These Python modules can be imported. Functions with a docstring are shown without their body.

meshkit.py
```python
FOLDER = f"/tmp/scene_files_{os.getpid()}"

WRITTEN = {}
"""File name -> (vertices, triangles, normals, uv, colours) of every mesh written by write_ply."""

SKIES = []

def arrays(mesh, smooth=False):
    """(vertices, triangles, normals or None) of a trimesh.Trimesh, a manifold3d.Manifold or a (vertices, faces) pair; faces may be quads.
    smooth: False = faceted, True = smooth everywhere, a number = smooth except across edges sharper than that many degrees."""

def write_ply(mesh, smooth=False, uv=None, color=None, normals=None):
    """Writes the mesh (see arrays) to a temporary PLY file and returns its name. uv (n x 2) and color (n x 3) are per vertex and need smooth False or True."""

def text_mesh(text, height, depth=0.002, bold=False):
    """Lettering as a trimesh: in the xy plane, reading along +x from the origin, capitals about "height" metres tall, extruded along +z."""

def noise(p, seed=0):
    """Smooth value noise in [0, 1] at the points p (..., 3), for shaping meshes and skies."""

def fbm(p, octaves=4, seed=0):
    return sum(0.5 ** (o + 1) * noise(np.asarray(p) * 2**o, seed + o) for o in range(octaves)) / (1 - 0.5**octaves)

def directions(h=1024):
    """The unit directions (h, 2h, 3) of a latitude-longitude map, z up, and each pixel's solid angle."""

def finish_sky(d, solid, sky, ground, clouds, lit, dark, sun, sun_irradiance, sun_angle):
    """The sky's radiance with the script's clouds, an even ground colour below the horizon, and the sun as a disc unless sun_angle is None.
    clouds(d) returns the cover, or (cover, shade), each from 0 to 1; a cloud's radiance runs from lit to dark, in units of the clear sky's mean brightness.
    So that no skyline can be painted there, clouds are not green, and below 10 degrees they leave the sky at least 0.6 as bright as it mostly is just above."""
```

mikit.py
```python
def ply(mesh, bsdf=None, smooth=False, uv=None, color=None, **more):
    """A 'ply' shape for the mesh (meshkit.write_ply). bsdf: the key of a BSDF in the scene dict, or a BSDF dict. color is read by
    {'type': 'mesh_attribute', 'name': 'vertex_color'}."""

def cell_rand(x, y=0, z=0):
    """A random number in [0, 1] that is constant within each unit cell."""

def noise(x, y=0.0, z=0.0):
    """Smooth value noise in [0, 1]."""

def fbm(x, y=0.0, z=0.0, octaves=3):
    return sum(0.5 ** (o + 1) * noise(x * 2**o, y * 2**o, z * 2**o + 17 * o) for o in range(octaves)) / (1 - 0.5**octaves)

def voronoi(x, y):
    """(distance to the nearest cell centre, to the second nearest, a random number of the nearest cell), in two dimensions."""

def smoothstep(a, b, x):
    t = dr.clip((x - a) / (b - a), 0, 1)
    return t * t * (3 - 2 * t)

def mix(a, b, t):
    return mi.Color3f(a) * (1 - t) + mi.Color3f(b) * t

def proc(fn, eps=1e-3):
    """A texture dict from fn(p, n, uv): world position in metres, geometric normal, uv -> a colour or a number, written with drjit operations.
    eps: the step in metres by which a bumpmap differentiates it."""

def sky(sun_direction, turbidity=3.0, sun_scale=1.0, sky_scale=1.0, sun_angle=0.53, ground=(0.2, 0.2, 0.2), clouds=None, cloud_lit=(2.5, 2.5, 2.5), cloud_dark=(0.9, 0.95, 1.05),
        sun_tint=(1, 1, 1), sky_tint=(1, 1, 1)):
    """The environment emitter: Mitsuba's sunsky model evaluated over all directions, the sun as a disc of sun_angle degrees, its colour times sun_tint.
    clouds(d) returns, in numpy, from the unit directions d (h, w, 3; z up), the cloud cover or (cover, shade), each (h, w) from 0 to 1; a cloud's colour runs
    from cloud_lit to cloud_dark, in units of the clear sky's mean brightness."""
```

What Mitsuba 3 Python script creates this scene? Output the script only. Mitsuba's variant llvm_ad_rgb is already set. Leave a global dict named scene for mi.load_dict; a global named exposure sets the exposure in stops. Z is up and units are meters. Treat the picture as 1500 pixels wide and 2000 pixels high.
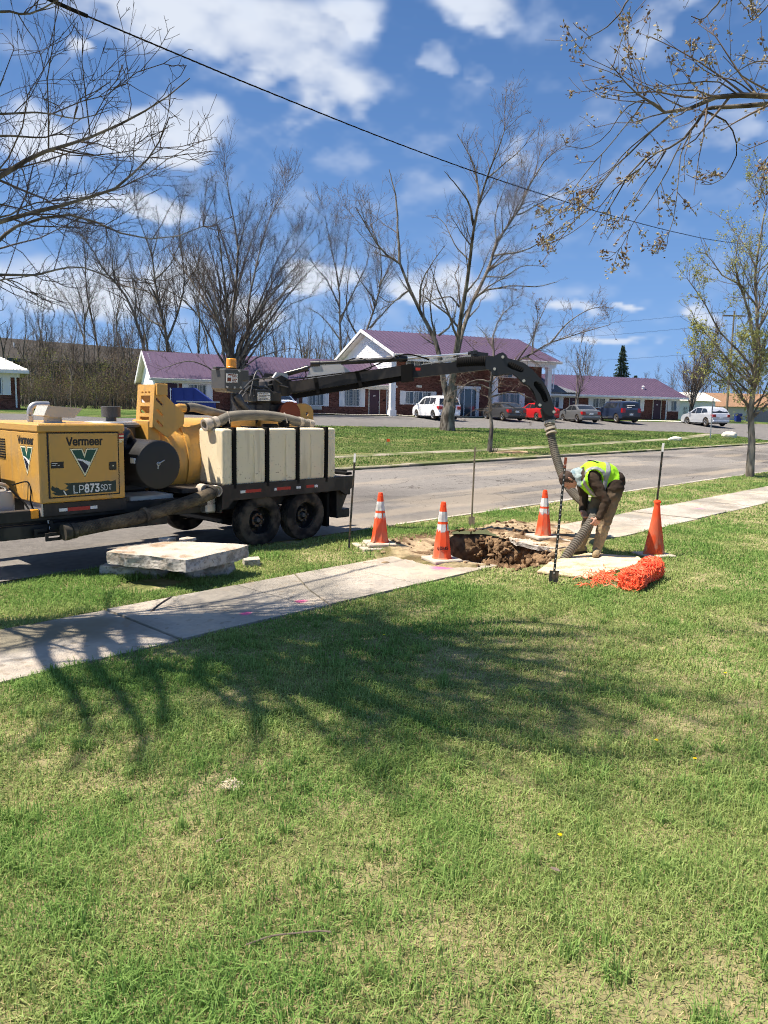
import math, random
import numpy as np, trimesh, drjit as dr, mitsuba as mi, mikit, meshkit, manifold3d as m3
from shapely.geometry import Polygon, Point, LineString, box as sbox
from shapely.ops import triangulate, unary_union
from mikit import noise, fbm, voronoi, cell_rand, smoothstep, mix, proc

# ---------------------------------------------------------------- camera, sky, exposure
scene, labels = {}, {}
exposure = 1.55
PITCH, ROLL, EYE = math.atan(203 / 1500), math.atan(0.020), np.array([0, 0, 1.85])
_f = np.array([0, math.cos(PITCH), -math.sin(PITCH)])
_up = np.array([0, math.sin(PITCH), math.cos(PITCH)])
_r = np.array([1.0, 0, 0])
CAM_UP = math.cos(ROLL) * _up - math.sin(ROLL) * _r
scene['camera'] = {'type': 'perspective', 'fov': 53.13, 'fov_axis': 'x', 'near_clip': 0.05, 'far_clip': 3000.0,
                   'to_world': mi.ScalarTransform4f().look_at(origin=EYE.tolist(), target=(EYE + _f).tolist(), up=CAM_UP.tolist())}
SUN = (-0.535, -0.085, 1.0)


def sky_clouds(d):
    """broken spring cumulus: soft banks, ragged by noise, over the whole dome"""
    x, y, z = d[..., 0], d[..., 1], d[..., 2]
    az, el = np.degrees(np.arctan2(x, y)), np.degrees(np.arcsin(np.clip(z, -1, 1)))
    p = np.stack([x, y, z * 1.6], -1)
    n1 = meshkit.fbm(p * 9.0, 5, 3) - 0.5
    n2 = meshkit.fbm(p * 26.0 + 5.0, 5, 9) - 0.5
    n3 = meshkit.fbm(p * 5.0 + 2.0, 3, 21) - 0.5
    a, e = az + 9 * n1 + 3 * n3, el + 4.5 * np.roll(n1, 60, 1) + 1.6 * n2

    def bank(a0, e0, ra, re, thin):
        return np.minimum(1.9 * (1.0 - np.sqrt(((a - a0) / ra) ** 2 + ((e - e0) / re) ** 2)), 1.0) - thin

    banks = [(-11.9, 24.0, 10.8, 3.0, 0), (-4.2, 25.3, 4.2, 1.8, 0), (-5.9, 20.6, 3.9, 2.4, 0), (-8.8, 22.3, 6.0, 2.5, 0), (-13.6, 17.7, 4.0, 1.8, 0), (-16.7, 17.8, 3.7, 1.5, 0), (-21.1, 21.3, 1.3, 0.7, 0), (5.8, 25.3, 3.8, 1.6, 0), (2.4, 22.7, 2.8, 1.2, 0.5), (4.9, 22.0, 1.8, 1.4, 0.72), (-23.1, 17.1, 4.7, 1.6, 0), (-18.1, 12.7, 6.1, 1.1, 0), (-21.5, 7.6, 7.0, 2.6, 0), (-15.5, 8.6, 5.3, 1.8, 0), (-4.4, 9.1, 3.5, 1.5, 0), (3.5, 9.2, 3.8, 1.5, 0), (7.9, 17.8, 1.8, 1.2, 0.6), (13.0, 14.6, 2.1, 0.4, 0.4), (14.2, 7.7, 3.6, 0.6, 0.2), (17.7, 8.1, 1.4, 0.3, 0.1), (15.4, 5.1, 4.4, 0.6, 0.15), (22.1, 17.6, 3.6, 2.7, 0.6), (18.5, 24.3, 4.6, 1.5, 0.65), (22.1, 7.1, 1.7, 1.3, 0.1), (-10.2, 6.9, 3.3, 2.1, 0.1), (-32, 24, 7, 5, 0), (-8, 36, 17, 6, 0.1), (14, 38, 8, 4, 0.3)]     # azimuth, elevation, their radii, thinness
    cover = np.zeros_like(x)
    for b in banks:
        cover = np.maximum(cover, bank(*b))
    away = np.clip((np.abs(az) - 33) / 10, 0, 1) + np.clip((el - 36) / 8, 0, 1)
    wild = (meshkit.fbm(np.stack([x / (z + .15), y / (z + .15), z * 0], -1) * 1.6, 5, 31) - 0.60) * 3.0
    cover = np.where(away > 0, np.maximum(cover, wild * np.clip(away, 0, 1)), cover)
    c = np.clip((1.15 * cover + 1.7 * n2 + 0.6 * n1 + .13) / 1.5, 0, 1)
    c = c * c * (3 - 2 * c) * np.clip(el / 2.0, 0, 1)
    shade = np.clip(0.52 + 1.3 * np.roll(n1, 25, 0) + 0.5 * n2 - 0.55 * cover, 0, 1)
    veil = 0.78 * np.exp(-np.clip(el, 0, 90) / 12.0) * (1 - c)          # pale blue haze low over the land
    cov = c * 0.94
    return cov + veil, np.where(cov + veil > 1e-4, (cov * shade * .38 + veil) / np.maximum(cov + veil, 1e-4), 0)


scene['sky'] = mikit.sky(SUN, turbidity=4.2, clouds=sky_clouds, cloud_lit=(2.8, 3.0, 3.35), cloud_dark=(1.05, 1.85, 3.4), sky_tint=(0.74, 1.05, 1.45), sun_tint=(1.0, 1.06, 1.16), sun_scale=2.0, sky_scale=0.80, ground=(0.10, 0.11, 0.06))

# ---------------------------------------------------------------- frames and helpers
A = math.radians(43.0)
U, V = np.array([math.sin(A), math.cos(A)]), np.array([-math.cos(A), math.sin(A)])     # along and across the street
MST = np.array([[U[0], V[0], 0, 0], [U[1], V[1], 0, 0], [0, 0, 1, 0], [0, 0, 0, 1.0]])
BA = math.radians(24.0)
BE, BN = np.array([math.cos(BA), math.sin(BA)]), np.array([-math.sin(BA), math.cos(BA)])  # along and behind the facade
B0 = np.array([0.64, 64.0])
MB = np.array([[BE[0], BN[0], 0, B0[0]], [BE[1], BN[1], 0, B0[1]], [0, 0, 1, 1.30], [0, 0, 0, 1.0]])


def ST(s, t, z=0.0):
    return np.array([s * U[0] + t * V[0], s * U[1] + t * V[1], z])


def smooth01(x):
    x = np.clip(x, 0, 1)
    return x * x * (3 - 2 * x)


def ground_z(x, y):
    """height of the land: flat round the street, rising to the motel"""
    x, y = np.asarray(x, float), np.asarray(y, float)
    t = x * V[0] + y * V[1]
    w = (x - B0[0]) * BN[0] + (y - B0[1]) * BN[1]
    fr = np.clip((t - 17.2) / np.maximum(t - 17.2 + np.maximum(-w, 0), 1e-3), 0, 1)
    return np.where(t > 17.2, 0.06 + 1.22 * fr, 0.0)


_count = {}


def numbered(name):
    k = _count.get(name, -1) + 1
    _count[name] = k
    return name if k == 0 else f'{name}_{k:03d}'


def thing(name, label, category, group=None, kind=None):
    key = numbered(name)
    labels[key] = {'label': label, 'category': category}
    if group:
        labels[key]['group'] = group
    if kind:
        labels[key]['kind'] = kind
    return key


def put(name, mesh, bsdf, parent=None, smooth=False, label=None, kind=None, M=None, color=None, ply=None):
    """one entry of the scene: a part of parent, or a thing of its own"""
    key = numbered(f'{parent}__{name}') if parent else name
    d = dict(ply) if ply is not None else mikit.ply(mesh, bsdf, smooth=smooth, color=color)
    if bsdf is not None and ply is not None:
        d['bsdf'] = {'type': 'ref', 'id': bsdf}
    if M is not None:
        d['to_world'] = mi.ScalarTransform4f(np.asarray(M).tolist())
    scene[key] = d
    if label or kind:
        labels.setdefault(key, {})
        if label:
            labels[key]['label'] = label
        if kind:
            labels[key]['kind'] = kind
    return key


def struct(name, mesh, bsdf, smooth=False, label=None):
    k = numbered(name)
    put(k, mesh, bsdf, smooth=smooth)
    labels[k] = {'kind': 'structure', **({'label': label} if label else {})}
    return k


def mk(v, f):
    return trimesh.Trimesh(np.asarray(v, float), np.asarray(f, int), process=False)


def cat(*ms):
    ms = [m for m in ms if m is not None]
    return trimesh.util.concatenate(ms) if len(ms) > 1 else ms[0]


def tm(man):
    m = man.to_mesh()
    return mk(m.vert_properties[:, :3], m.tri_verts)


def xf(mesh, M):
    mesh = mesh.copy()
    mesh.apply_transform(M)
    return mesh


def T(x=0, y=0, z=0):
    M = np.eye(4)
    M[:3, 3] = (x, y, z)
    return M


def R(axis, deg):
    return trimesh.transformations.rotation_matrix(math.radians(deg), axis)


RZ = lambda deg: R([0, 0, 1], deg)
RX = lambda deg: R([1, 0, 0], deg)
RY = lambda deg: R([0, 1, 0], deg)


def bx(x0, x1, y0, y1, z0, z1, c=0.0):
    """box, its edges chamfered by c"""
    x0, x1, y0, y1, z0, z1 = min(x0, x1), max(x0, x1), min(y0, y1), max(y0, y1), min(z0, z1), max(z0, z1)
    c = min(c, (x1 - x0) * .45, (y1 - y0) * .45, (z1 - z0) * .45)
    if c <= 0:
        m = trimesh.creation.box((x1 - x0, y1 - y0, z1 - z0))
        m.apply_translation(((x0 + x1) / 2, (y0 + y1) / 2, (z0 + z1) / 2))
        return m
    p = []
    for x, dx in ((x0, c), (x1, -c)):
        for y, dy in ((y0, c), (y1, -c)):
            for z, dz in ((z0, c), (z1, -c)):
                p += [(x, y + dy, z + dz), (x + dx, y, z + dz), (x + dx, y + dy, z)]
    return tm(m3.Manifold.hull_points(np.array(p)))


def rbox(x0, x1, y0, y1, z0, z1, r, n=10):
    """box with round edges"""
    s = m3.Manifold.sphere(r, n)
    return m3.Manifold.batch_hull([s.translate((x, y, z)) for x in (x0 + r, x1 - r) for y in (y0 + r, y1 - r) for z in (z0 + r, z1 - r)])


def tubes(P, Rr, sides=6, cap=False):
    """tubes round polylines P (n, k, 3) with radii (n, k), all in one mesh"""
    P, Rr = np.asarray(P, float), np.asarray(Rr, float)
    if P.ndim == 2:
        P, Rr = P[None], np.broadcast_to(Rr, (len(P),))[None]
    n, k, _ = P.shape
    t = np.gradient(P, axis=1)
    t /= np.linalg.norm(t, axis=2, keepdims=True) + 1e-12
    m = t.mean(1)
    ref = np.where(np.abs(m[:, 2:]) < 0.8, [[0, 0, 1.0]], [[1.0, 0, 0]])
    a = np.cross(t, ref[:, None])
    a /= np.linalg.norm(a, axis=2, keepdims=True) + 1e-12
    b = np.cross(t, a)
    g = np.arange(sides) * 2 * np.pi / sides
    v = P[:, :, None] + Rr[:, :, None, None] * (np.cos(g)[None, None, :, None] * a[:, :, None] + np.sin(g)[None, None, :, None] * b[:, :, None])
    i, j = np.meshgrid(np.arange(k - 1), np.arange(sides), indexing='ij')
    q = np.stack([i * sides + j, i * sides + (j + 1) % sides, (i + 1) * sides + (j + 1) % sides, (i + 1) * sides + j], -1).reshape(-1, 4)
    f = np.vstack([q[:, [0, 1, 2]], q[:, [0, 2, 3]]])
    if cap:
        c0 = np.array([[0, j + 1, j] for j in range(1, sides - 1)])
        f = np.vstack([f, c0, (c0[:, ::-1] + (k - 1) * sides)])
    f = (f[None] + (np.arange(n) * k * sides)[:, None, None]).reshape(-1, 3)
    return mk(v.reshape(-1, 3), f)


def spline(pts, n=24):
    """Catmull-Rom through pts (any width of row)"""
    p = np.asarray(pts, float)
    p = np.vstack([2 * p[0] - p[1], p, 2 * p[-1] - p[-2]])
    out = []
    for u in np.linspace(0, len(p) - 3 - 1e-9, n):
        i = int(u)
        t = u - i
        a, b, c, d = p[i:i + 4]
        out.append(0.5 * (2 * b + (c - a) * t + (2 * a - 5 * b + 4 * c - d) * t * t + (3 * b - a - 3 * c + d) * t ** 3))
    return np.array(out)


def pipe(pts, r, sides=10, n=None, cap=True):
    p = spline(pts, n or 6 * len(pts)) if len(pts) > 2 else np.asarray(pts, float)
    return tubes(p, np.full(len(p), r), sides, cap)


def ribbed(pts, r, amp=0.06, pitch=0.03, sides=16):
    """corrugated hose"""
    p = spline(pts, 200)
    L = np.r_[0, np.cumsum(np.linalg.norm(np.diff(p, axis=0), axis=1))]
    n = int(L[-1] / pitch) * 4 + 1
    q = np.linspace(0, L[-1], n)
    p = np.stack([np.interp(q, L, p[:, k]) for k in range(3)], 1)
    rr = r * (1 + amp * np.array([-1, .6, 1, .6])[np.arange(n) % 4])
    return tubes(p, rr, sides, True)


def cyl(p0, p1, r, sides=20, r1=None):
    p0, p1 = np.asarray(p0, float), np.asarray(p1, float)
    return tubes(np.array([p0, p1]), np.array([r, r if r1 is None else r1]), sides, True)


def lathe(profile, sides=24, M=None):
    """profile [(radius, height)] turned round z"""
    m = trimesh.creation.revolve(np.array(profile, float), sections=sides)
    return m if M is None else xf(m, M)


def prism(poly, h, M=None, holes=()):
    """polygon (x, y) raised by h along z"""
    g = poly if hasattr(poly, "geom_type") else Polygon(poly, holes)
    g = g.buffer(0)
    ms = [trimesh.creation.extrude_polygon(q, h, engine='earcut') for q in getattr(g, 'geoms', [g])]
    m = cat(*ms)
    return m if M is None else xf(m, M)


SIDE = np.array([[1, 0, 0, 0], [0, 0, -1, 0], [0, 1, 0, 0], [0, 0, 0, 1.0]])     # (x, y) of a prism -> (x, z), its thickness towards -y


def side_prism(poly, y0, y1, holes=()):
    """side view polygon (x, z), between y0 and y1"""
    return prism(poly, abs(y1 - y0), T(y=max(y0, y1)) @ SIDE, holes)


def text_on(text, h, M, bold=False, depth=0.003):
    return xf(meshkit.text_mesh(text, h, depth, bold), M)


def hull_chain(pts, seg=12):
    """hulls of successive spheres (x, y, z, r), united"""
    sp = [m3.Manifold.sphere(p[3], seg).translate(tuple(p[:3])) for p in pts]
    out = m3.Manifold()
    for a, b in zip(sp, sp[1:]):
        out = out + m3.Manifold.batch_hull([a, b])
    return out


def soften(man, edge=0.02, it=12):
    m = tm(man.refine_to_length(edge))
    m.merge_vertices()
    trimesh.smoothing.filter_taubin(m, iterations=it)
    return m


def rough(mesh, amp, freq, seed=0):
    """moves the vertices by noise"""
    v = np.array(mesh.vertices)
    d = np.stack([meshkit.fbm(v * freq + 31 * k, 4, seed + k) - 0.5 for k in range(3)], 1)
    return mk(v + 2 * amp * d, mesh.faces)


# ---------------------------------------------------------------- materials
def mat(name, color, rough=0.6, spec=0.4, bump=None, two=True, **kw):
    """color: rgb or fn(p, n, uv)"""
    c = proc(color) if callable(color) else {'type': 'rgb', 'value': list(color)}
    b = {'type': 'principled', 'base_color': c, 'roughness': rough, 'specular': spec, **kw}
    if bump is not None:
        b = {'type': 'bumpmap', 'tex': proc(bump[0], bump[2] if len(bump) > 2 else 2e-3), 'scale': bump[1], 'bsdf': b}
    scene[name] = {'type': 'twosided', 'bsdf': b} if two else b
    return name


def c_asphalt(p, n, uv):
    g = fbm(p.x * 14, p.y * 14, 0, 3)
    big = fbm(p.x * 0.35, p.y * 0.35, 3, 3)
    s, t = p.x * U[0] + p.y * U[1], p.x * V[0] + p.y * V[1]
    c = mix((0.118, 0.111, 0.104), (0.162, 0.153, 0.142), smoothstep(0.3, 0.7, big))
    c = c * (0.80 + 0.4 * g)
    d1, d2, w = voronoi(s * 0.55 + 0.5 * noise(s * 3, t * 3), t * 0.8 + 0.5 * noise(s * 3 + 9, t * 3))
    crack = 1 - smoothstep(0.010, 0.035, d2 - d1)
    crack = crack * smoothstep(0.36, 0.56, fbm(p.x * 0.25 + 4, p.y * 0.25, 0, 2))
    c = mix(c, (0.06, 0.055, 0.05), crack * 0.85)
    c = c * (1 - .22 * smoothstep(.54, .60, fbm(s * .22 + 3, t * .5, 9, 2)))
    dust = smoothstep(10.6, 8.0, t + 1.8 * fbm(s * .8, t * .8, 0, 3)) * smoothstep(5.5, 8.0, s) * smoothstep(18.0, 12.0, s) + .5 * smoothstep(.55, .75, fbm(s * .3, t * 1.6, 4, 3))
    return mix(c, (0.34, 0.285, 0.21), dr.clip(dust, 0, 1) * 0.6)


def c_lot(p, n, uv):
    g = fbm(p.x * 3, p.y * 3, 0, 3)
    big = fbm(p.x * 0.12, p.y * 0.12, 3, 3)
    return mix((0.095, 0.092, 0.09), (0.128, 0.124, 0.12), big) * (0.85 + 0.3 * g)


def c_concrete(p, n, uv):
    g = fbm(p.x * 22, p.y * 22, p.z * 22, 3)
    big = fbm(p.x * 1.3, p.y * 1.3, 1, 3)
    c = mix((0.215, 0.20, 0.172), (0.335, 0.31, 0.27), smoothstep(0.3, 0.7, big)) * (0.78 + 0.44 * g)
    spots = smoothstep(0.72, 0.8, noise(p.x * 17, p.y * 17, p.z * 17))
    c = mix(c, (0.20, 0.165, 0.12), spots * 0.55)
    s, t = p.x * U[0] + p.y * U[1], p.x * V[0] + p.y * V[1]
    mud = smoothstep(4.9, 7.3, s + 1.2 * fbm(s * 2, t * 2, 0, 3) - .6) * smoothstep(13.0, 10.5, s) * (0.45 + 0.55 * smoothstep(.45, .62, fbm(s * 5, t * 5, 2, 3)))
    mud2 = smoothstep(0.56, 0.66, fbm(s * 1.7 + 3, t * 1.7, 5, 3)) * .45
    c = mix(c, (0.52, 0.43, 0.32), dr.maximum(mud * .55, mud2 * .6))
    wet = smoothstep(3.5, 2.9, s + .5 * fbm(s * 3, t * 3, 8, 2)) * smoothstep(5.6, 6.0, t + .5 * (fbm(s * 2.5, t * 2.5, 7, 2) - .5))
    c = mix(c, (0.165, 0.150, 0.105), wet * .9)

    def spray(s0, t0, r):
        q = dr.sqrt(dr.square((s - s0) * 1.0) + dr.square((t - t0) * 1.3)) / r
        return smoothstep(1.0, 0.35, q + 0.5 * (fbm(s * 14, t * 14, 6, 3) - .3))

    pink = dr.maximum(dr.maximum(spray(4.67, 5.41, .10), spray(4.02, 5.40, .10)), dr.maximum(spray(6.93, 5.50, .22), spray(15.2, 5.7, .2) * .6))
    return mix(c, (0.72, 0.10, 0.27), pink * .85)


def c_broken(p, n, uv):
    g = fbm(p.x * 16, p.y * 16, p.z * 16, 4)
    c = mix((0.25, 0.232, 0.205), (0.50, 0.475, 0.435), smoothstep(.28, .68, g))
    peb = smoothstep(0.68, 0.78, noise(p.x * 45, p.y * 45, p.z * 45))
    c = mix(c, (0.17, 0.145, 0.12), peb * .6)
    top = smoothstep(.6, .9, n.z)
    c = mix(c, mix((0.38, 0.33, 0.26), (0.50, 0.455, 0.39), fbm(p.x * 6, p.y * 6, 0, 3)), top * .85)
    dirt = smoothstep(.5, .63, fbm(p.x * 5 + 1, p.y * 5, p.z * 5, 4))
    return mix(c, (0.27, 0.18, 0.105), dirt * .7 * (0.3 + 0.7 * top))


def b_stone(p, n, uv):
    return fbm(p.x * 30, p.y * 30, p.z * 30, 4) + .6 * smoothstep(.6, .8, noise(p.x * 60, p.y * 60, p.z * 60))


def c_soil(p, n, uv):
    g = fbm(p.x * 9, p.y * 9, p.z * 9, 4)
    c = mix((0.085, 0.052, 0.03), (0.27, 0.18, 0.105), smoothstep(.25, .7, g))
    dry = smoothstep(.45, .62, fbm(p.x * 2.2, p.y * 2.2, p.z * 2, 3)) * smoothstep(-0.12, 0.0, p.z)
    return mix(c, (0.40, 0.30, 0.185), dry * .75)


def c_turf(p, n, uv):
    """thatch and soil under the blades near, the lawn's own tone where blades are too small to see"""
    s, t = p.x * U[0] + p.y * U[1], p.x * V[0] + p.y * V[1]
    g = fbm(p.x * 5, p.y * 5, 0, 4)
    far = smoothstep(15, 40, p.y)
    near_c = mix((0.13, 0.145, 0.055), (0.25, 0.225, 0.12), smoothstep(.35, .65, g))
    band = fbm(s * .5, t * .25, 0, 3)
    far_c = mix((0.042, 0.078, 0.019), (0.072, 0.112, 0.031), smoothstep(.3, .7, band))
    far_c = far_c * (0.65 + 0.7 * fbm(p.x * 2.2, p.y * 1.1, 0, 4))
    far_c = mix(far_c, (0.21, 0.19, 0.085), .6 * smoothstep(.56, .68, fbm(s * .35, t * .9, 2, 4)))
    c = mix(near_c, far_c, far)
    bare = smoothstep(1.0, .55, dr.sqrt(dr.square((s - 8.6) / 2.3) + dr.square((t - 6.2) / 1.8)) + .5 * (fbm(s * 2.4, t * 2.4, 0, 4) - .5)) * smoothstep(4.9, 5.2, t)
    bare = dr.maximum(bare, smoothstep(1.0, .5, dr.sqrt(dr.square((s - 10.3) / 1.7) + dr.square((t - 6.2) / 1.0)) + .5 * (fbm(s * 3, t * 3, 0, 4) - .5)))
    bare = dr.maximum(bare, smoothstep(1.0, .5, dr.sqrt(dr.square((s - 27.5) / 1.9) + dr.square((t - 18.4) / .8)) + .6 * (fbm(s * 3, t * 3, 0, 4) - .5)))
    soil = mix((0.13, 0.085, 0.05), (0.34, 0.26, 0.165), smoothstep(.35, .6, fbm(p.x * 4, p.y * 4, 0, 4)))
    soil = soil * (.7 + .6 * fbm(p.x * 20, p.y * 20, 0, 3))
    return mix(c, soil, dr.clip(bare, 0, 1))


def c_brick(p, n, uv):
    """far brickwork: courses along the facade"""
    a = (p.x - float(B0[0])) * float(BE[0]) + (p.y - float(B0[1])) * float(BE[1]) + ((p.x - float(B0[0])) * float(BN[0]) + (p.y - float(B0[1])) * float(BN[1]))
    row = dr.floor(p.z / 0.075)
    col = a / 0.22 + 0.5 * (row - 2 * dr.floor(row / 2))
    k = cell_rand(dr.floor(col), row, 3)
    c = mix((0.085, 0.030, 0.022), (0.21, 0.085, 0.06), k)
    m = dr.maximum(smoothstep(.86, .95, p.z / 0.075 - row), smoothstep(.95, .98, col - dr.floor(col)))
    return mix(c, (0.20, 0.16, 0.14), m * .7) * (.7 + .6 * fbm(a * .7, p.z * 1.5, 0, 3))


def c_bark(p, n, uv):
    g = fbm(p.x * 9, p.y * 9, p.z * 2.2, 4)
    c = mix((0.06, 0.052, 0.044), (0.23, 0.205, 0.175), smoothstep(.3, .7, g))
    return mix(c, (0.26, 0.25, 0.21), .5 * smoothstep(.58, .7, fbm(p.x * 2 + 7, p.y * 2, p.z * .9, 3)))


def b_bark(p, n, uv):
    return fbm(p.x * 16, p.y * 16, p.z * 4, 4)


def c_yellow(p, n, uv):
    d = fbm(p.x * 3, p.y * 3, p.z * 2.2, 4)
    c = mix((0.60, 0.335, 0.072), (0.55, 0.30, 0.066), d)
    dirt = smoothstep(.48, .68, fbm(p.x * 7 + 4, p.y * 7, p.z * 3, 4)) * (0.22 + .55 * smoothstep(1.25, .75, p.z))
    dirt = dr.maximum(dirt, .32 * smoothstep(.56, .72, fbm(p.x * 26, p.y * 26, p.z * 1.6, 3)))
    dirt = dr.maximum(dirt, .35 * smoothstep(.7, .95, n.z) * smoothstep(.4, .6, fbm(p.x * 3, p.y * 3, 0, 3)))
    return mix(c, (0.33, 0.235, 0.135), dirt)


def c_black(p, n, uv):
    d = fbm(p.x * 6, p.y * 6, p.z * 2.0, 4)
    dust = smoothstep(.45, .72, d) * .32 + .25 * smoothstep(.6, .95, n.z)
    return mix((0.011, 0.011, 0.013), (0.12, 0.10, 0.08), dust)


def c_poly(p, n, uv):
    d = fbm(p.x * 3, p.y * 3, p.z * 3, 4)
    c = mix((0.84, 0.745, 0.54), (0.79, 0.69, 0.47), d)
    run = smoothstep(.55, .7, fbm(p.x * 14, p.y * 14, p.z * 1.2, 3)) * .22
    spot = smoothstep(.80, .86, noise(p.x * 38, p.y * 38, p.z * 38)) * (.15 + .6 * smoothstep(1.2, .9, p.z))
    return mix(c, (0.30, 0.22, 0.13), dr.maximum(run, spot))


def c_tyre(p, n, uv):
    d = fbm(p.x * 8, p.y * 8, p.z * 8, 4)
    return mix((0.018, 0.017, 0.017), (0.15, 0.12, 0.09), smoothstep(.35, .7, d) * .65)


def c_hose(p, n, uv):
    d = fbm(p.x * 9, p.y * 9, p.z * 9, 3)
    return mix((0.10, 0.10, 0.095), (0.30, 0.27, 0.21), d)


def c_muddyhose(p, n, uv):
    d = fbm(p.x * 6, p.y * 6, p.z * 6, 4)
    return mix((0.055, 0.05, 0.042), (0.22, 0.175, 0.115), smoothstep(.3, .75, d)) * (.7 + .6 * fbm(p.x * 40, p.y * 40, p.z * 40, 2))


def c_jacket(p, n, uv):
    d = fbm(p.x * 14, p.y * 14, p.z * 14, 4)
    return mix((0.034, 0.025, 0.019), (0.075, 0.055, 0.040), d)


def c_trousers(p, n, uv):
    d = fbm(p.x * 8, p.y * 8, p.z * 8, 4)
    c = mix((0.15, 0.115, 0.078), (0.25, 0.195, 0.13), d)
    c = mix((0.036, 0.027, 0.021), c, smoothstep(1.0, .78, p.z + .15 * d))
    return mix(c, (0.33, 0.255, 0.16), smoothstep(.5, .3, p.z) * smoothstep(.4, .6, d) * .7)


def c_boot(p, n, uv):
    d = fbm(p.x * 12, p.y * 12, p.z * 9, 4)
    return mix((0.21, 0.165, 0.10), (0.40, 0.315, 0.19), d)


def c_cone(p, n, uv):
    d = fbm(p.x * 7, p.y * 7, p.z * 5, 4)
    c = mix((0.98, 0.125, 0.045), (0.96, 0.165, 0.07), d)
    return mix(c, (0.60, 0.37, 0.25), (.22 * smoothstep(.5, .7, d) + .75 * smoothstep(.44, .62, fbm(p.x * 12, p.y * 12, p.z * 4, 3)) * smoothstep(.42, .06, p.z)))


def c_ply(p, n, uv):
    a, b = p.x * .83 + p.y * .55, -p.x * .55 + p.y * .83
    g = fbm(a * 3, b * 26, 0, 4)
    c = mix((0.50, 0.385, 0.245), (0.64, 0.53, 0.37), g)
    return mix(c, (0.30, 0.20, 0.12), smoothstep(.55, .7, fbm(a * 7, b * 12, 2, 4)) * .6)


def c_metal_roof(p, n, uv):
    d = fbm(p.x * .6, p.y * .6, p.z * .6, 3)
    return mix((0.082, 0.055, 0.094), (0.106, 0.071, 0.118), d)


def c_shingle(p, n, uv):
    d = fbm(p.x * .8, p.y * .8, p.z * 2.5, 4)
    return mix((0.042, 0.039, 0.036), (0.078, 0.073, 0.068), d)


def c_flannel(p, n, uv):
    d = fbm(p.x * 22, p.y * 22, p.z * 22, 3)
    return mix((0.17, 0.26, 0.30), (0.38, 0.46, 0.46), smoothstep(.3, .65, d))


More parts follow.
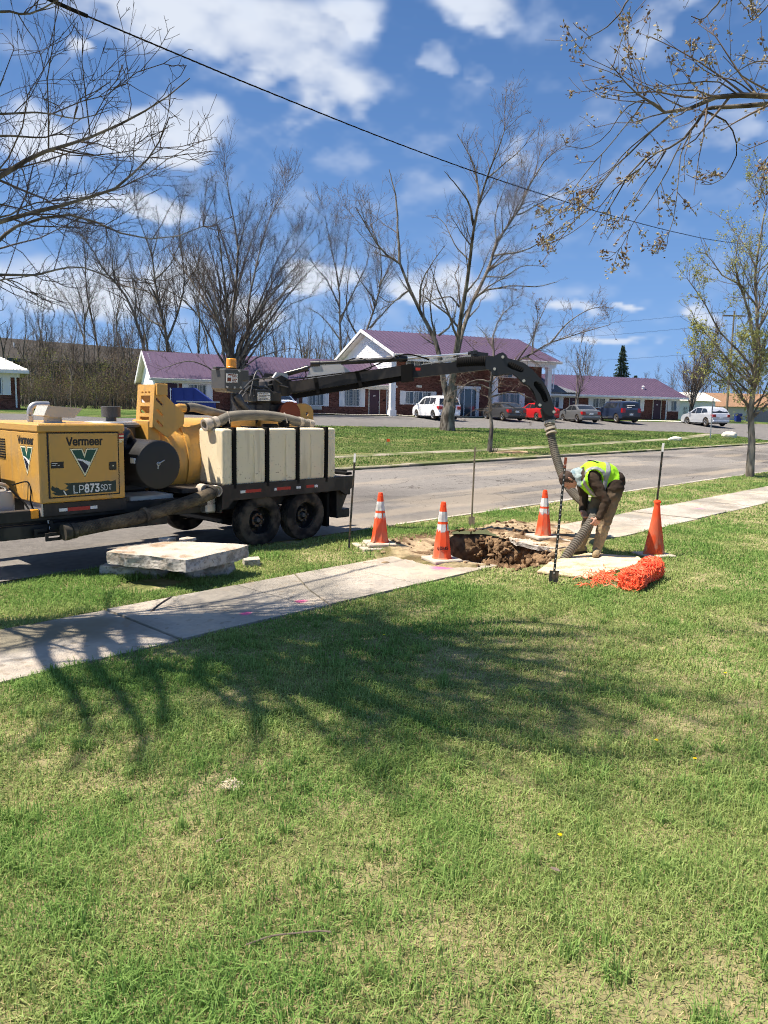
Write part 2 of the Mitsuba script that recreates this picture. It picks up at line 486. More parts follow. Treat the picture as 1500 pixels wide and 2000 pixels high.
mat('asphalt', c_asphalt, .9, .25, (lambda p, n, uv: fbm(p.x * 60, p.y * 60, 0, 3), .004))
mat('lot_asphalt', c_lot, .9, .25)
mat('concrete', c_concrete, .88, .25, (lambda p, n, uv: fbm(p.x * 70, p.y * 70, 0, 3), .003))
mat('broken_concrete', c_broken, .92, .2, (b_stone, .010))
mat('soil', c_soil, .97, .1, (lambda p, n, uv: fbm(p.x * 25, p.y * 25, p.z * 25, 4), .03))
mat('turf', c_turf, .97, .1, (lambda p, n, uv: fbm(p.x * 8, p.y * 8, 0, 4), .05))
mat('brick', c_brick, .9, .2)
mat('bark', c_bark, .93, .15, (b_bark, .015))
mat('muddy_concrete', lambda p, n, uv: mix((0.24, 0.185, 0.12), (0.42, 0.35, 0.26), fbm(p.x * 8, p.y * 8, p.z * 8, 4)), .95, .1)
mat('twig', (0.105, 0.085, 0.075), .9, .2)
mat('thicket_twig', (0.145, 0.12, 0.078), .9, .2)
mat('bark_pale', lambda p, n, uv: mix((0.12, 0.105, 0.085), (0.34, 0.30, 0.24), smoothstep(.3, .7, fbm(p.x * 9, p.y * 9, p.z * 2.5, 4))), .93, .15, (b_bark, .012))
mat('twig_pale', (0.17, 0.135, 0.11), .9, .2)
mat('yellow_paint', c_yellow, .38, .5, clearcoat=.25, clearcoat_gloss=.7)
mat('black_paint', c_black, .5, .45)
mat('black_gloss', (0.015, 0.016, 0.018), .32, .5)
mat('black_satin', (0.014, 0.015, 0.017), .48, .45)
mat('black_matt', (0.010, 0.010, 0.010), .9, .15)
mat('poly_tank', c_poly, .5, .4)
mat('tyre_rubber', c_tyre, .9, .2)
mat('hose_rubber', c_hose, .7, .3)
mat('suction_hose_grey', lambda p, n, uv: mix((0.105, 0.10, 0.09), (0.22, 0.195, 0.15), fbm(p.x * 7, p.y * 7, p.z * 7, 3)), .65, .3)
mat('muddy_hose', c_muddyhose, .85, .2)
mat('galvanised', (0.50, 0.51, 0.52), .42, .5, metallic=.7)
mat('steel_bright', (0.72, 0.72, 0.74), .22, .5, metallic=.9)
mat('grey_paint', (0.42, 0.43, 0.43), .5, .4)
mat('pale_grey_paint', (0.42, 0.43, 0.40), .45, .45)
mat('dark_grey_paint', (0.07, 0.072, 0.075), .5, .4)
mat('rust_red', (0.20, 0.055, 0.03), .7, .3)
mat('decal_black', (0.018, 0.016, 0.015), .5, .4)
mat('decal_green', (0.012, 0.075, 0.052), .45, .4)
mat('decal_deep_green', (0.016, 0.035, 0.032), .45, .4)
mat('decal_white', (0.74, 0.75, 0.74), .5, .4)
mat('decal_cream', (0.80, 0.74, 0.50), .5, .4)
mat('decal_navy', (0.020, 0.022, 0.040), .5, .4)
mat('decal_red', (0.42, 0.035, 0.025), .5, .4)
mat('amber_lens', (0.92, 0.34, 0.02), .25, .5, spec_trans=0.0, clearcoat=.6)
mat('jacket', c_jacket, .95, .1, (lambda p, n, uv: fbm(p.x * 9, p.y * 9, p.z * 9, 3), .03))
mat('trousers', c_trousers, .95, .1, (lambda p, n, uv: fbm(p.x * 8, p.y * 8, p.z * 10, 3), .03))
mat('boot_leather', c_boot, .9, .15)
mat('boot_sole', (0.06, 0.05, 0.042), .9, .15)
mat('hi_vis', (0.36, 0.78, 0.03), .75, .2, (lambda p, n, uv: fbm(p.x * 12, p.y * 12, p.z * 12, 3), .02))
mat('reflective_tape', (0.27, 0.29, 0.29), .4, .5)
mat('skin', lambda p, n, uv: mix((0.50, 0.27, 0.19), (0.58, 0.33, 0.24), fbm(p.x * 30, p.y * 30, p.z * 30, 3)), .55, .35)
mat('hair', lambda p, n, uv: mix((0.035, 0.022, 0.016), (0.10, 0.066, 0.048), fbm(p.x * 60, p.y * 60, p.z * 25, 3)), .7, .3)
mat('flannel', c_flannel, .95, .1)
scene['cone_orange'] = {'type': 'principledthin', 'base_color': proc(c_cone), 'roughness': .5, 'diff_trans': 0.55, 'spec_trans': 0.0, 'eta': 1.4}
mat('cone_tape', lambda p, n, uv: mix((0.66, 0.66, 0.65), (0.45, 0.44, 0.43), smoothstep(.4, .7, fbm(p.x * 14, p.y * 14, p.z * 14, 4))), .45, .4)
mat('cone_base_grey', lambda p, n, uv: mix((0.36, 0.31, 0.25), (0.52, 0.46, 0.38), fbm(p.x * 12, p.y * 12, p.z * 12, 4)), .9, .2)
mat('plywood', c_ply, .9, .15)
mat('net_orange', (0.97, 0.17, 0.07), .5, .4)
mat('post_dark', lambda p, n, uv: mix((0.020, 0.022, 0.020), (0.085, 0.06, 0.04), smoothstep(.5, .7, fbm(p.x * 20, p.y * 20, p.z * 9, 3))), .6, .4)
mat('post_weathered', lambda p, n, uv: mix((0.11, 0.10, 0.075), (0.24, 0.20, 0.14), fbm(p.x * 20, p.y * 20, p.z * 9, 3)), .7, .3)
mat('post_white', (0.70, 0.70, 0.68), .6, .3)
mat('metal_roof', c_metal_roof, .42, .45)
mat('white_metal_roof', (0.72, 0.71, 0.64), .4, .45)
mat('slate_metal_roof', (0.16, 0.175, 0.20), .45, .45)
mat('shingle', c_shingle, .95, .1)
mat('white_siding', (0.90, 0.91, 0.92), .6, .3)
mat('white_trim', (0.78, 0.79, 0.80), .55, .35)
mat('cream_trim', (0.60, 0.58, 0.52), .6, .3)
mat('door_purple', (0.050, 0.020, 0.038), .5, .4)
mat('glass_dark', (0.045, 0.06, 0.075), .06, .9)
mat('curtain', (0.36, 0.37, 0.36), .8, .2)
mat('dark_wall', (0.035, 0.033, 0.032), .9, .2)
mat('blue_paint', (0.013, 0.035, 0.22), .45, .4)
mat('car_white', (0.80, 0.82, 0.85), .28, .5, clearcoat=1.0)
mat('car_charcoal', (0.050, 0.052, 0.057), .28, .5, clearcoat=1.0)
mat('car_red', (0.50, 0.018, 0.022), .26, .5, clearcoat=1.0)
mat('car_grey', (0.16, 0.17, 0.18), .28, .5, clearcoat=1.0, metallic=.3)
mat('car_navy', (0.016, 0.028, 0.065), .26, .5, clearcoat=1.0)
mat('car_silver', (0.58, 0.62, 0.68), .30, .5, clearcoat=1.0, metallic=.35)
mat('car_black_trim', (0.015, 0.015, 0.016), .5, .4)
mat('car_glass', (0.018, 0.022, 0.028), .05, .8)
mat('tail_lamp', (0.42, 0.012, 0.014), .15, .6)
mat('head_lamp', (0.62, 0.65, 0.68), .12, .6)
mat('alloy', (0.58, 0.59, 0.60), .3, .5, metallic=.8)
mat('limestone', lambda p, n, uv: mix((0.62, 0.57, 0.46), (0.80, 0.77, 0.68), fbm(p.x * 9, p.y * 9, p.z * 9, 4)), .9, .2)
mat('spruce_green', lambda p, n, uv: mix((0.022, 0.045, 0.032), (0.062, 0.092, 0.066), fbm(p.x * .8, p.y * .8, p.z * .8, 3)), .9, .1)
mat('bud_green', (0.22, 0.25, 0.055), .8, .2)
mat('bud_brown', (0.19, 0.13, 0.085), .8, .2)
mat('bud_pale', (0.36, 0.31, 0.19), .8, .2)
mat('orange_brick', (0.26, 0.16, 0.10), .9, .2)
mat('dandelion_yellow', (0.86, 0.62, 0.015), .8, .2)
mat('straw', (0.72, 0.63, 0.46), .95, .1)
mat('flag_orange', (0.90, 0.13, 0.03), .7, .2)
mat('worn_walk', lambda p, n, uv: mix((0.10, 0.115, 0.05), (0.22, 0.20, 0.155), smoothstep(.35, .65, fbm(p.x * 1.5, p.y * 1.5, 0, 4))), .95, .15)
scene['grass_blade'] = {'type': 'principledthin', 'base_color': {'type': 'mesh_attribute', 'name': 'vertex_color'}, 'roughness': .55, 'diff_trans': 0.7, 'spec_trans': 0.0, 'eta': 1.4}
scene['soft_leaf'] = {'type': 'principledthin', 'base_color': {'type': 'rgb', 'value': [0.44, 0.46, 0.18]}, 'roughness': .6, 'diff_trans': 0.8, 'spec_trans': 0.0, 'eta': 1.4}

# ---------------------------------------------------------------- ground, street, pavement, excavation
PIT = [(7.36, 5.66), (7.46, 5.98), (7.72, 6.22), (8.15, 6.42), (8.68, 6.80), (9.05, 6.93), (9.36, 6.68), (9.28, 6.32), (9.28, 5.98), (9.15, 5.62), (8.98, 5.34), (8.72, 5.06), (8.34, 4.86), (7.95, 4.86), (7.60, 4.98), (7.42, 5.30)]
_q = np.array(spline(PIT + [PIT[0]], 120))[:-1]
_c = _q.mean(0)
_n = meshkit.fbm(np.c_[_q * 5, np.zeros(len(_q))], 3, 4) - .5
PITQ = _q + (_q - _c) / np.linalg.norm(_q - _c, axis=1, keepdims=True) * _n[:, None] * .16
PITPOLY = Polygon(PITQ).buffer(0)


def grid_lines(a, b, fine, far, step, extra):
    l = list(np.arange(a, b + 1e-6, step)) + list(extra)
    x, d = a, step
    while x > far[0]:
        d *= 1.35
        x -= d
        l.append(x)
    x, d = b, step
    while x < far[1]:
        d *= 1.35
        x += d
        l.append(x)
    l = np.unique(np.round(l, 4))
    return l[np.r_[True, np.diff(l) > 0.015]]


def mound(s, t):
    """spoil thrown up round the hole, worn edges of the turf"""
    p = np.stack([s, t, 0 * s], -1)
    ring = np.exp(-((np.hypot((s - 8.35) / 1.25, (t - 5.95) / 1.25) - 1.0) / .17) ** 2)
    z = .085 * ring * meshkit.fbm(p * 3.0, 4, 2) * np.clip((t - 5.0) / .5, 0, 1)
    heap = np.exp(-(((s - 10.1) / .55) ** 2 + ((t - 6.75) / .35) ** 2)) * .13 + np.exp(-(((s - 7.35) / .35) ** 2 + ((t - 6.9) / .25) ** 2)) * .06
    return z + heap * (.4 + meshkit.fbm(p * 9, 4, 6)) + .03 * (ring > .1) * (meshkit.fbm(p * 14, 3, 7) - .5)


def grid_mesh(ls, lt, zf, skip=None):
    S, Tt = np.meshgrid(ls, lt, indexing='ij')
    x, y = S * U[0] + Tt * V[0], S * U[1] + Tt * V[1]
    z = zf(S, Tt, x, y)
    i, j = np.meshgrid(np.arange(len(ls) - 1), np.arange(len(lt) - 1), indexing='ij')
    if skip is not None:
        cs, ct = (ls[:-1] + ls[1:])[:, None] / 2 + 0 * lt[None, :-1], (lt[:-1] + lt[1:])[None] / 2 + 0 * ls[:-1, None]
        ok = ~skip(cs, ct)
        i, j = i[ok], j[ok]
    m = len(lt)
    q = np.stack([i * m + j, (i + 1) * m + j, (i + 1) * m + j + 1, i * m + j + 1], -1).reshape(-1, 4)
    return mk(np.stack([x, y, z], -1).reshape(-1, 3), np.vstack([q[:, [0, 1, 2]], q[:, [0, 2, 3]]]))


ROAD_N, ROAD_F = 8.16, 17.0


def land_z(s, t, x, y):
    z = ground_z(x, y)
    return np.where((t > ROAD_N + .02) & (t < ROAD_F - .02), -.16, z)


FS0, FS1, FT0, FT1 = 6.3, 11.7, 4.2, 8.1
ls = grid_lines(-30, 90, 1, (-900, 1500), 1.5, (FS0, FS1))
lt = grid_lines(-9, 80, 1, (-700, 1500), 1.5, (FT0, FT1, ROAD_N, ROAD_N + .03, ROAD_F - .03, ROAD_F))
land = grid_mesh(ls, lt, land_z, lambda s, t: (s > FS0) & (s < FS1) & (t > FT0) & (t < FT1))
fs, ft = np.linspace(FS0, FS1, 136), np.linspace(FT0, FT1, 98)


def fine_z(s, t, x, y):
    e = np.minimum(np.minimum(s - FS0, FS1 - s), np.minimum(t - FT0, FT1 - t))
    return mound(s, t) * np.clip(e / .3, 0, 1)


_in = lambda s, t: np.array([PITPOLY.contains(Point(a, b)) for a, b in zip(s.ravel(), t.ravel())]).reshape(s.shape)
patch = grid_mesh(fs, ft, fine_z, _in)
struct('ground', cat(land, patch), 'turf', True, 'grass lawns and verges rising from the street to the brick motel')

# the excavation: walls of clods, floor of broken soil; its upper ring runs under the turf so that no gap shows
rings = []
for k, (grow, z) in enumerate(((.10, -.012), (.02, -.05), (-.05, -.16), (-.02, -.34), (-.06, -.55), (-.10, -.80), (-.16, -1.0), (-.5, -1.08))):
    q = PITQ + (PITQ - _c) / np.linalg.norm(PITQ - _c, axis=1, keepdims=True) * grow
    w = np.array([ST(a, b, z) for a, b in q])
    rings.append(w)
pv = np.array(rings)
nr, nk = len(rings), len(PITQ)
pv = pv.reshape(-1, 3)
ii, jj = np.meshgrid(np.arange(nr - 1), np.arange(nk), indexing='ij')
pq = np.stack([ii * nk + jj, ii * nk + (jj + 1) % nk, (ii + 1) * nk + (jj + 1) % nk, (ii + 1) * nk + jj], -1).reshape(-1, 4)
pitm = mk(np.vstack([pv, ST(*_c, -1.1)]), np.vstack([pq[:, [0, 2, 1]], pq[:, [0, 3, 2]], [[(nr - 1) * nk + (j + 1) % nk, (nr - 1) * nk + j, nr * nk] for j in range(nk)]]))
pitm = pitm.subdivide().subdivide()
_v = np.array(pitm.vertices)
_d = (meshkit.fbm(_v * 7, 4, 11) - .5) * .22 + (meshkit.fbm(_v * 22, 3, 12) - .5) * .09
_w = np.clip((-.015 - _v[:, 2]) / .12, 0, 1) * np.clip((_v[:, 0] - 1.05) / .4, .25, 1)
_dir = _v - ST(*_c, 0)
_dir[:, 2] = 0
_dir /= np.linalg.norm(_dir, axis=1, keepdims=True) + 1e-6
_v += _dir * (_d * _w)[:, None] + np.c_[0 * _d, 0 * _d, _d * _w * .6]
_b = np.clip((_v[:, 0] - 1.28) / .22, 0, 1)                     # a shallow bench to the right of the deep cut
_v[:, 2] = np.where(_v[:, 2] < 0, np.maximum(_v[:, 2] * (1.45 - .45 * _b), -1.55 + 1.18 * _b + .10 * (_d / .15)), _v[:, 2])
struct('excavated_pit', mk(_v, pitm.faces), 'soil', 40, 'dug hole with crumbling brown soil walls cut through the verge and sidewalk')

rs = np.unique(np.r_[-900, -300, -100, np.arange(-30, 91, 1.0), 150, 300, 700, 1500])
rt = np.linspace(ROAD_N - .2, ROAD_F + .2, 21)
road_z = lambda s, t, x, y: -.055 + .05 * (1 - ((t - 12.6) / 4.6) ** 2) * .6 + .004 * (meshkit.fbm(np.stack([s * .6, t * .6, 0 * s], -1), 3, 5) - .5)
road = grid_mesh(rs, rt, road_z)
ROAD = struct('road', road, 'asphalt', True, 'sunlit patched grey asphalt street with fine cracks')


def strip(s0, s1, t0, t1, z0, z1, c=.012, n=1, wob=0.0, seed=0):
    m = bx(s0, s1, t0, t1, z0, z1, c)
    return xf(m, MST)


# near kerb: low rolled concrete gutter; far kerb, cracked into lengths
rk = random.Random(3)
for nm, t0, t1, z0, z1, a, b in (('near_kerb', 8.08, 8.36, -.2, -.012, 9.2, 60), ('far_kerb', 16.62, 17.04, -.2, .035, -8, 57.5)):
    k = struct(nm, xf(prism([(a, t0), (b, t0), (b, t1), (a, t1)], .10, T(z=z0 - .05)), MST), 'concrete', label='low concrete kerb along the %s edge of the street' % nm.split('_')[0])
    s = a
    while s < b - 1:
        e = min(s + 3.0, b)
        put('kerb_stone', strip(s + .006, e - .006, t0, t1, z0 + .05, z1 + rk.uniform(-.012, .008), .02), 'concrete' if nm[0] == 'n' else 'worn_walk', k)
        s = e

# near sidewalk: separate slabs, recessed joints, the length across the hole taken out
SW0, SW1 = 5.14, 6.36
sw = struct('sidewalk', xf(prism(Polygon([(-9, SW0), (70, SW0), (70, SW1), (-9, SW1)]).difference(sbox(7.0, 4.8, 9.6, 6.6)), .05, T(z=-.1)), MST), 'soil', label='concrete sidewalk of separate slabs, broken off at the hole')
rs_ = random.Random(8)


def slab_poly(poly, z0, z1, seed):
    m = prism(poly, z1 - z0, T(z=z0))
    return xf(m, MST)


joints = [-8.4, -6.9, -5.4, -3.95, -2.5, -1.07, .37, 1.80, 3.20, 4.62, 6.06, 7.36]
for a, b in zip(joints, joints[1:]):
    g = .011
    poly = [(a + g, SW0), (b - g, SW0), (b - g, SW1), (a + g, SW1)]
    ztop = .018 + rs_.uniform(-.008, .01)
    if abs(b - 6.06) < .01:       # cracked right across
        put('slab', slab_poly([(a + g, SW0), (4.78, SW0), (5.02, 5.7), (5.39, SW1), (a + g, SW1)], -.09, ztop, 1), 'concrete', sw)
        put('slab', slab_poly([(4.80, SW0), (b - g, SW0), (b - g, SW1), (5.41, SW1), (5.04, 5.7)], -.09, ztop + .004, 2), 'concrete', sw)
        continue
    if b == joints[-1]:           # broken end at the excavation
        e = [(7.52, SW0 + .0), (7.50, 5.25), (7.44, 5.42), (7.47, 5.55), (7.38, 5.72), (7.42, 5.86), (7.30, 6.02), (7.18, 6.2), (7.2, SW1)]
        put('slab', slab_poly([(a + g, SW1), (a + g, SW0)] + e, -.10, ztop, 3), 'concrete', sw, label='last whole slab before the hole, with a ragged broken end')
        continue
    put('slab', slab_poly(poly, -.09, ztop, 0), 'concrete', sw)
s = 10.75
while s < 62:
    e = s + 1.45
    first = s < 11
    poly = [(s + .011, SW0), (e - .011, SW0), (e - .011, SW1), (s + .011, SW1)] if not first else [(10.55, 5.2), (10.7, SW0), (e - .011, SW0), (e - .011, SW1), (10.85, SW1), (10.72, 6.0), (10.45, 5.75), (10.62, 5.5)]
    put('slab', slab_poly(poly, -.09, .016 + rs_.uniform(-.008, .01), 0), 'concrete', sw)
    s = e
# piece of old slab still lying at the far rim of the hole
rim = rough(xf(prism([(9.02, 5.32), (9.32, 5.18), (9.78, 5.34), (9.86, 5.7), (9.52, 6.02), (9.3, 6.22), (9.12, 5.9)], .06, T(z=-.045)), MST).subdivide().subdivide().subdivide(), .034, 9, 3)
k = thing('broken_slab', 'flat remnant of pavement at the far rim of the hole under the worker\'s hose', 'slab')
put(k, rim, 'broken_concrete', smooth=30)

# far sidewalk and motel car park as thin sheets lying on the land
def sheet(poly, frame, up, name, m, label, step=1.6, thick=.25):
    g = Polygon(poly)
    a0, b0, a1, b1 = g.bounds
    pts = []
    tri = []
    cells = [g.intersection(sbox(a, b, a + step * 2, b + step)) for a in np.arange(a0, a1, step * 2) for b in np.arange(b0, b1, step)]
    for c in cells:
        if c.is_empty or c.area < 1e-6:
            continue
        for q in getattr(c, 'geoms', [c]):
            if q.geom_type != 'Polygon':
                continue
            v, f = trimesh.creation.triangulate_polygon(q, engine='earcut')
            tri.append(np.asarray(f) + sum(len(p) for p in pts))
            pts.append(np.asarray(v))
    p, f = np.vstack(pts), np.vstack(tri)
    w = np.c_[p, np.zeros(len(p))] @ frame[:3, :3].T + frame[:3, 3]
    w[:, 2] = ground_z(w[:, 0], w[:, 1]) + up
    n = np.cross(w[f[:, 1]] - w[f[:, 0]], w[f[:, 2]] - w[f[:, 0]])[:, 2]
    f = np.where((n < 0)[:, None], f[:, ::-1], f)
    m_ = mk(w, f)
    m_.merge_vertices()
    return struct(name, m_, m, True, label)


sheet([(-20, 19.15), (30, 19.05), (50, 20.05), (60, 21.75), (60, 22.4), (50, 20.9), (30, 19.8), (-20, 19.85)], MST, .012, 'far_sidewalk', 'worn_walk', 'narrow sidewalk across the far lawn')
BF = MB.copy()
BF[2, 3] = 0
lot = [(-70, -15.5), (-30, -14.6), (-2.5, -14.4), (11.3, -12.9), (19.0, -13.2), (21.6, -14.2), (21.4, -16.5), (20.9, -18.6), (22.0, -20.0), (60, -36), (80, -30), (70, -4), (40, -2.6), (24, -2.9), (5.5, -1.6), (-17.6, -1.3), (-19.5, -9), (-23, -10), (-26, -7), (-40, -5), (-70, -5)]
sheet(lot, BF, .014, 'car_park', 'lot_asphalt', 'grey asphalt car park before the motel', 2.2)
sheet([(-17.6, -1.25), (5.5, -1.5), (24, -2.75), (31, -2.75), (31, -2.2), (24, -2.3), (5.5, -1.1), (-17.6, -.85)], BF, .09, 'motel_kerb', 'limestone', 'pale concrete kerb along the front of the motel', 2.2)

# ---------------------------------------------------------------- the vacuum excavator trailer (built along the street: x along, y across, z up)
FRONT = np.array([[0, 0, -1, 0], [-1, 0, 0, 0], [0, 1, 0, 0], [0, 0, 0, 1.0]])
tr = thing('vacuum_excavator_trailer', 'yellow vacuum excavation trailer with cream water tank and long black boom over the hole', 'trailer')


def tp(name, mesh, m, parent=tr, smooth=30, **kw):
    return put(name, mesh, m, parent, smooth, M=MST, **kw)


# chassis
tp('chassis', cat(bx(1.2, 7.85, 8.22, 8.34, .50, .66, .008), bx(1.2, 7.85, 9.62, 9.74, .50, .66, .008), *[bx(s, s + .08, 8.3, 9.65, .52, .62) for s in (2.4, 3.4, 4.4, 5.4, 6.6, 7.7)],
                  bx(2.9, 5.6, 8.10, 8.2, .60, .72, .006), bx(1.2, 4.9, 8.12, 8.2, .42, .56, .006), bx(5.9, 7.4, 8.45, 9.5, .28, .36, .02)), 'black_paint')
tp('drawbar', cat(tubes(np.array([[[2.4, 8.3, .52], [0.1, 8.98, .50]], [[2.4, 9.65, .52], [0.1, 9.0, .50]]]), np.full((2, 2), .06), 8, True)), 'black_paint')
sk = [(5.60, .852), (7.88, .857), (7.87, .687), (7.815, .66), (7.748, .585), (7.62, .662), (5.76, .651), (5.68, .571), (5.585, .544)]
side = tp('deck_skirt', side_prism(sk, 7.985, 8.03), 'black_paint')
for a, b, m in ((5.95, 6.20, 'decal_red'), (6.46, 6.70, 'decal_red'), (6.98, 7.12, 'decal_red')):
    tp('reflective_strip', bx(a, b, 7.981, 7.986, .735, .775), m, side)
for a, b in ((5.87, 5.945), (6.42, 6.455), (6.80, 6.88), (7.13, 7.19)):
    tp('reflective_strip', bx(a, b, 7.981, 7.986, .735, .770), 'decal_white', side)
tp('deck', cat(bx(5.05, 7.9, 8.03, 9.95, .78, .838, .006), bx(5.585, 5.62, 8.03, 8.9, .50, .80), bx(7.80, 7.88, 8.03, 9.95, .58, .83, .008)), 'black_paint')
tp('mudflap', bx(7.44, 7.49, 8.06, 8.34, .14, .62, .006), 'black_matt')
tp('bumper_bracket', cat(side_prism([(7.62, .66), (7.87, .66), (7.72, .37), (7.62, .34)], 8.05, 8.3), bx(7.66, 7.92, 8.08, 8.36, .24, .37, .012)), 'black_paint')
tp('tail_frame', cat(bx(7.86, 7.98, 8.1, 9.85, .86, .90, .008), bx(7.55, 8.12, 8.35, 8.75, .868, .91, .01), prism([(7.58, 8.2), (7.72, 8.2), (7.58, 8.6)], .16, T(z=.86))), 'black_matt')
tp('tail_lamp', bx(7.93, 7.945, 8.12, 8.32, .27, .35, .006), 'tail_lamp')


def trailer_wheel(s, t, sgn):
    Mw = MST @ T(s, t, .345) @ RX(90 if sgn > 0 else -90)
    w = put('wheel', lathe([(0, -.03), (.05, -.03), (.06, .015), (.09, .015), (.12, -.035), (.165, -.04), (.185, .03), (.2, .085), (.19, .09)], 28, None), 'black_gloss', tr, 30, M=Mw)
    put('tyre', lathe([(.185, -.10), (.215, -.105), (.27, -.11), (.315, -.10), (.338, -.085), (.345, -.05), (.335, -.047), (.335, -.038), (.345, -.035), (.345, -.006), (.335, -.004), (.335, .004), (.345, .006), (.345, .035), (.335, .038), (.335, .047), (.345, .05), (.338, .085), (.315, .10), (.27, .11), (.215, .105), (.198, .095), (.185, .08), (.185, -.10)], 48), 'tyre_rubber', w, 25, M=Mw)
    put('wheel_nuts', cat(*[cyl((.085 * math.cos(a), .085 * math.sin(a), -.01), (.085 * math.cos(a), .085 * math.sin(a), .035), .012, 6) for a in np.arange(6) * math.pi / 3], lathe([(0, .05), (.03, .045), (.042, .0), (.0, .0)], 14)), 'dark_grey_paint', w, 30, M=Mw)
    put('rim_holes', cat(*[cyl((.142 * math.cos(a), .142 * math.sin(a), -.05), (.142 * math.cos(a), .142 * math.sin(a), -.030), .018, 8) for a in np.arange(8) * math.pi / 4 + .2]), 'black_matt', w, 30, M=Mw)


for s, t, g in ((6.23, 8.12, 1), (7.02, 8.12, 1), (6.23, 9.84, -1), (7.02, 9.84, -1)):
    trailer_wheel(s, t, g)

# water tank: five swellings between the straps
wt = m3.Manifold()
segs = [(5.615, 5.768), (5.812, 6.294), (6.334, 6.818), (6.856, 7.344), (7.376, 7.55)]
for a, b in segs:
    wt = wt + rbox(a, b, 8.0, 8.53, .842, 1.555, .038, 16)
wt = wt + rbox(5.64, 7.52, 8.022, 8.51, .85, 1.545, .03, 12)
for s0, w0 in ((6.075, .050), (6.60, .048), (7.05, .046)):
    wt = wt - m3.Manifold.hull_points(np.array([(s0 - w0, 7.98, .83), (s0 + w0, 7.98, .83), (s0 - w0 * .62, 8.024, .83), (s0 + w0 * .62, 8.024, .83), (s0 - w0 * .7, 7.98, 1.49), (s0 + w0 * .7, 7.98, 1.49), (s0 - w0 * .4, 8.010, 1.47), (s0 + w0 * .4, 8.010, 1.47)]))
wk = tp('water_tank', tm(wt), 'poly_tank', smooth=35)
for s0 in (5.79, 6.314, 6.837, 7.36):
    tp('strap', cat(bx(s0 - .023, s0 + .023, 7.983, 8.02, .80, 1.572, .003), bx(s0 - .023, s0 + .023, 7.99, 8.55, 1.545, 1.5725, .003)), 'black_matt', wk)
tp('filler_cap', lathe([(0, .035), (.10, .035), (.11, .02), (.11, -.02), (0, -.02)], 24, T(6.62, 8.33, 1.57)), 'black_matt', wk)
far_t = tp('water_tank', tm(rbox(5.615, 7.55, 9.42, 9.94, .842, 1.555, .05, 12)), 'poly_tank', smooth=35)

# debris tank
dt = tp('debris_tank', xf(lathe([(0, 0), (.17, .012), (.32, .05), (.44, .11), (.52, .19), (.55, .26), (.55, 2.75), (.40, 2.86), (0, 2.9)], 48), T(4.86, 9.02, 1.12) @ RY(90)), 'yellow_paint')
tp('tank_ring', xf(lathe([(.55, 0), (.572, 0), (.572, .06), (.55, .06)], 48), T(5.42, 9.02, 1.12) @ RY(90)), 'yellow_paint', dt)
tp('tank_saddle', cat(side_prism([(4.95, .62), (5.5, .62), (5.5, 1.0), (5.3, 1.05), (4.98, .8)], 8.62, 8.68), side_prism([(4.95, .62), (5.5, .62), (5.5, 1.0), (4.98, .8)], 9.3, 9.36)), 'black_paint', dt)
arm_poly = [(4.985, 2.075), (5.135, 2.075), (5.132, 1.945), (5.265, 1.827), (5.38, 1.73), (5.372, 1.60), (5.23, 1.50), (5.144, 1.43), (4.96, 1.56), (4.945, 1.62)]


def slot(x, z, l, ang, w=.016):
    c, s = math.cos(ang), math.sin(ang)
    return LineString([(x - l * c, z - l * s), (x + l * c, z + l * s)]).buffer(w, quad_segs=4)


holes = unary_union([slot(5.035, 1.87, .045, -.75), slot(5.035, 1.74, .045, -.75), slot(5.03, 1.61, .045, -.75)])
ap = Polygon(arm_poly).difference(holes)
lift = tp('lift_arm', cat(side_prism(ap, 8.48, 8.50), side_prism(ap, 8.86, 8.88), bx(4.985, 5.13, 8.44, 8.50, 1.95, 2.09, .006)), 'yellow_paint', smooth=False)
fp = Polygon([(0, 0), (.40, 0), (.40, .52), (0, .52)])
for z0 in (.04, .17, .30):
    fp = fp.difference(sbox(.09, z0, .31, z0 + .085))
for x0 in (.1, .18, .26):
    fp = fp.difference(sbox(x0, .415, x0 + .045, .435))
tp('lift_plate', xf(prism(fp, .014), T(4.945, 8.88, 1.56) @ RY(5) @ FRONT), 'yellow_paint', lift, smooth=False)
tp('suction_elbow', pipe([(5.30, 8.72, 1.66), (5.36, 8.71, 1.76), (5.44, 8.71, 1.80), (5.54, 8.72, 1.797)], .052, 16), 'yellow_paint', dt)
tp('vacuum_hose', pipe([(5.53, 8.72, 1.797), (5.68, 8.75, 1.81), (5.95, 8.80, 1.765), (6.25, 8.85, 1.71), (6.5, 8.9, 1.66)], .058, 16), 'hose_rubber')
tp('hose_clamp', cyl((5.54, 8.72, 1.797), (5.575, 8.722, 1.80), .064, 20), 'black_matt')

# engine housing
eh = tp('engine_housing', cat(bx(3.352, 4.302, 8.004, 9.75, .79, 1.528, .012), bx(3.345, 4.31, 7.996, 9.76, 1.531, 1.617, .014)), 'yellow_paint', smooth=False)
tp('housing_base', cat(bx(3.40, 4.34, 8.05, 9.7, .64, .788, .008)), 'black_paint', eh)
tp('base_plate', bx(3.38, 3.398, 8.06, 8.5, .65, .785), 'galvanised', eh)
dr_ = tp('door', bx(3.456, 4.222, 7.994, 8.010, .853, 1.518, .004), 'yellow_paint', eh)
tp('door_gap', cat(bx(3.438, 3.454, 7.9985, 8.006, .845, 1.524), bx(4.224, 4.233, 7.9985, 8.006, .845, 1.524), bx(3.438, 4.233, 7.998, 8.006, .839, .851), bx(3.438, 4.233, 7.998, 8.006, 1.519, 1.5285)), 'decal_black', eh)
tp('latch', cat(bx(4.110, 4.194, 7.982, 7.995, 1.112, 1.20, .008)), 'black_gloss', dr_)
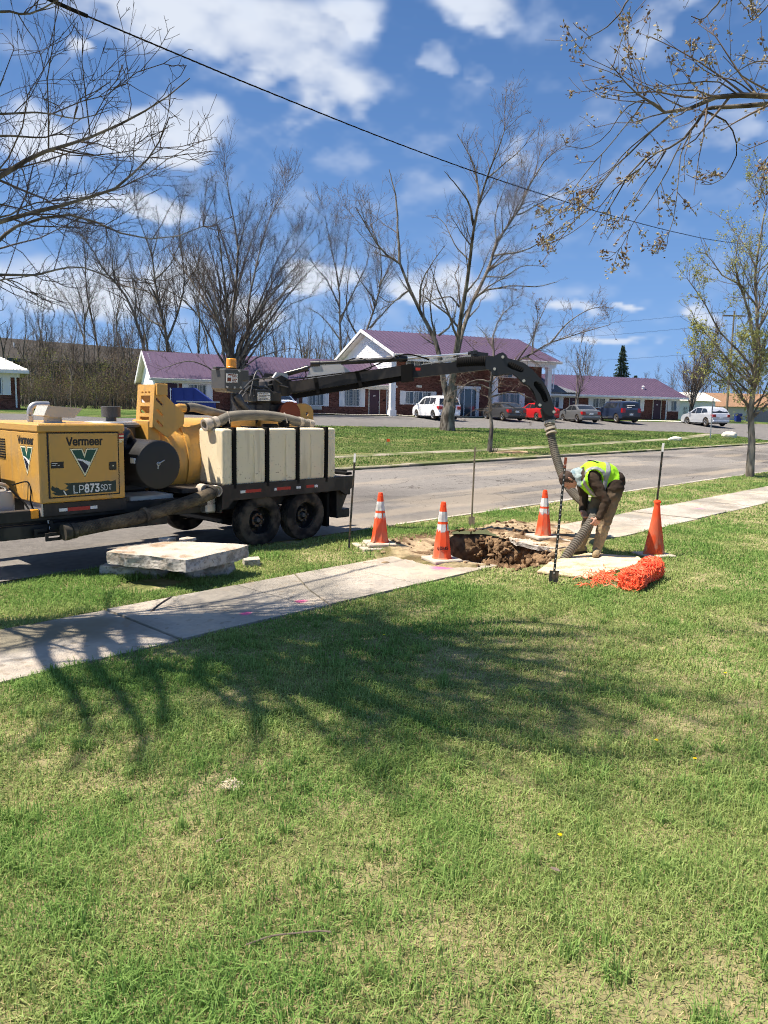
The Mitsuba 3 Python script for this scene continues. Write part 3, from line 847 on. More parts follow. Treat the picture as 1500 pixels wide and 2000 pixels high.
tp('latch_key', cyl((4.15, 7.984, 1.16), (4.15, 7.978, 1.16), .008, 10), 'steel_bright', dr_)
tp('data_plate', bx(3.468, 3.603, 7.991, 7.995, 1.156, 1.222), 'decal_black', dr_)
tp('data_plate_print', cat(bx(3.475, 3.535, 7.989, 7.992, 1.206, 1.212), bx(3.475, 3.52, 7.989, 7.992, 1.186, 1.192), bx(3.54, 3.56, 7.989, 7.992, 1.184, 1.19)), 'decal_white', dr_)


def on_side(x, z, d=7.9945):
    return T(x, d, z) @ SIDE


def on_front(t, z, d=3.3515):
    return T(d, t, z) @ FRONT


def fit_text(text, w, h, M, bold):
    m = meshkit.text_mesh(text, h, .0022, bold)
    if bold:
        m = cat(*[xf(m, T(q * h * .05, r_ * h * .035, (i * 3 + j) * .00012)) for i, q in enumerate((-.5, 0, .5)) for j, r_ in enumerate((-.5, 0, .5))])
    x0, x1 = m.bounds[0][0], m.bounds[1][0]
    m.apply_translation((-x0, 0, 0))
    return xf(m, M @ np.diag([w / (x1 - x0), 1, 1, 1.0]))


def v_logo(M, w, h, parent):
    """the V: cream outline, green arms, white road sweeping across, dark point"""
    vp = Polygon([(0, 0), (.40 * w, 0), (.5 * w, -.30 * h), (.60 * w, 0), (w, 0), (.5 * w, -h)])
    tp('logo_outline', prism(vp.buffer(.014, join_style=2), .0012, M), 'decal_black', parent, False)
    tp('logo_border', prism(vp.buffer(.009, join_style=2), .0018, M), 'decal_cream', parent, False)
    inner = vp.buffer(-.004, join_style=2)
    road_ = Polygon([(.18 * w, -.35 * h), (.36 * w, -.37 * h), (.55 * w, -.44 * h), (.72 * w, -.50 * h), (.66 * w, -.66 * h), (.56 * w, -.58 * h), (.42 * w, -.47 * h), (.24 * w, -.41 * h)])
    low = Polygon([(-w, -2 * h), (-w, -.33 * h), (.24 * w, -.40 * h), (.42 * w, -.47 * h), (.56 * w, -.58 * h), (.66 * w, -.66 * h), (2 * w, -.66 * h), (2 * w, -2 * h)])
    tp('logo_green', prism(inner.difference(low).difference(road_), .0026, M), 'decal_green', parent, False)
    tp('logo_dark', prism(inner.intersection(low).difference(road_), .0026, M), 'decal_navy', parent, False)
    tp('logo_road', prism(inner.intersection(road_), .0030, M), 'decal_white', parent, False)


tp('lettering', fit_text('Vermeer', .405, .082, on_side(3.638, 1.392), True), 'decal_black', dr_, False, label='black lettering reading Vermeer on the housing door')
v_logo(on_side(3.69, 1.345), .285, .27, dr_)
band = Polygon([(3.60, .992), (4.02, .992), (4.10, .998), (4.13, .985), (4.186, 1.0), (4.186, .868), (3.60, .866), (3.57, .895), (3.65, .925), (3.61, .94), (3.645, .965)])
splash = Polygon([(3.459, .945), (3.475, .975), (3.50, .955), (3.53, .955), (3.555, .93), (3.60, .925), (3.625, .90), (3.585, .866), (3.54, .866), (3.50, .875), (3.47, .90), (3.51, .905), (3.465, .925)])
Mz = on_side(0, 0)
tp('model_band', prism(band, .0012, Mz), 'decal_deep_green', dr_, False)
tp('model_splash', prism(splash, .0012, Mz), 'decal_deep_green', dr_, False)
tp('splash_stripe', prism([(3.585, .915), (3.60, .915), (3.628, .864), (3.613, .864)], .002, Mz), 'decal_white', dr_, False)
tp('model_lettering', cat(fit_text('LP', .115, .086, on_side(3.70, .880, 7.9935), False), fit_text('873', .17, .086, on_side(3.822, .884, 7.9935), True), fit_text('SDT', .125, .066, on_side(4.005, .890, 7.9935), False)), 'decal_white', dr_, False, label='pale lettering reading LP873 SDT on the housing door')
tp('warning_label', bx(4.238, 4.297, 8.000, 8.0045, 1.455, 1.512), 'decal_red', eh)
tp('warning_label_print', cat(bx(4.240, 4.295, 7.9985, 8.002, 1.475, 1.492), bx(4.240, 4.295, 7.9995, 8.0045, 1.435, 1.451), bx(4.240, 4.275, 7.9995, 8.0045, 1.415, 1.425)), 'decal_cream', eh)
tp('lettering', fit_text('Vermeer', .40, .082, on_front(8.52, 1.40), True), 'decal_black', eh, False, label='black lettering reading Vermeer on the front of the housing')
v_logo(on_front(8.445, 1.365), .285, .27, eh)
lv = [bx(3.340, 3.352, 8.87 + i * .034, 8.87 + i * .034 + .020, 1.22 + j * .028, 1.22 + j * .028 + .016) for i in range(18) for j in range(8)]
tp('louvre_holes', cat(*lv), 'decal_black', eh, False)
tp('exhaust_pipe', pipe([(3.648, 8.9, 1.60), (3.65, 8.9, 1.74), (3.685, 8.9, 1.80), (3.76, 8.9, 1.815), (3.86, 8.9, 1.815)], .034, 14), 'galvanised', eh)
hood = side_prism([(3.565, 1.698), (3.612, 1.805), (3.996, 1.782), (3.90, 1.674), (3.67, 1.68)], 8.34, 8.62)
tp('vent_hood', cat(hood, cyl((3.72, 8.48, 1.612), (3.72, 8.48, 1.684), .095, 24), cyl((3.72, 8.48, 1.612), (3.72, 8.48, 1.624), .13, 24)), 'pale_grey_paint', eh)
# filters
cy = tp('cyclone', lathe([(0, .0), (.29, .0), (.29, .60), (.345, .61), (.345, .64), (.32, .655), (0, .668)], 36, T(4.62, 8.92, .95)), 'dark_grey_paint')
tp('cyclone_lid', lathe([(0, .0), (.31, .0), (.30, .012), (0, .018)], 36, T(4.62, 8.92, 1.609)), 'galvanised', cy)
tp('precleaner', lathe([(0, 0), (.062, 0), (.062, .05), (.112, .055), (.115, .18), (.105, .185), (.10, .16), (0, .16)], 24, T(4.62, 8.9, 1.62)), 'dark_grey_paint', cy)
tp('tank_collar', cat(bx(4.92, 5.08, 8.55, 8.95, 1.30, 1.645, .012)), 'yellow_paint')
fc = tp('air_filter', xf(lathe([(0, -.012), (.20, -.012), (.275, .0), (.285, .012), (.285, .60), (.26, .63), (0, .64)], 40), T(4.71, 7.97, 1.145) @ RX(-90)), 'black_satin')
tp('filter_clip', cat(tubes(np.array([[4.69, 7.952, 1.16], [4.77, 7.952, 1.20]]), np.full(2, .007), 6, True), lathe([(.016, 0), (.024, .004), (.016, .008)], 14, T(4.695, 7.956, 1.16) @ RX(90)), tubes(np.array([[4.69, 7.952, 1.15], [4.685, 7.952, 1.10]]), np.full(2, .006), 6, True)), 'galvanised', fc)
tp('filter_label', bx(4.42, 4.47, 8.0, 8.1, 1.17, 1.23), 'decal_white', fc)
tp('intake_elbow', pipe([(4.40, 8.35, 1.25), (4.42, 8.3, 1.42), (4.50, 8.35, 1.50), (4.60, 8.45, 1.42), (4.66, 8.5, 1.25)], .07, 14), 'black_gloss')
tp('pump_tray', cat(bx(4.48, 5.05, 8.22, 8.7, .645, .765, .01)), 'cream_trim')
tp('pump_block', cat(bx(4.4, 5.2, 8.75, 9.4, .62, .92, .02), bx(4.5, 4.9, 8.6, 8.9, .78, 1.0, .02)), 'black_paint')
tp('under_tank_valve', cat(cyl((5.52, 8.12, .60), (5.52, 8.42, .60), .07, 18), bx(5.43, 5.585, 8.1, 8.35, .50, .72, .02)), 'galvanised')

# parts at the front, cut by the picture's edge
tp('battery_canister', cat(tm(rbox(2.98, 3.26, 8.42, 8.78, .60, .90, .03, 12)), pipe([(3.0, 8.5, .90), (3.06, 8.45, .97), (3.16, 8.45, .96), (3.22, 8.5, .91)], .025, 8)), 'galvanised')
tp('tool_box', bx(2.72, 3.24, 8.72, 9.35, .66, 1.26, .02), 'black_matt')
tp('coiled_hose', cat(*[pipe([(2.8, 8.74 - .012 * k, 1.28 + .02 * k), (2.95, 8.68, 1.34 + .02 * k), (3.12, 8.72, 1.30 + .015 * k), (3.2, 8.75, 1.18)], .012, 6) for k in range(3)]), 'hose_rubber')
tp('control_cable', cat(pipe([(3.24, 8.44, .96), (3.34, 8.3, 1.0), (3.345, 8.22, .92), (3.33, 8.2, .80), (3.36, 8.2, .70)], .008, 6), pipe([(3.2, 8.42, .93), (3.3, 8.3, .78), (3.34, 8.2, .66)], .010, 6)), 'black_matt')
tp('side_lamp', bx(3.285, 3.365, 8.09, 8.13, .63, .725, .006), 'amber_lens')
tp('reflective_strip', bx(3.655, 3.90, 8.042, 8.05, .685, .725), 'decal_red')
for a, b in ((3.56, 3.65), (3.905, 3.985)):
    tp('reflective_strip', bx(a, b, 8.042, 8.05, .688, .722), 'decal_white')
tp('tow_chain', cat(pipe([(3.0, 8.5, .6), (3.05, 8.45, .40), (3.06, 8.45, .33)], .010, 6), pipe([(3.48, 8.15, .62), (3.49, 8.12, .48)], .012, 6)), 'galvanised')

# hoses slung along the side
lh = tp('wash_hose', ribbed([(3.56, 7.90, .485), (3.84, 7.90, .512), (4.35, 7.90, .562), (4.85, 7.90, .652), (5.27, 7.91, .745), (5.45, 7.98, .78)], .072, .05, .016, 16), 'muddy_hose')
tp('hose_coupling', cat(cyl((3.53, 7.90, .484), (3.60, 7.90, .49), .088, 20), cyl((3.62, 7.90, .49), (3.66, 7.90, .496), .084, 20), cyl((5.38, 7.95, .77), (5.45, 7.99, .785), .085, 20)), 'muddy_hose', lh)
tp('hose_sleeve', cyl((4.46, 7.90, .58), (4.50, 7.90, .587), .092, 20), 'muddy_hose', lh)
lat = [side_prism([(3.37, .485), (3.37, .40), (3.56, .40), (3.60, .47), (3.56, .56), (3.53, .56), (3.545, .485), (3.52, .43), (3.40, .43), (3.40, .455), (3.5, .455), (3.5, .485)], 7.955, 7.975)]
tp('hose_cradle', cat(lat[0], xf(lat[0], T(-.07, .11, .035))), 'black_paint')
tp('suction_port', xf(lathe([(.055, -.06), (.07, -.06), (.07, .06), (.055, .06), (.05, .03), (0, .03)], 22), T(5.335, 8.02, .815) @ RX(90)), 'cone_base_grey')
tp('suction_port', xf(lathe([(.055, -.06), (.07, -.06), (.07, .06), (.055, .06), (.05, .03), (0, .03)], 22), T(5.51, 8.02, .79) @ RX(90)), 'cone_base_grey')
th = tp('stowed_hose', ribbed([(5.58, 8.27, 1.603), (5.76, 8.27, 1.642), (5.91, 8.28, 1.695), (6.12, 8.30, 1.717), (6.39, 8.32, 1.724), (6.67, 8.33, 1.708), (6.93, 8.33, 1.672), (7.16, 8.32, 1.625), (7.32, 8.31, 1.596)], .064, .05, .016, 18), 'hose_rubber')
tp('hose_mouth', cat(xf(lathe([(.050, 0), (.078, 0), (.082, .03), (.076, .08), (.066, .10), (.050, .10), (.050, 0)], 24), T(5.53, 8.27, 1.592) @ RY(78)), cyl((5.66, 8.27, 1.62), (5.72, 8.27, 1.635), .074, 20)), 'cone_base_grey', th)
tp('hose_mouth', cat(cyl((7.28, 8.312, 1.603), (7.36, 8.31, 1.588), .076, 20), cyl((7.12, 8.32, 1.635), (7.17, 8.32, 1.625), .072, 20)), 'cone_base_grey', th)
tp('hose_bracket', cat(bx(5.84, 5.90, 8.22, 8.34, 1.555, 1.66, .004), bx(6.80, 6.90, 8.25, 8.38, 1.555, 1.65, .004)), 'black_matt')
tp('tie_cord', cat(pipe([(5.86, 8.19, 1.62), (5.88, 8.26, 1.76), (5.92, 8.36, 1.72)], .008, 6), pipe([(6.85, 8.24, 1.62), (6.86, 8.31, 1.75), (6.9, 8.4, 1.7)], .008, 6)), 'cone_base_grey')

# mast, control box, boom
tp('mast', cat(cyl((7.05, 9.1, 1.60), (7.05, 9.1, 2.02), .17, 20), bx(6.85, 7.45, 8.95, 9.35, 1.72, 1.88, .02), bx(6.8, 7.3, 8.9, 9.3, 1.90, 2.06, .02), bx(7.17, 7.28, 8.92, 9.1, 1.88, 2.24, .02), bx(6.5, 6.9, 8.85, 9.2, 1.66, 1.76, .02), side_prism([(7.1, 2.04), (7.5, 2.0), (7.62, 2.20), (7.35, 2.30), (7.12, 2.2)], 8.98, 9.32)), 'black_paint')
tp('turret_plate', side_prism([(7.18, 2.20), (7.30, 2.34), (7.52, 2.33), (7.50, 2.19)], 9.02, 9.06), 'galvanised')
cb = tp('control_box', cat(bx(6.17, 6.46, 8.72, 9.05, 2.06, 2.335, .012), bx(6.46, 6.60, 8.76, 9.0, 2.18, 2.335, .012), side_prism([(6.17, 2.10), (6.46, 2.10), (6.42, 2.02), (6.22, 2.03)], 8.74, 9.03), bx(6.12, 6.30, 8.86, 8.94, 2.33, 2.36, .004)), 'dark_grey_paint')
tp('box_label', bx(6.185, 6.37, 8.714, 8.719, 2.15, 2.27), 'decal_white', cb)
tp('box_label_print', cat(bx(6.215, 6.35, 8.7115, 8.7155, 2.245, 2.262), *[bx(6.28, 6.28 + w, 8.7115, 8.7155, 2.155 + i * .018, 2.164 + i * .018) for i, w in enumerate((.08, .06, .075, .05, .08))], bx(6.20, 6.26, 8.7115, 8.7155, 2.165, 2.215)), 'rust_red', cb)
tp('box_bolts', cat(*[cyl((x, 8.722, z), (x, 8.71, z), .016, 8) for x, z in ((6.2, 2.09), (6.32, 2.085), (6.42, 2.09), (6.40, 2.31))]), 'grey_paint', cb)
bc_ = tp('beacon', lathe([(0, .0), (.074, .0), (.074, .02), (.07, .025), (.068, .125), (.06, .138), (0, .142)], 24, T(6.387, 8.88, 2.345)), 'amber_lens', label='amber beacon on the control box')
tp('beacon_base', lathe([(0, 0), (.08, 0), (.08, .015), (0, .015)], 24, T(6.387, 8.88, 2.334)), 'black_matt', bc_)
tp('hydraulic_pump', lathe([(0, 0), (.095, 0), (.095, .075), (.085, .082), (.02, .082), (.02, .10), (0, .10)], 24, T(6.92, 9.1, 2.05 + .15)), 'black_gloss')
tp('valve_block', cat(bx(6.80, 7.06, 8.86, 9.05, 1.90, 2.08, .012), bx(6.78, 6.96, 9.0, 9.2, 2.06, 2.2, .01)), 'black_gloss')
tp('valve_label', cat(bx(6.82, 7.04, 8.852, 8.858, 1.92, 2.035)), 'decal_white')
tp('valve_label_print', cat(*[bx(6.83, 7.03 - .03 * (i % 3), 8.849, 8.8535, 1.93 + i * .021, 1.938 + i * .021) for i in range(5)]), 'decal_black')
rh = random.Random(12)
hz = []
for i in range(9):
    a = np.array([6.45 + rh.uniform(0, .5), 8.8 + rh.uniform(0, .3), 2.0 + rh.uniform(-.1, .1)])
    b = np.array([7.1 + rh.uniform(0, .4), 8.9 + rh.uniform(0, .25), 2.05 + rh.uniform(-.15, .18)])
    m = (a + b) / 2 + np.array([0, 0, rh.uniform(.02, .25)])
    hz.append(pipe([a, a + (m - a) * .5 + (0, 0, .06), m, b + (m - b) * .5 + (0, 0, .04), b], .011, 6))
for i in range(5):
    hz.append(pipe([(6.38 + .03 * i, 8.85, 2.0), (6.36 + .04 * i, 8.78, 1.88), (6.46 + .03 * i, 8.75, 1.75), (6.62 + .05 * i, 8.8, 1.66)], .018, 6))
hz.append(pipe([(6.38, 8.75, 1.98), (6.42, 8.72, 1.90), (6.62, 8.72, 1.72), (6.74, 8.75, 1.62)], .045, 10))
tp('hydraulic_hoses', cat(*hz), 'dark_grey_paint')
tp('deck_clutter', cat(bx(6.0, 6.6, 8.6, 8.9, 1.55, 1.66, .02), bx(6.7, 7.1, 8.62, 8.9, 1.56, 1.66, .02), cyl((6.2, 8.65, 1.66), (6.5, 8.85, 1.72), .04, 10)), 'yellow_paint')
reel = [(7.30, 1.58), (7.405, 1.737), (7.536, 1.789), (7.60, 1.86), (7.697, 1.893), (7.834, 1.896), (7.93, 1.86), (7.98, 1.79), (7.99, 1.58)]
rl = tp('hose_reel', cat(side_prism(Polygon(reel).difference(Point(7.86, 1.74).buffer(.03)), 8.98, 9.0), side_prism(reel, 9.36, 9.38)), 'yellow_paint', smooth=False)
tp('reel_drum', xf(lathe([(0, 0), (.20, 0), (.20, .02), (.10, .02), (.12, .07), (.125, .2), (.10, .28), (.20, .28), (.20, .30), (0, .30)], 28), T(7.42, 8.86, 1.72) @ RX(-90)), 'rust_red', rl)
tp('reel_hose', cat(*[lathe([(.145 + .016 * (k % 2), 0), (.162 + .016 * (k % 2), .017), (.145 + .016 * (k % 2), .034), (.128, .017)], 28, T(7.42, 8.9 + .034 * k, 1.72) @ RX(-90)) for k in range(6)]), 'rust_red', rl)

# boom, in the upright plane it swings in: x outwards along it from the elbow, z up
BD = np.array([.5721816, -.82012695])
_ec = ST(9.25, 6.57)
_bd = BD[0] * U + BD[1] * V
MBM = np.array([[_bd[0], -_bd[1], 0, _ec[0]], [_bd[1], _bd[0], 0, _ec[1]], [0, 0, 1, 0], [0, 0, 0, 1.0]])


def bp(name, mesh, m, parent=tr, smooth=30, **kw):
    return put(name, mesh, m, parent, smooth, M=MBM, **kw)


bo = bp('boom', cat(side_prism([(-3.2, 2.0), (-3.2, 2.17), (-3.08, 2.195), (-1.147, 2.488), (-1.141, 2.345), (-3.08, 2.015)], -.085, .085)), 'black_paint', smooth=False)
bp('boom_underside', side_prism([(-2.95, 2.03), (-1.2, 2.33), (-1.2, 2.262), (-2.9, 1.965)], -.05, .05), 'black_matt', bo, False)
for cpoly, cy_ in (([(-1.30, 2.47), (-1.13, 2.497), (-1.125, 2.25), (-1.29, 2.225)], .105), ([(-1.98, 2.375), (-1.93, 2.385), (-1.86, 2.16), (-1.91, 2.15)], .10), ([(-2.60, 2.27), (-2.55, 2.28), (-2.50, 2.05), (-2.55, 2.04)], .095)):
    bp('boom_collar', side_prism(cpoly, -cy_, cy_), 'black_matt', bo, False)
bp('boom_extension', side_prism([(-1.2, 2.455), (-.02, 2.585), (-.02, 2.43), (-1.2, 2.285)], -.062, .062), 'black_paint', bo, False)
bp('red_decal', bx(-1.09, -1.02, -.064, .064, 2.40, 2.44), 'decal_red', bo)
links = []
for i in range(46):
    f_ = i / 45
    x = -1.0 + .70 * f_
    z = 2.478 + (2.575 - 2.478) * f_ + .004
    h = .012 + .045 * f_
    links.append(bx(x - .005, x + .005, -.05, .05, z, z + h, .001))
bp('cable_carrier', cat(*links), 'grey_paint', bo, False)
bp('boom_bracket', side_prism([(-2.64, 2.47), (-2.25, 2.515), (-2.0, 2.325), (-2.75, 2.21)], -.03, .03), 'grey_paint', bo, False)
bp('hydraulic_cylinder', cat(cyl((-2.62, 0, 2.478), (-1.24, 0, 2.572), .036, 18), cyl((-2.66, 0, 2.475), (-2.52, 0, 2.485), .05, 14), cyl((-1.34, 0, 2.566), (-1.22, 0, 2.574), .046, 14), cyl((-1.95, 0, 2.524), (-1.80, 0, 2.535), .039, 14)), 'black_gloss', bo)
bp('piston_rod', cyl((-1.25, 0, 2.571), (-.24, 0, 2.66), .019, 14), 'steel_bright', bo)
bp('rod_end', cat(cyl((-.34, 0, 2.652), (-.20, 0, 2.664), .034, 12), side_prism([(-.30, 2.56), (-.30, 2.69), (-.05, 2.66), (-.05, 2.56)], -.04, .04), bx(-.27, -.21, -.06, .06, 2.63, 2.70, .01)), 'black_gloss', bo)
bp('levelling_cylinder', cat(cyl((-3.06, 0, 2.32), (-2.74, 0, 2.41), .038, 14), cyl((-2.76, 0, 2.40), (-2.70, 0, 2.42), .046, 14), cyl((-2.72, 0, 2.415), (-2.62, 0, 2.47), .016, 10), cyl((-3.2, 0, 2.28), (-3.05, 0, 2.32), .02, 10), side_prism([(-3.42, 2.2), (-3.34, 2.33), (-3.1, 2.32), (-3.06, 2.2)], -.1, .1)), 'black_gloss', bo)
bp('feed_hoses', cat(pipe([(-3.4, -.1, 2.12), (-3.1, -.12, 2.21), (-2.7, -.12, 2.27), (-2.2, -.11, 2.34), (-1.9, -.11, 2.38), (-1.55, -.09, 2.52), (-1.4, -.05, 2.58)], .010, 6), pipe([(-2.2, -.05, 2.50), (-1.95, -.06, 2.57), (-1.78, -.08, 2.52), (-1.74, -.1, 2.42), (-1.9, -.1, 2.37)], .008, 6), pipe([(-2.75, 0, 2.39), (-2.73, -.04, 2.3), (-2.8, -.06, 2.2)], .008, 6), pipe([(-1.4, -.03, 2.60), (-1.2, -.05, 2.63), (-1.0, -.03, 2.59), (-.9, 0, 2.56)], .012, 6)), 'black_matt', bo)
bp('pivot_pin', cyl((-3.07, -.10, 2.09), (-3.07, .10, 2.09), .04, 16), 'dark_grey_paint', bo)
outer = [(-.084, 2.599), (.032, 2.612), (.101, 2.653), (.158, 2.668), (.206, 2.631), (.225, 2.588), (.325, 2.563), (.466, 2.518), (.585, 2.427), (.694, 2.313), (.78, 2.199), (.843, 2.072), (.884, 1.957), (.923, 1.865), (.914, 1.806), (.846, 1.781), (.774, 1.827), (.736, 1.890), (.655, 1.900), (.642, 1.941), (.662, 2.0), (.61, 2.127), (.537, 2.207), (.455, 2.24), (.394, 2.309), (.31, 2.366), (.182, 2.364), (.078, 2.339), (.019, 2.355), (.0, 2.408), (-.084, 2.44)]
s1 = Polygon([(.234, 2.527), (.303, 2.528), (.457, 2.449), (.454, 2.397), (.413, 2.39), (.284, 2.435), (.224, 2.469)]).buffer(-.012).buffer(.012)
s2 = Polygon([(.605, 2.254), (.638, 2.272), (.709, 2.233), (.784, 2.106), (.818, 2.002), (.791, 1.967), (.744, 1.989), (.705, 2.082), (.607, 2.208)]).buffer(-.015).buffer(.015)
plate = Polygon(outer).buffer(-.012).buffer(.024).buffer(-.012).difference(unary_union([s1, s2]))
ea = bp('elbow_arm', cat(side_prism(plate, -.13, -.112), side_prism(plate, .112, .13)), 'black_gloss', bo, False)
bp('arm_pins', cat(*[cyl((x, -.15, z), (x, .15, z), .021, 14) for x, z in ((.157, 2.601), (.048, 2.432), (.465, 2.273), (.706, 1.936), (.905, 1.845))]), 'pale_grey_paint', bo)
bp('arm_hose', ribbed([(-.5, 0, 2.52), (-.1, 0, 2.54), (.2, 0, 2.50), (.40, 0, 2.42), (.58, 0, 2.28), (.70, 0, 2.12), (.80, 0, 1.96), (.845, 0, 1.82)], .088, .05, .03, 16), 'black_matt', bo)
tipw = (MBM @ np.array([.83, 0, 1.80, 1]))[:3]
bp('arm_nozzle', cat(cyl((.80, 0, 1.90), (.846, 0, 1.74), .088, 20), cyl((.845, 0, 1.76), (.85, 0, 1.73), .098, 20)), 'black_paint', bo)
HOSE = [(2.345, 11.126, 1.76), (2.35, 11.05, 1.62), (2.392, 11.0, 1.383), (2.445, 10.85, 1.125), (2.504, 10.65, .905), (2.592, 10.42, .739), (2.696, 10.15, .627), (2.734, 9.92, .563), (2.681, 9.76, .497), (2.564, 9.66, .364), (2.43, 9.58, .197), (2.301, 9.52, .035), (2.19, 9.47, -.154)]
sh = put('suction_hose', ribbed(HOSE, .054, .15, .030, 18), 'suction_hose_grey', tr, 25)
put('hose_wrap', cat(cyl(HOSE[0], (2.348, 11.08, 1.66), .079, 18), cyl((2.352, 11.05, 1.62), (2.36, 11.04, 1.59), .084, 18), cyl((2.365, 11.03, 1.55), (2.37, 11.02, 1.53), .08, 18)), 'cone_base_grey', sh, 30)

# ---------------------------------------------------------------- the motel and the houses (x along the front, y back, z up from the car park)
def house(key, M):
    def p(name, mesh, m, parent=key, smooth=False, **kw):
        return put(name, mesh, m, parent, smooth, M=M, **kw)
    return p


def roof_slope(a0, a1, w0, z0, w1, z1, th=.10, rib=.40, h=.045):
    """one pitch of a metal roof with its raised seams: (panel, seams)"""
    n = np.array([0, -(z1 - z0), (w1 - w0)]) / math.hypot(z1 - z0, w1 - w0) * (1 if w1 > w0 else -1)
    q = np.array([(a0, w0, z0), (a1, w0, z0), (a1, w1, z1), (a0, w1, z1)])
    panel = tm(m3.Manifold.hull_points(np.vstack([q, q - n * th])))
    seams = []
    for a in np.arange(a0 + .1, a1 - .05, rib):
        s = np.array([(a, w0, z0), (a + .05, w0, z0), (a + .05, w1, z1), (a, w1, z1)])
        seams.append(tm(m3.Manifold.hull_points(np.vstack([s + n * h * np.array([[1]] * 4), s - n * .02]))))
    return panel, cat(*seams)


def window(p, a0, a1, z0, z1, y=0.0, shutters=True, panes=2, grid=False, glass='glass_dark', sw=.42, frame='white_trim'):
    w = p('window', cat(bx(a0, a1, y - .05, y + .02, z0, z0 + .06), bx(a0, a1, y - .05, y + .02, z1 - .06, z1), bx(a0, a0 + .06, y - .05, y + .02, z0 + .06, z1 - .06), bx(a1 - .06, a1, y - .05, y + .02, z0 + .06, z1 - .06),
                      *[bx(a0 + (a1 - a0) * k / panes - .025, a0 + (a1 - a0) * k / panes + .025, y - .045, y + .02, z0 + .06, z1 - .06) for k in range(1, panes)]), frame)
    for k in range(panes):
        b0, b1 = a0 + (a1 - a0) * k / panes + .03, a0 + (a1 - a0) * (k + 1) / panes - .03
        p('pane', bx(b0, b1, y - .025, y - .015, z0 + .06, z1 - .06), glass, w)
    p('curtain', cat(*[bx(a0 + .1 + .21 * i, a0 + .1 + .21 * i + .13, y - .031, y - .0265, z0 + .08 + .02 * (i % 3), z1 - .07) for i in range(int((a1 - a0 - .2) / .21)) if i % 4 != 2]), 'curtain', w)
    if grid:
        p('glazing_bars', cat(*[bx(a0 + .03, a1 - .03, y - .04, y - .033, z, z + .025) for z in np.linspace(z0, z1, 7)[1:-1]], *[bx(a, a + .025, y - .041, y - .034, z0, z1) for a in np.linspace(a0, a1, 9)[1:-1]]), 'curtain', w)
    if shutters:
        for s0, s1 in ((a0 - sw - .02, a0 - .02), (a1 + .02, a1 + sw + .02)):
            sh_ = p('shutter', bx(s0, s1, y - .05, y, z0 - .02, z1 + .02, .006), 'white_trim')
            p('shutter_slats', cat(*[bx(s0 + .05, s1 - .05, y - .056, y - .049, z, z + .03) for z in np.arange(z0 + .05, z1 - .05, .06)]), 'white_trim', sh_)
    return w


def door(p, a0, a1, z1, y=0.0, m='door_purple'):
    d = p('door', bx(a0, a1, y - .03, y + .02, .02, z1, .004), m)
    p('door_frame', cat(bx(a0 - .07, a0, y - .05, y + .02, 0, z1), bx(a1, a1 + .07, y - .05, y + .02, 0, z1), bx(a0 - .07, a1 + .07, y - .05, y + .02, z1, z1 + .07)), 'cream_trim', d)
    p('door_number', bx((a0 + a1) / 2 - .1, (a0 + a1) / 2 + .1, y - .036, y - .03, z1 - .52, z1 - .45), 'white_trim', d)
    p('door_handle', bx(a1 - .12, a1 - .06, y - .07, y - .03, .98, 1.04, .01), 'galvanised', d)
    return d


mo = thing('motel', 'long red brick motel with purple metal roofs and a two storey white gabled middle', 'building')
p = house(mo, MB)
# left wing
p('wall', cat(bx(-19.0, -.3, 0, 8, -.3, 2.42)), 'brick')
pan, sea = roof_slope(-19.45, 0.0, -.55, 2.36, 4, 4.50)
rf = p('roof', cat(pan, roof_slope(-19.45, 0, 8.55, 2.36, 4, 4.50)[0]), 'metal_roof')
p('seams', sea, 'metal_roof', rf, kind='stuff')
p('fascia', cat(bx(-19.45, 0, -.62, -.55, 2.20, 2.375, .004), bx(-19.0, -.3, -.05, 0.02, 2.05, 2.3)), 'white_trim')
p('gutter', bx(-19.4, -.1, -.70, -.62, 2.26, 2.36, .01), 'cream_trim')
p('soffit', bx(-19.4, 0, -.55, 0, 2.20, 2.24), 'cream_trim')
sid = [bx(-19.06, -19.0, w0, w1, z, z + .175) for z in np.arange(.35, 4.2, .18) for w0, w1 in [(max(0, (z - 2.42) / 2.05 * 4 + .05), min(8, 8 - (z - 2.42) / 2.05 * 4 - .05))] if w1 > w0]
p('siding', cat(*[rough(xf(m, T(x=.0)), 0, 1) for m in sid]), 'white_siding', kind='stuff')
p('bargeboard', tm(m3.Manifold.hull_points(np.array([(-19.5, -.6, 2.18), (-19.5, -.6, 2.38), (-19.5, 4, 4.52), (-19.5, 4, 4.32), (-19.44, -.6, 2.18), (-19.44, -.6, 2.38), (-19.44, 4, 4.52), (-19.44, 4, 4.32)]))), 'white_trim')
p('bargeboard', tm(m3.Manifold.hull_points(np.array([(x, w, z) for x in (-19.52, -19.44) for w, z in ((4.02, 4.52), (4.02, 4.22), (8.65, 2.08), (8.65, 2.36))]))), 'white_trim')
p('verge_soffit', tm(m3.Manifold.hull_points(np.array([(x, w, z - dz) for x in (-19.44, -19.06) for w, z in ((4.0, 4.38), (8.5, 2.28)) for dz in (.0, .05)]))), 'cream_trim')
door(p, -18.3, -17.45, 2.06)
window(p, -16.66, -15.35, .75, 2.02, sw=.44)
door(p, -13.2, -12.3, 2.03)
window(p, -11.4, -9.9, .75, 2.0)
door(p, -9.15, -8.3, 2.03)
window(p, -7.47, -6.12, .62, 1.62, sw=.40)
window(p, -4.40, -3.04, .62, 2.02, panes=1, grid=True, sw=.42)
door(p, -2.22, -1.36, 2.0)
p('mailbox', bx(-1.0, -.82, -.06, 0, 1.12, 1.25, .01), 'black_matt')
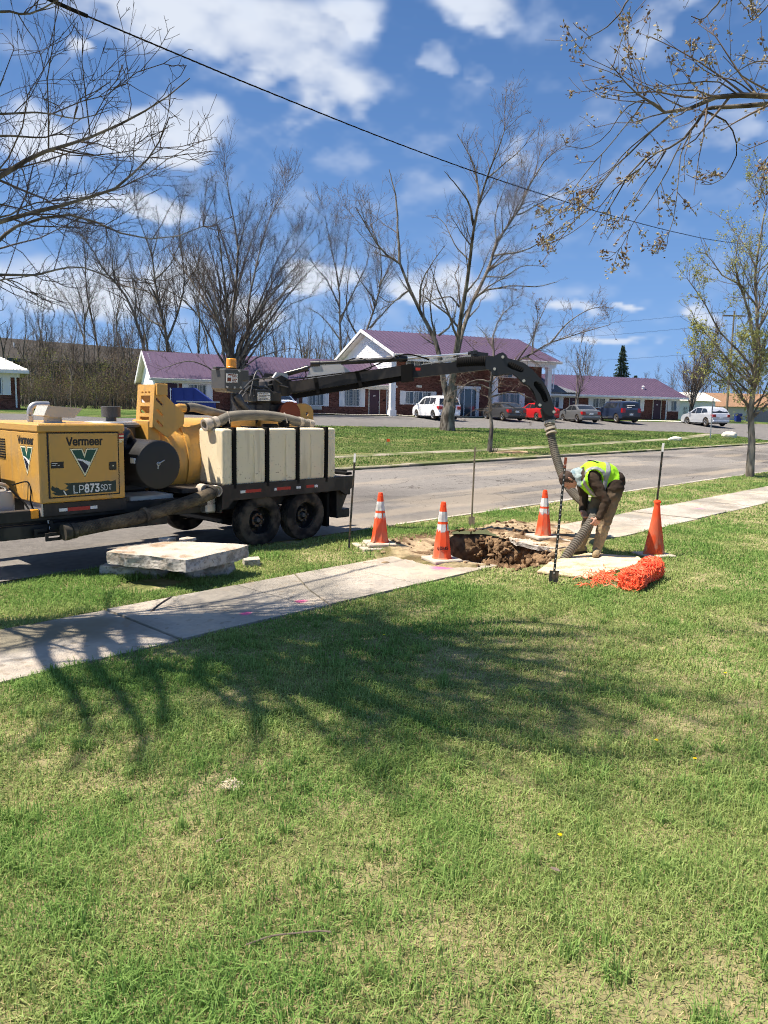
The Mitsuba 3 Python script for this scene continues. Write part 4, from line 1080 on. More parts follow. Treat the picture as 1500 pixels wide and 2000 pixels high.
p('downspout', cat(bx(-.72, -.64, -.1, -.02, .1, 2.2, .01), bx(-.72, -.64, -.62, -.1, 2.17, 2.24, .01)), 'white_trim')
vent = p('roof_vent', xf(lathe([(0, 0), (.10, 0), (.10, .18), (.24, .22), (.24, .38), (0, .44)], 16), T(-11.9, 2.2, 3.62)), 'black_matt')
p('air_conditioner', bx(-7.3, -6.3, -.1, 0, .33, .60, .01), 'cream_trim')
# two storey middle
MZ0, MZ1, MW = 4.86, 7.30, 5.3
p('wall', cat(bx(-.3, 14.5, .01, 12, -.3, 4.8)), 'brick')
p2, s2_ = roof_slope(-.85, 15.4, -1.65, MZ0, MW, MZ1)
rf2 = p('roof', cat(p2, roof_slope(-.85, 15.4, MW * 2 + 1.65, MZ0, MW, MZ1)[0]), 'metal_roof')
p('seams', s2_, 'metal_roof', rf2, kind='stuff')
gab = lambda z: (MW - (MZ1 - z) / (MZ1 - MZ0) * (MW + 1.35), MW + (MZ1 - z) / (MZ1 - MZ0) * (MW + 1.35))
sb = []
for z in np.arange(2.3, 7.2, .19):
    w0, w1 = (0.0, 12.0) if z < 4.7 else gab(z + .19)
    w0, w1 = max(w0, -1.3), min(w1, 12)
    if w1 - w0 > .3:
        q = np.array([(-.36, w0, z), (-.33, w0, z + .185), (-.36, w1, z), (-.33, w1, z + .185), (-.28, w0, z), (-.28, w0, z + .185), (-.28, w1, z), (-.28, w1, z + .185)])
        sb.append(tm(m3.Manifold.hull_points(q)))
p('siding', cat(*sb), 'white_siding', kind='stuff')
for sg in (1, -1):
    a = np.array([(MW, MZ1 + .03), (MW, MZ1 - .24), (MW - sg * (MW + 1.75), MZ0 - .24), (MW - sg * (MW + 1.75), MZ0 + .02)])
    p('bargeboard', tm(m3.Manifold.hull_points(np.array([(x, w, z) for x in (-.93, -.86) for w, z in a]))), 'white_trim')
    p('verge_soffit', tm(m3.Manifold.hull_points(np.array([(x, w, z - dz) for x in (-.86, -.36) for w, z in a[[1, 2]] for dz in (0.06, .10)]))), 'cream_trim')
p('porch_soffit', bx(-.8, 15.3, -1.6, 0, MZ0 - .16, MZ0 - .12), 'cream_trim')
p('fascia', bx(-.85, 15.4, -1.72, -1.65, MZ0 - .2, MZ0 + .01, .004), 'white_trim')
p('gutter', bx(-.8, 15.4, -1.82, -1.73, MZ0 - .13, MZ0 - .02, .01), 'cream_trim')
p('porch_beam', bx(-.6, 14.9, -1.55, -1.25, MZ0 - .5, MZ0 - .17, .01), 'white_trim')
for a in (-.8, 4.1, 8.75, 14.25):
    c_ = p('column', bx(a - .22, a + .22, -1.6, -1.16, .0, MZ0 - .3, .015), 'white_trim')
    p('column_base', bx(a - .28, a + .28, -1.66, -1.10, -.1, .42, .015), 'white_trim', c_)
    p('column_cap', bx(a - .27, a + .27, -1.65, -1.11, MZ0 - .62, MZ0 - .48, .012), 'white_trim', c_)
window(p, 1.0, 3.42, .90, 1.98, panes=3, sw=.46)
window(p, 1.0, 3.4, 3.45, 4.5, panes=3, shutters=False)
window(p, 10.05, 12.25, .75, 2.05, panes=2, sw=.5)
window(p, 9.6, 11.4, 3.4, 4.4, panes=2, sw=.4)
e_ = p('entrance', cat(bx(5.85, 6.15, -.12, .05, 0, 2.3, .008), bx(7.75, 8.05, -.12, .05, 0, 2.3, .008), bx(5.75, 8.15, -.18, .05, 2.3, 2.55, .008), bx(6.55, 6.62, -.08, .03, 0, 2.3), bx(7.28, 7.35, -.08, .03, 0, 2.3)), 'white_trim')
p('glass_door', bx(6.15, 7.75, -.04, .0, .05, 2.3), 'glass_dark', e_)
p('downspout', bx(14.62, 14.70, -1.62, -1.54, 2.5, 4.6, .01), 'white_trim')
p('porch_sign', bx(2.0, 2.5, -.1, -.02, 2.3, 2.5, .01), 'cream_trim')
# right wing
p('wall', bx(14.5, 31.3, .4, 8.4, -.4, 2.25), 'brick')
p3, s3 = roof_slope(14.6, 31.8, -.35, 2.14, 4.4, 4.12)
rf3 = p('roof', cat(p3, roof_slope(14.6, 31.8, 9.1, 2.14, 4.4, 4.12)[0]), 'metal_roof')
p('seams', s3, 'metal_roof', rf3, kind='stuff')
n3 = np.array([0, -.385, .923])
tri = np.array([(14.65, -.45, 2.14), (18.4, -.45, 2.14), (14.65, 3.7, 3.87)])
rf4 = p('porch_roof', tm(m3.Manifold.hull_points(np.vstack([tri + n3 * .16, tri + n3 * .06]))), 'slate_metal_roof')
p('seams', cat(*[tm(m3.Manifold.hull_points(np.array([q + n3 * h for q in ((a, -.45, 2.14), (a + .05, -.45, 2.14), (a, -.45 + (18.3 - a) / 3.75 * 4.1, 2.14 + (18.3 - a) / 3.75 * 1.71), (a + .05, -.45 + (18.3 - a) / 3.75 * 4.1, 2.14 + (18.3 - a) / 3.75 * 1.71)) for h in (.15, .21)]))) for a in np.arange(14.75, 18.1, .3)]), 'slate_metal_roof', rf4, kind='stuff')
p('fascia', cat(bx(14.6, 31.8, -.43, -.36, 1.96, 2.14, .004), bx(14.6, 31.3, .33, .39, 1.85, 2.1)), 'white_trim')
p('soffit', bx(14.7, 31.8, -.36, .4, 1.97, 2.0), 'cream_trim')
R_ = .4
window(p, 15.9, 16.85, .85, 1.9, R_, sw=.4)
door(p, 18.0, 18.9, 1.95, R_)
window(p, 20.62, 22.1, .95, 1.88, R_, sw=.45)
window(p, 25.0, 26.4, .75, 1.88, R_, grid=False, sw=.42)
door(p, 28.0, 28.95, 1.88, R_)
p('porch_post', bx(29.02, 29.12, -.3, -.2, -.1, 1.97, .008), 'white_trim')
window(p, 30.2, 31.0, .8, 1.85, R_, panes=1, sw=.35)
p('roof_vent', xf(lathe([(0, 0), (.12, 0), (.12, .2), (.2, .26), (0, .34)], 12), T(27.6, 1.5, 2.9)), 'white_trim')

# left house, cut by the frame
ho = thing('brick_house', 'dark brick house corner with a white ribbed metal roof', 'house')
MH = np.eye(4)
MH[:3, :3] = RZ(27)[:3, :3]
MH[:3, 3] = (-24.55, 52.0, 1.28)
p = house(ho, MH)
p('wall', bx(-11, 0, 0, 8, -.3, 2.55), 'brick')
nn = 9
def hip(h, z0=2.62):
    q = np.array([(-11.6, -.55, z0), (.55, -.55, z0), (.55, 8.5, z0), (-11.6, 8.5, z0), (-3.6, 4, z0 + 2.2), (-8, 4, z0 + 2.2)]) + (0, 0, h)
    return q
p('roof', tm(m3.Manifold.hull_points(np.vstack([hip(0), hip(-.1)]))), 'white_metal_roof')
rib = []
for a in np.arange(-11.3, .5, .42):
    k = min(1, (0.55 - a) / 4.15)
    k = min(k, (a + 11.6) / 3.6)
    rib.append(tubes(np.array([[a, -.55, 2.64], [a, -.55 + 4.55 * k, 2.64 + 2.2 * k]]), np.full(2, .035), 5, True))
p('seams', cat(*rib), 'white_metal_roof', kind='stuff')
p('fascia', cat(bx(-11.6, .55, -.62, -.55, 2.36, 2.58, .006), bx(.55, .6, -.6, 8.5, 2.36, 2.58)), 'white_trim')
p('soffit', bx(-11.5, .5, -.55, 8.4, 2.36, 2.40), 'cream_trim')
p('frieze', bx(-11, .02, -.04, 0, 2.1, 2.36), 'white_trim')
p('downspout', bx(-.28, -.18, -.1, -.01, .1, 2.3, .01), 'white_trim')
window(p, -2.6, -1.05, .95, 2.1, sw=.5)

# long shingled building behind the wood
lb = thing('long_apartment_block', 'long dark apartment block with a grey brown shingle roof behind the bare wood', 'building')
A0, A1 = np.array([-75.0, 96.0]), np.array([-26.0, 156.0])
dl = (A1 - A0) / np.linalg.norm(A1 - A0)
ML = np.eye(4)
ML[:2, 0], ML[:2, 1], ML[:3, 3] = dl, (-dl[1], dl[0]), (A0[0], A0[1], 1.28)
LL = float(np.linalg.norm(A1 - A0))
p = house(lb, ML)
p('wall', bx(0, LL, 0, 16, -.5, 7.0), 'dark_wall')
p('roof', tm(m3.Manifold.hull_points(np.array([(-1, -1, 6.9), (LL + 1, -1, 6.9), (LL + 1, 17, 6.9), (-1, 17, 6.9), (-1, 8, 10.5), (LL + 1, 8, 10.5), (-1, -1, 6.6), (LL + 1, -1, 6.6), (LL + 1, 17, 6.6), (-1, 17, 6.6)]))), 'shingle')
p('eaves', bx(-1, LL + 1, -1.1, -1, 6.45, 6.9), 'dark_grey_paint')
for i in range(14):
    a = 6 + i * 5.2
    for z in (1.0, 4.2):
        w = p('window', bx(a, a + 1.8, -.06, 0, z, z + 1.4), 'cream_trim')
        p('pane', bx(a + .1, a + 1.7, -.08, -.06, z + .1, z + 1.3), 'glass_dark', w)
for a in (12, 31, 52, 60):
    p('roof_vent', cyl((a, 4, 8.5), (a, 4, 9.6), .12, 8), 'white_trim')

# small houses at the right edge
for (nm, lab, x, y, w, d, h, rh_, wallm, roofm, rz) in (('white_shed', 'small white sided house behind the silver crossover', 33.5, 84, 4.6, 6, 2.2, 1.0, 'white_siding', 'cream_trim', 10),
                                                     ('orange_roofed_house', 'low house with an orange brown roof at the right edge', 41.5, 88, 12, 7, 1.7, 1.6, 'cream_trim', 'orange_brick', 4)):
    k = thing(nm, lab, 'house')
    Mx = T(x, y, float(ground_z(x, y)) - .2) @ RZ(rz)
    p = house(k, Mx)
    p('wall', bx(-w / 2, w / 2, 0, d, -.2, h), wallm)
    p('roof', tm(m3.Manifold.hull_points(np.array([(-w / 2 - .4, -.5, h), (w / 2 + .4, -.5, h), (w / 2 + .4, d + .5, h), (-w / 2 - .4, d + .5, h), (-w / 2 - .4, d / 2, h + rh_), (w / 2 + .4, d / 2, h + rh_)]))), roofm)
    window(p, -w / 2 + .8, -w / 2 + 1.9, .7, 1.6, 0, False)
    if nm == 'white_shed':
        p('siding', cat(*[bx(-w / 2, w / 2, -.03, 0, z, z + .17) for z in np.arange(0, h, .19)]), 'white_siding', kind='stuff')
fe = thing('board_fence', 'weathered grey board fence before the orange roofed house', 'fence')
Mx = T(37.2, 80, 1.1) @ RZ(6)
p = house(fe, Mx)
for i in range(36):
    p('board', bx(i * .17, i * .17 + .155, 0, .025, -.1, 1.25 + .05 * ((i * 7) % 5) / 5), 'slate_metal_roof')
p('rail', cat(bx(0, 6.1, .025, .07, .25, .33), bx(0, 6.1, .025, .07, .95, 1.03)), 'slate_metal_roof')
bi = thing('blue_bin', 'blue wheeled bin at the end of the board fence', 'bin')
p = house(bi, T(35.9, 79, 1.0))
p('body', tm(m3.Manifold.hull_points(np.array([(x * s, y * s, z) for z, s in ((.05, .8), (.95, 1)) for x in (-.28, .28) for y in (-.3, .3)]))), 'blue_paint')
p('lid', bx(-.3, .3, -.33, .33, .955, 1.02, .02), 'blue_paint')

# ---------------------------------------------------------------- vehicles
PROF = {
    'minivan': (5.1, 1.98, 1.06, [(.06, .36), (0, .75), (.06, 1.08), (.30, 1.60), (.52, 1.72), (1.2, 1.765), (2.4, 1.76), (3.05, 1.67), (3.95, 1.12), (4.6, .98), (4.98, .80), (5.1, .5), (5.02, .28), (.12, .28)],
                [[(.62, 1.16), (.72, 1.60), (1.62, 1.66), (1.62, 1.14)], [(1.68, 1.14), (1.68, 1.66), (2.58, 1.65), (2.62, 1.12)], [(2.68, 1.12), (2.64, 1.64), (3.0, 1.57), (3.62, 1.13)]], ((.075, 1.12), (.27, 1.56)), ((3.9, 1.16), (3.1, 1.645)), (.95, 4.05), .35),
    'sedan': (4.55, 1.78, .93, [(.04, .40), (0, .74), (.10, .97), (.70, 1.02), (1.38, 1.36), (1.9, 1.43), (2.45, 1.41), (3.32, 1.01), (4.15, .88), (4.48, .70), (4.55, .42), (4.45, .24), (.12, .24)],
              [[(.98, 1.02), (1.42, 1.30), (1.95, 1.36), (1.98, .99)], [(2.05, .99), (2.02, 1.36), (2.42, 1.34), (3.02, 1.0)]], ((.78, 1.055), (1.34, 1.335)), ((3.26, 1.035), (2.52, 1.375)), (.88, 3.58), .32),
    'suv': (4.85, 1.90, 1.16, [(.03, .45), (0, 1.08), (.10, 1.20), (.30, 1.72), (.55, 1.79), (2.5, 1.81), (2.98, 1.74), (3.5, 1.22), (4.5, 1.12), (4.76, .95), (4.85, .55), (4.75, .34), (.12, .36)],
            [[(.42, 1.24), (.55, 1.66), (1.35, 1.68), (1.35, 1.22)], [(1.42, 1.22), (1.42, 1.68), (2.2, 1.68), (2.22, 1.22)], [(2.28, 1.22), (2.26, 1.68), (2.85, 1.64), (3.22, 1.22)]], ((.135, 1.26), (.275, 1.62)), ((3.45, 1.26), (3.02, 1.70)), (.92, 3.77), .38),
    'crossover': (4.77, 1.88, 1.08, [(.05, .42), (0, .82), (.10, 1.06), (.55, 1.52), (.95, 1.64), (1.9, 1.69), (2.6, 1.62), (3.45, 1.10), (4.3, .97), (4.65, .76), (4.77, .48), (4.66, .28), (.12, .30)],
                  [[(.70, 1.18), (1.05, 1.50), (1.55, 1.56), (1.60, 1.12)], [(1.66, 1.12), (1.62, 1.57), (2.42, 1.57), (2.45, 1.09)], [(2.5, 1.09), (2.48, 1.55), (2.66, 1.50), (3.2, 1.10)]], ((.18, 1.14), (.55, 1.48)), ((3.38, 1.14), (2.68, 1.58)), (.92, 3.66), .37),
}


def car(kind, paint, label, x, y, heading, cat_='car', plate=True, extra=None, group='vehicles parked before the motel'):
    """a parked vehicle; heading in degrees to the right of straight ahead"""
    L, W, belt, prof, sides, rear, front, wx, wr = PROF[kind]
    k = thing('parked_' + kind, label, cat_, group)
    M = T(x, y, float(ground_z(x, y)) + .015) @ RZ(90 - heading) @ T(x=-L / 2)
    hw = W / 2

    def half(z):
        return hw - np.clip(z - belt, 0, 9) * .30 - np.clip(.55 - z, 0, 1) * .12

    cs = m3.CrossSection([np.array(prof)[::-1]])
    if cs.area() <= 0:
        cs = m3.CrossSection([np.array(prof)])
    cs = cs.offset(-.05, m3.JoinType.Round).offset(.05, m3.JoinType.Round, circular_segments=16)
    body = cs.extrude(W, 8).rotate((90, 0, 0)).translate((0, hw, 0))
    for a in wx:
        body = body - m3.Manifold.cylinder(W + 1, wr + .055, wr + .055, 28).rotate((90, 0, 0)).translate((a, hw + .5, wr))
    body = body.refine_to_length(.25)
    m = tm(body)
    v = np.array(m.vertices)
    f_ = v[:, 1] / hw
    nose = 1 - .11 * np.clip((np.abs(v[:, 0] - L / 2) - L * .32) / (L * .18), 0, 1) ** 2
    v[:, 1] = f_ * half(v[:, 2]) * nose
    v[:, 2] += .035 * (1 - f_ ** 2) * (v[:, 2] > belt - .1)
    b = put('body', mk(v, m.faces), paint, k, 40, M=M)

    def side_glass(poly, sg):
        pts = np.array(poly)
        q = np.array([(px, sg * (half(pz) * (1 - .11 * np.clip((abs(px - L / 2) - L * .32) / (L * .18), 0, 1) ** 2) + .006), pz) for px, pz in pts])
        o = q.copy()
        o[:, 1] -= sg * .03
        return tm(m3.Manifold.hull_points(np.vstack([q, o])))

    for sg in (1, -1):
        for s in sides:
            put('side_window', side_glass(s, sg), 'car_glass', k, M=M)
        for a in (sides[-1][-1][0],):
            put('mirror', tm(rbox(a - .05, a + .10, sg * (hw - .02), sg * (hw + .19), belt - .02, belt + .13, .03, 8)) if sg > 0 else tm(rbox(a - .05, a + .10, -hw - .19, -hw + .02, belt - .02, belt + .13, .03, 8)), paint, k, 30, M=M)
        put('sill', bx(wx[0] + wr + .1, wx[1] - wr - .1, sg * (hw - .09) - .02, sg * (hw - .09) + .03, .24, .34, .01), 'car_black_trim', k, M=M)
        tl = [(.0, belt - .30), (.0, belt - .06), (.22, belt - .05), (.30, belt - .12), (.10, belt - .28)] if kind != 'suv' else [(0, .85), (.02, 1.22), (.14, 1.22), (.12, .85)]
        q = np.array([(px - .012 * (px < .05), sg * yy, pz) for px, pz in tl for yy in (hw * (.905 if px < .05 else .975), hw * .60 if px < .05 else hw * .9)])
        put('tail_lamp', tm(m3.Manifold.hull_points(q)), 'tail_lamp', k, M=M)
        q = np.array([(L - px, sg * yy, pz) for px, pz in ((.02, .60), (.06, .78), (.45, .86), (.40, .74)) for yy in (hw * .86, hw * .55)])
        put('head_lamp', tm(m3.Manifold.hull_points(q)), 'head_lamp', k, M=M)

    def cross_glass(name, ends, grow):
        (xa, za), (xb, zb) = ends
        n = np.array([-(zb - za), xb - xa])
        n /= np.linalg.norm(n)
        n *= np.sign(n[1])
        q = []
        for (xx, zz) in ends:
            for y_ in (-1, 0, 1):
                h = half(zz) * .86 * y_
                up = .035 * (1 - (y_ * .86) ** 2)
                q += [(xx + n[0] * (up + .008), h, zz + n[1] * (up + .008)), (xx + n[0] * (up - .03), h, zz + n[1] * (up - .03))]
        put(name, tm(m3.Manifold.hull_points(np.array(q))), 'car_glass', k, M=M)

    cross_glass('rear_window', rear, 0)
    cross_glass('windscreen', front, 0)
    if plate:
        put('number_plate', bx(-.022, .02, -.16, .16, .62, .77, .004), 'decal_white', k, M=M)
    put('bumper', tm(rbox(-.04, .25, -hw * .86, hw * .86, .34, .54, .04, 8)), paint if kind != 'suv' else 'car_black_trim', k, 30, M=M)
    put('underbody', bx(.2, L - .2, -hw * .8, hw * .8, .20, .34), 'car_black_trim', k, M=M)
    for a in wx:
        for sg in (1, -1):
            Mw = M @ T(a, sg * (hw - .13), wr) @ RX(-90 * sg)
            w = put('wheel', lathe([(0, .05), (.06, .06), (.08, .03), (wr * .62, .07), (wr * .66, .10), (wr * .70, .10), (wr * .70, .0), (0, 0)], 20), 'alloy', k, 30, M=Mw)
            put('tyre', lathe([(wr * .68, -.1), (wr * .95, -.1), (wr, -.07), (wr, .07), (wr * .95, .105), (wr * .68, .11), (wr * .68, -.1)], 28), 'tyre_rubber', w, 30, M=Mw)
            put('spoke_gaps', cat(*[xf(bx(wr * .25, wr * .58, -.035, .035, .055, .082), RZ(q)) for q in range(0, 360, 60)]), 'car_black_trim', w, M=Mw)
    if extra:
        extra(k, M, hw)
    return k


def suv_extra(k, M, hw):
    put('roof_rail', cat(bx(.6, 2.6, hw - .30, hw - .26, 1.80, 1.86, .01), bx(.6, 2.6, -hw + .26, -hw + .30, 1.80, 1.86, .01)), 'galvanised', k, M=M)
    Mt = M @ T(.115, .42, 1.34) @ RZ(-90) @ RX(90)
    put('window_lettering', cat(*[bx(i * .11, i * .11 + .07, j * -.16, j * -.16 + .06, .0, .02) for i in range(7) for j in range(2) if not (j == 1 and i > 3)]), 'decal_white', k, M=M @ T(.13, .40, 1.42) @ np.array([[0, .36, -1, 0], [-1, 0, 0, 0], [0, .93, .36, 0], [0, 0, 0, 1.0]]), label='two short lines of white lettering on the rear window')


def van_extra(k, M, hw):
    put('door_emblem', cat(bx(3.25, 3.40, hw - .005, hw + .006, .72, .80), bx(3.27, 3.38, hw - .005, hw + .006, .60, .69)), 'curtain', k, M=M)


car('minivan', 'car_white', 'white minivan parked left of the big forked tree', 3.85, 60.2, -21, 'van', extra=van_extra)
car('sedan', 'car_charcoal', 'charcoal sedan behind the small leafless tree', 9.55, 63.2, -21)
car('sedan', 'car_red', 'bright red sedan partly hidden by the boom end', 12.75, 65.2, -17)
car('sedan', 'car_grey', 'grey sedan just right of the boom end', 16.35, 65.6, -12)
car('suv', 'car_navy', 'dark navy boxy utility vehicle with lettered rear window', 20.35, 68.2, -12, extra=suv_extra)
car('crossover', 'car_silver', 'silver crossover at the right end of the car park', 29.0, 70.5, -13)
car('sedan', 'car_white', 'white sedan glimpsed behind the trailer mast', -8.15, 58.2, -24)

# blue dumpster
bd = thing('blue_dumpster', 'dark blue dumpster with one sloping end behind the yellow tank', 'dumpster')
gx, gy = -13.3, 53.0
p = house(bd, T(gx, gy, float(ground_z(gx, gy))) @ RZ(8))
p('box', side_prism([(-1.35, .25), (1.5, .25), (1.5, .85), (.15, 1.86), (-1.30, 1.80)], 0, 1.7), 'blue_paint')
for a in (-1.3, -.6, .05):
    p('rib', bx(a, a + .07, -.05, 0, .25, 1.72), 'blue_paint')
p('rail', bx(-1.0, 1.9, -.12, -.05, .86, .95), 'galvanised')
p('skid', cat(bx(-1.3, 1.4, .1, .25, 0, .25), bx(-1.3, 1.4, 1.4, 1.55, 0, .25)), 'black_matt')
p('post', bx(-1.42, -1.36, -.06, .0, 0, 1.80), 'white_trim')

# ---------------------------------------------------------------- the work site
def cone(label, x, y, rz, h=.71, tape=True, base=.19, letters=False, two=False, z=0.0, octa=8):
    k = thing('traffic_cone', label, 'traffic cone', 'orange cones round the hole')
    M = T(x, y, z) @ RZ(rz)
    b = put('base', bx(-base, base, -base, base, 0, .045, .012), 'cone_base_grey', k, M=M)
    if two:
        put('lower_base', xf(bx(-base * 1.32, base * 1.32, -base * 1.32, base * 1.32, -.05, .0, .012), RZ(7) @ T(-.05, .02, 0)), 'cone_base_grey', k, M=M)
    r = lambda q: .118 - (.118 - .030) * (q - .045) / (h - .045)
    prof = [(r(.045) + .012, .045), (r(.06), .062)] + [(r(q), q) for q in np.linspace(.08, h - .02, 8)] + [(.030, h - .004), (.024, h), (.018, h - .01), (0, h - .02)]
    put('body', lathe(prof, octa), 'cone_orange', k, 20, M=M)
    put('top_ring', cat(lathe([(.031, h - .055), (.037, h - .05), (.037, h - .035), (.031, h - .03)], 16)), 'cone_orange', k, 30, M=M)
    if tape:
        rng = np.random.default_rng(int(x * 100) + 5)
        for z0, z1, ragged in ((h - .31 + .075, h - .115, .0), (h - .40 + .04, h - .285 + .02, .035)):
            n = octa * 6
            g = np.linspace(0, 2 * np.pi, n + 1)
            c8 = np.cos(np.pi / octa) / np.cos((g % (2 * np.pi / octa)) - np.pi / octa)
            lo = z0 + ragged * np.r_[rng.uniform(-.2, 1.6, n), 0]
            lo[-1] = lo[0]
            v, f = [], []
            for i in range(n + 1):
                for zz in (lo[i], z1):
                    rr = (r(zz) + .0022) * c8[i]
                    v.append((rr * np.cos(g[i]), rr * np.sin(g[i]), zz))
            for i in range(n):
                if ragged and i % 17 in (3, 4):
                    continue
                f += [(2 * i, 2 * i + 2, 2 * i + 3), (2 * i, 2 * i + 3, 2 * i + 1)]
            put('reflective_band', mk(v, f), 'cone_tape', k, M=M)
    if letters:
        tx = meshkit.text_mesh('LCMS', .036, .006, True)
        v = np.array(tx.vertices)
        w = v[:, 0].max()
        ang = np.radians(-90 - rz) + (v[:, 0] - w / 2) / .10
        zz = .16 + v[:, 1]
        rr = np.interp(zz, [.045, h], [.118, .03]) * .995 + v[:, 2] - .002
        put('lettering', mk(np.stack([rr * np.cos(ang), rr * np.sin(ang), zz], 1), tx.faces), 'decal_black', k, M=M, label='worn black stencilled letters low on the cone')
    return k


cone('orange cone on two stacked grey bases beside the trailer\'s rear', -.05, 10.02, 14, .70, two=True, z=.05)
cone('bright orange cone with stencilled letters on the broken sidewalk end', .71, 9.13, 24, .725, letters=True, z=.026)
cone('orange cone at the back rim of the hole, left of the worker', 2.31, 10.98, 20, .70, z=.03)
k = thing('traffic_cone', 'tall plain orange cone without bands, a steel post standing in its top', 'traffic cone', 'orange cones round the hole')
M = T(3.55, 9.92, 0) @ RZ(18)
put('base', bx(-.21, .21, -.19, .19, 0, .03, .01), 'cone_base_grey', k, M=M)
v = []
for z, a, b in ((.03, .165, .10), (.10, .150, .095), (.3, .108, .075), (.5, .068, .053), (.66, .042, .038), (.70, .040, .036), (.73, .037, .034)):
    for i in range(16):
        g = 2 * np.pi * i / 16 + .2
        q = (abs(np.cos(g)) ** 1.6 + abs(np.sin(g)) ** 1.6) ** (-1 / 1.6)
        v.append((a * q * np.cos(g), b * q * np.sin(g), z))
f = []
for j in range(6):
    for i in range(16):
        f += [(j * 16 + i, j * 16 + (i + 1) % 16, j * 16 + 16 + (i + 1) % 16), (j * 16 + i, j * 16 + 16 + (i + 1) % 16, j * 16 + 16 + i)]
put('body', mk(v, f), 'cone_orange', k, 40, M=M)
put('top_ring', lathe([(.034, .70), (.046, .702), (.046, .72), (.034, .735)], 16), 'cone_orange', k, 30, M=M)


def t_post(label, x, y, h, m, lean=(0, 0), holes=False, spade=True, tip=True, z=0.0):
    k = thing('fence_post', label, 'fence post', 'steel fence posts round the hole')
    M = T(x, y, z)
    M[0, 2], M[1, 2] = lean
    sec = [(-.013, -.003), (.013, -.003), (.013, .003), (.003, .003), (.003, .018), (-.003, .018), (-.003, .003), (-.013, .003)]
    M = M @ RZ(-20)
    b = put('shaft', prism(sec, h + .25, T(z=-.25)), m, k, M=M)
    put('studs', cat(*[bx(-.0042, .0042, -.0085, -.003, q, q + .009) for q in np.arange(.12, h - .08, .053)]), 'post_white' if holes else m, b, M=M)
    if tip:
        put('painted_top', cat(prism(Polygon(sec).buffer(.0012, join_style=2), .11, T(z=h - .108))), 'post_white' if not holes else 'rust_red', k, M=M)
    if spade:
        put('anchor_plate', prism([(-.05, .17), (.05, .17), (.05, .06), (.018, .0), (-.018, .0), (-.05, .06)], .006, T(0, .006, .0 if not holes else -.02) @ R([1, 0, 0], 90)), 'post_dark' if holes else m, k, M=M)
    return k


t_post('dark steel post with a white tip between trailer and first cone', -.45, 9.87, 1.26, 'post_dark', (.05, 0), spade=False)
t_post('weathered brown steel post on the grass behind the hole', 1.39, 12.05, 1.27, 'post_weathered', (.012, 0), tip=False, z=0)
t_post('black studded steel post standing nearest in front of the worker', 1.84, 8.12, 1.37, 'post_dark', (.05, 0), holes=True)
t_post('black steel post with a white tip standing in the tall plain cone', 3.535, 9.97, 1.47, 'post_dark', (.04, 0), spade=False)

# stacked slabs of broken pavement beside the trailer
def chunk(name, label, poly, z0, z1, seed, amp=.022, edge=.07, tilt=None, M=None):
    k = thing(name, label, 'concrete slab', 'broken pavement stacked beside the trailer')
    m = tm(m3.CrossSection([np.array(poly, float)]).extrude(z1 - z0, 2).refine_to_length(edge))
    v = np.array(m.vertices)
    c = v.mean(0)
    side_ = np.clip(1 - np.abs(v[:, 2] - (z1 - z0)) / .02, 0, 1)
    d = (meshkit.fbm(v * 9, 4, seed) - .5) * 2 * amp * (1.0 - .75 * side_)
    o = v - c
    o[:, 2] = 0
    o /= np.linalg.norm(o, axis=1, keepdims=True) + 1e-6
    v += o * d[:, None] * 1.8
    v[:, 2] += (meshkit.fbm(v * 6 + 9, 3, seed + 1) - .5) * amp * np.where(v[:, 2] < (z1 - z0) * .6, 2.2, .5)
    v[:, 2] += z0
    if tilt:
        v[:, 2] += (v[:, 0] - c[0]) * tilt[0] + (v[:, 1] - c[1]) * tilt[1]
    put(k, mk(v, m.faces), 'broken_concrete', smooth=28, M=MST if M is None else M)
    return k


chunk('pavement_slab', 'large thick slab of broken concrete on top of the stack by the trailer', [(3.77, 7.43), (3.84, 7.18), (3.95, 6.95), (4.05, 6.62), (4.10, 6.48), (4.28, 6.50), (4.52, 6.57), (4.84, 6.64), (5.06, 6.74), (4.98, 6.95), (4.72, 7.36), (4.5, 7.58), (4.2, 7.60), (3.97, 7.56)], .195, .325, 3, .018, .045, (.006, -.01))
chunk('pavement_slab', 'low pale slab sticking out at the left under the large one', [(3.86, 7.78), (4.02, 7.52), (4.22, 7.22), (4.5, 7.3), (4.5, 7.8), (4.15, 7.98)], .0, .105, 7, .022, .05)
chunk('pavement_slab', 'grey slab under the right end of the large one', [(4.45, 6.88), (4.78, 6.82), (5.04, 6.96), (5.0, 7.2), (4.5, 7.3)], -.01, .180, 11, .022, .05)
chunk('concrete_block', 'small pale concrete block on the grass by the trailer wheel', [(5.24, 7.06), (5.42, 7.0), (5.52, 7.16), (5.33, 7.22)], 0, .085, 15, .008, .04)
for i, (s, t, l) in enumerate(((4.58, 7.62, 'flat grey chip behind the large slab'), (4.74, 7.46, 'second flat chip right behind the large slab'))):
    chunk('pavement_chip', l, [(s - .10, t), (s, t - .05), (s + .11, t - .02), (s + .07, t + .10), (s - .05, t + .08)], .315, .345, 20 + i, .012, .05)

# plywood by the worker, roll of safety netting
k = thing('plywood_sheet', 'pale sun bleached sheet of plywood lying on the grass at the worker\'s feet', 'plywood')
put(k, prism([(7.52, 4.60), (7.66, 4.04), (9.02, 3.98), (9.32, 4.22), (9.05, 4.78), (8.2, 4.82)], .018, MST @ T(z=.012)), 'plywood')

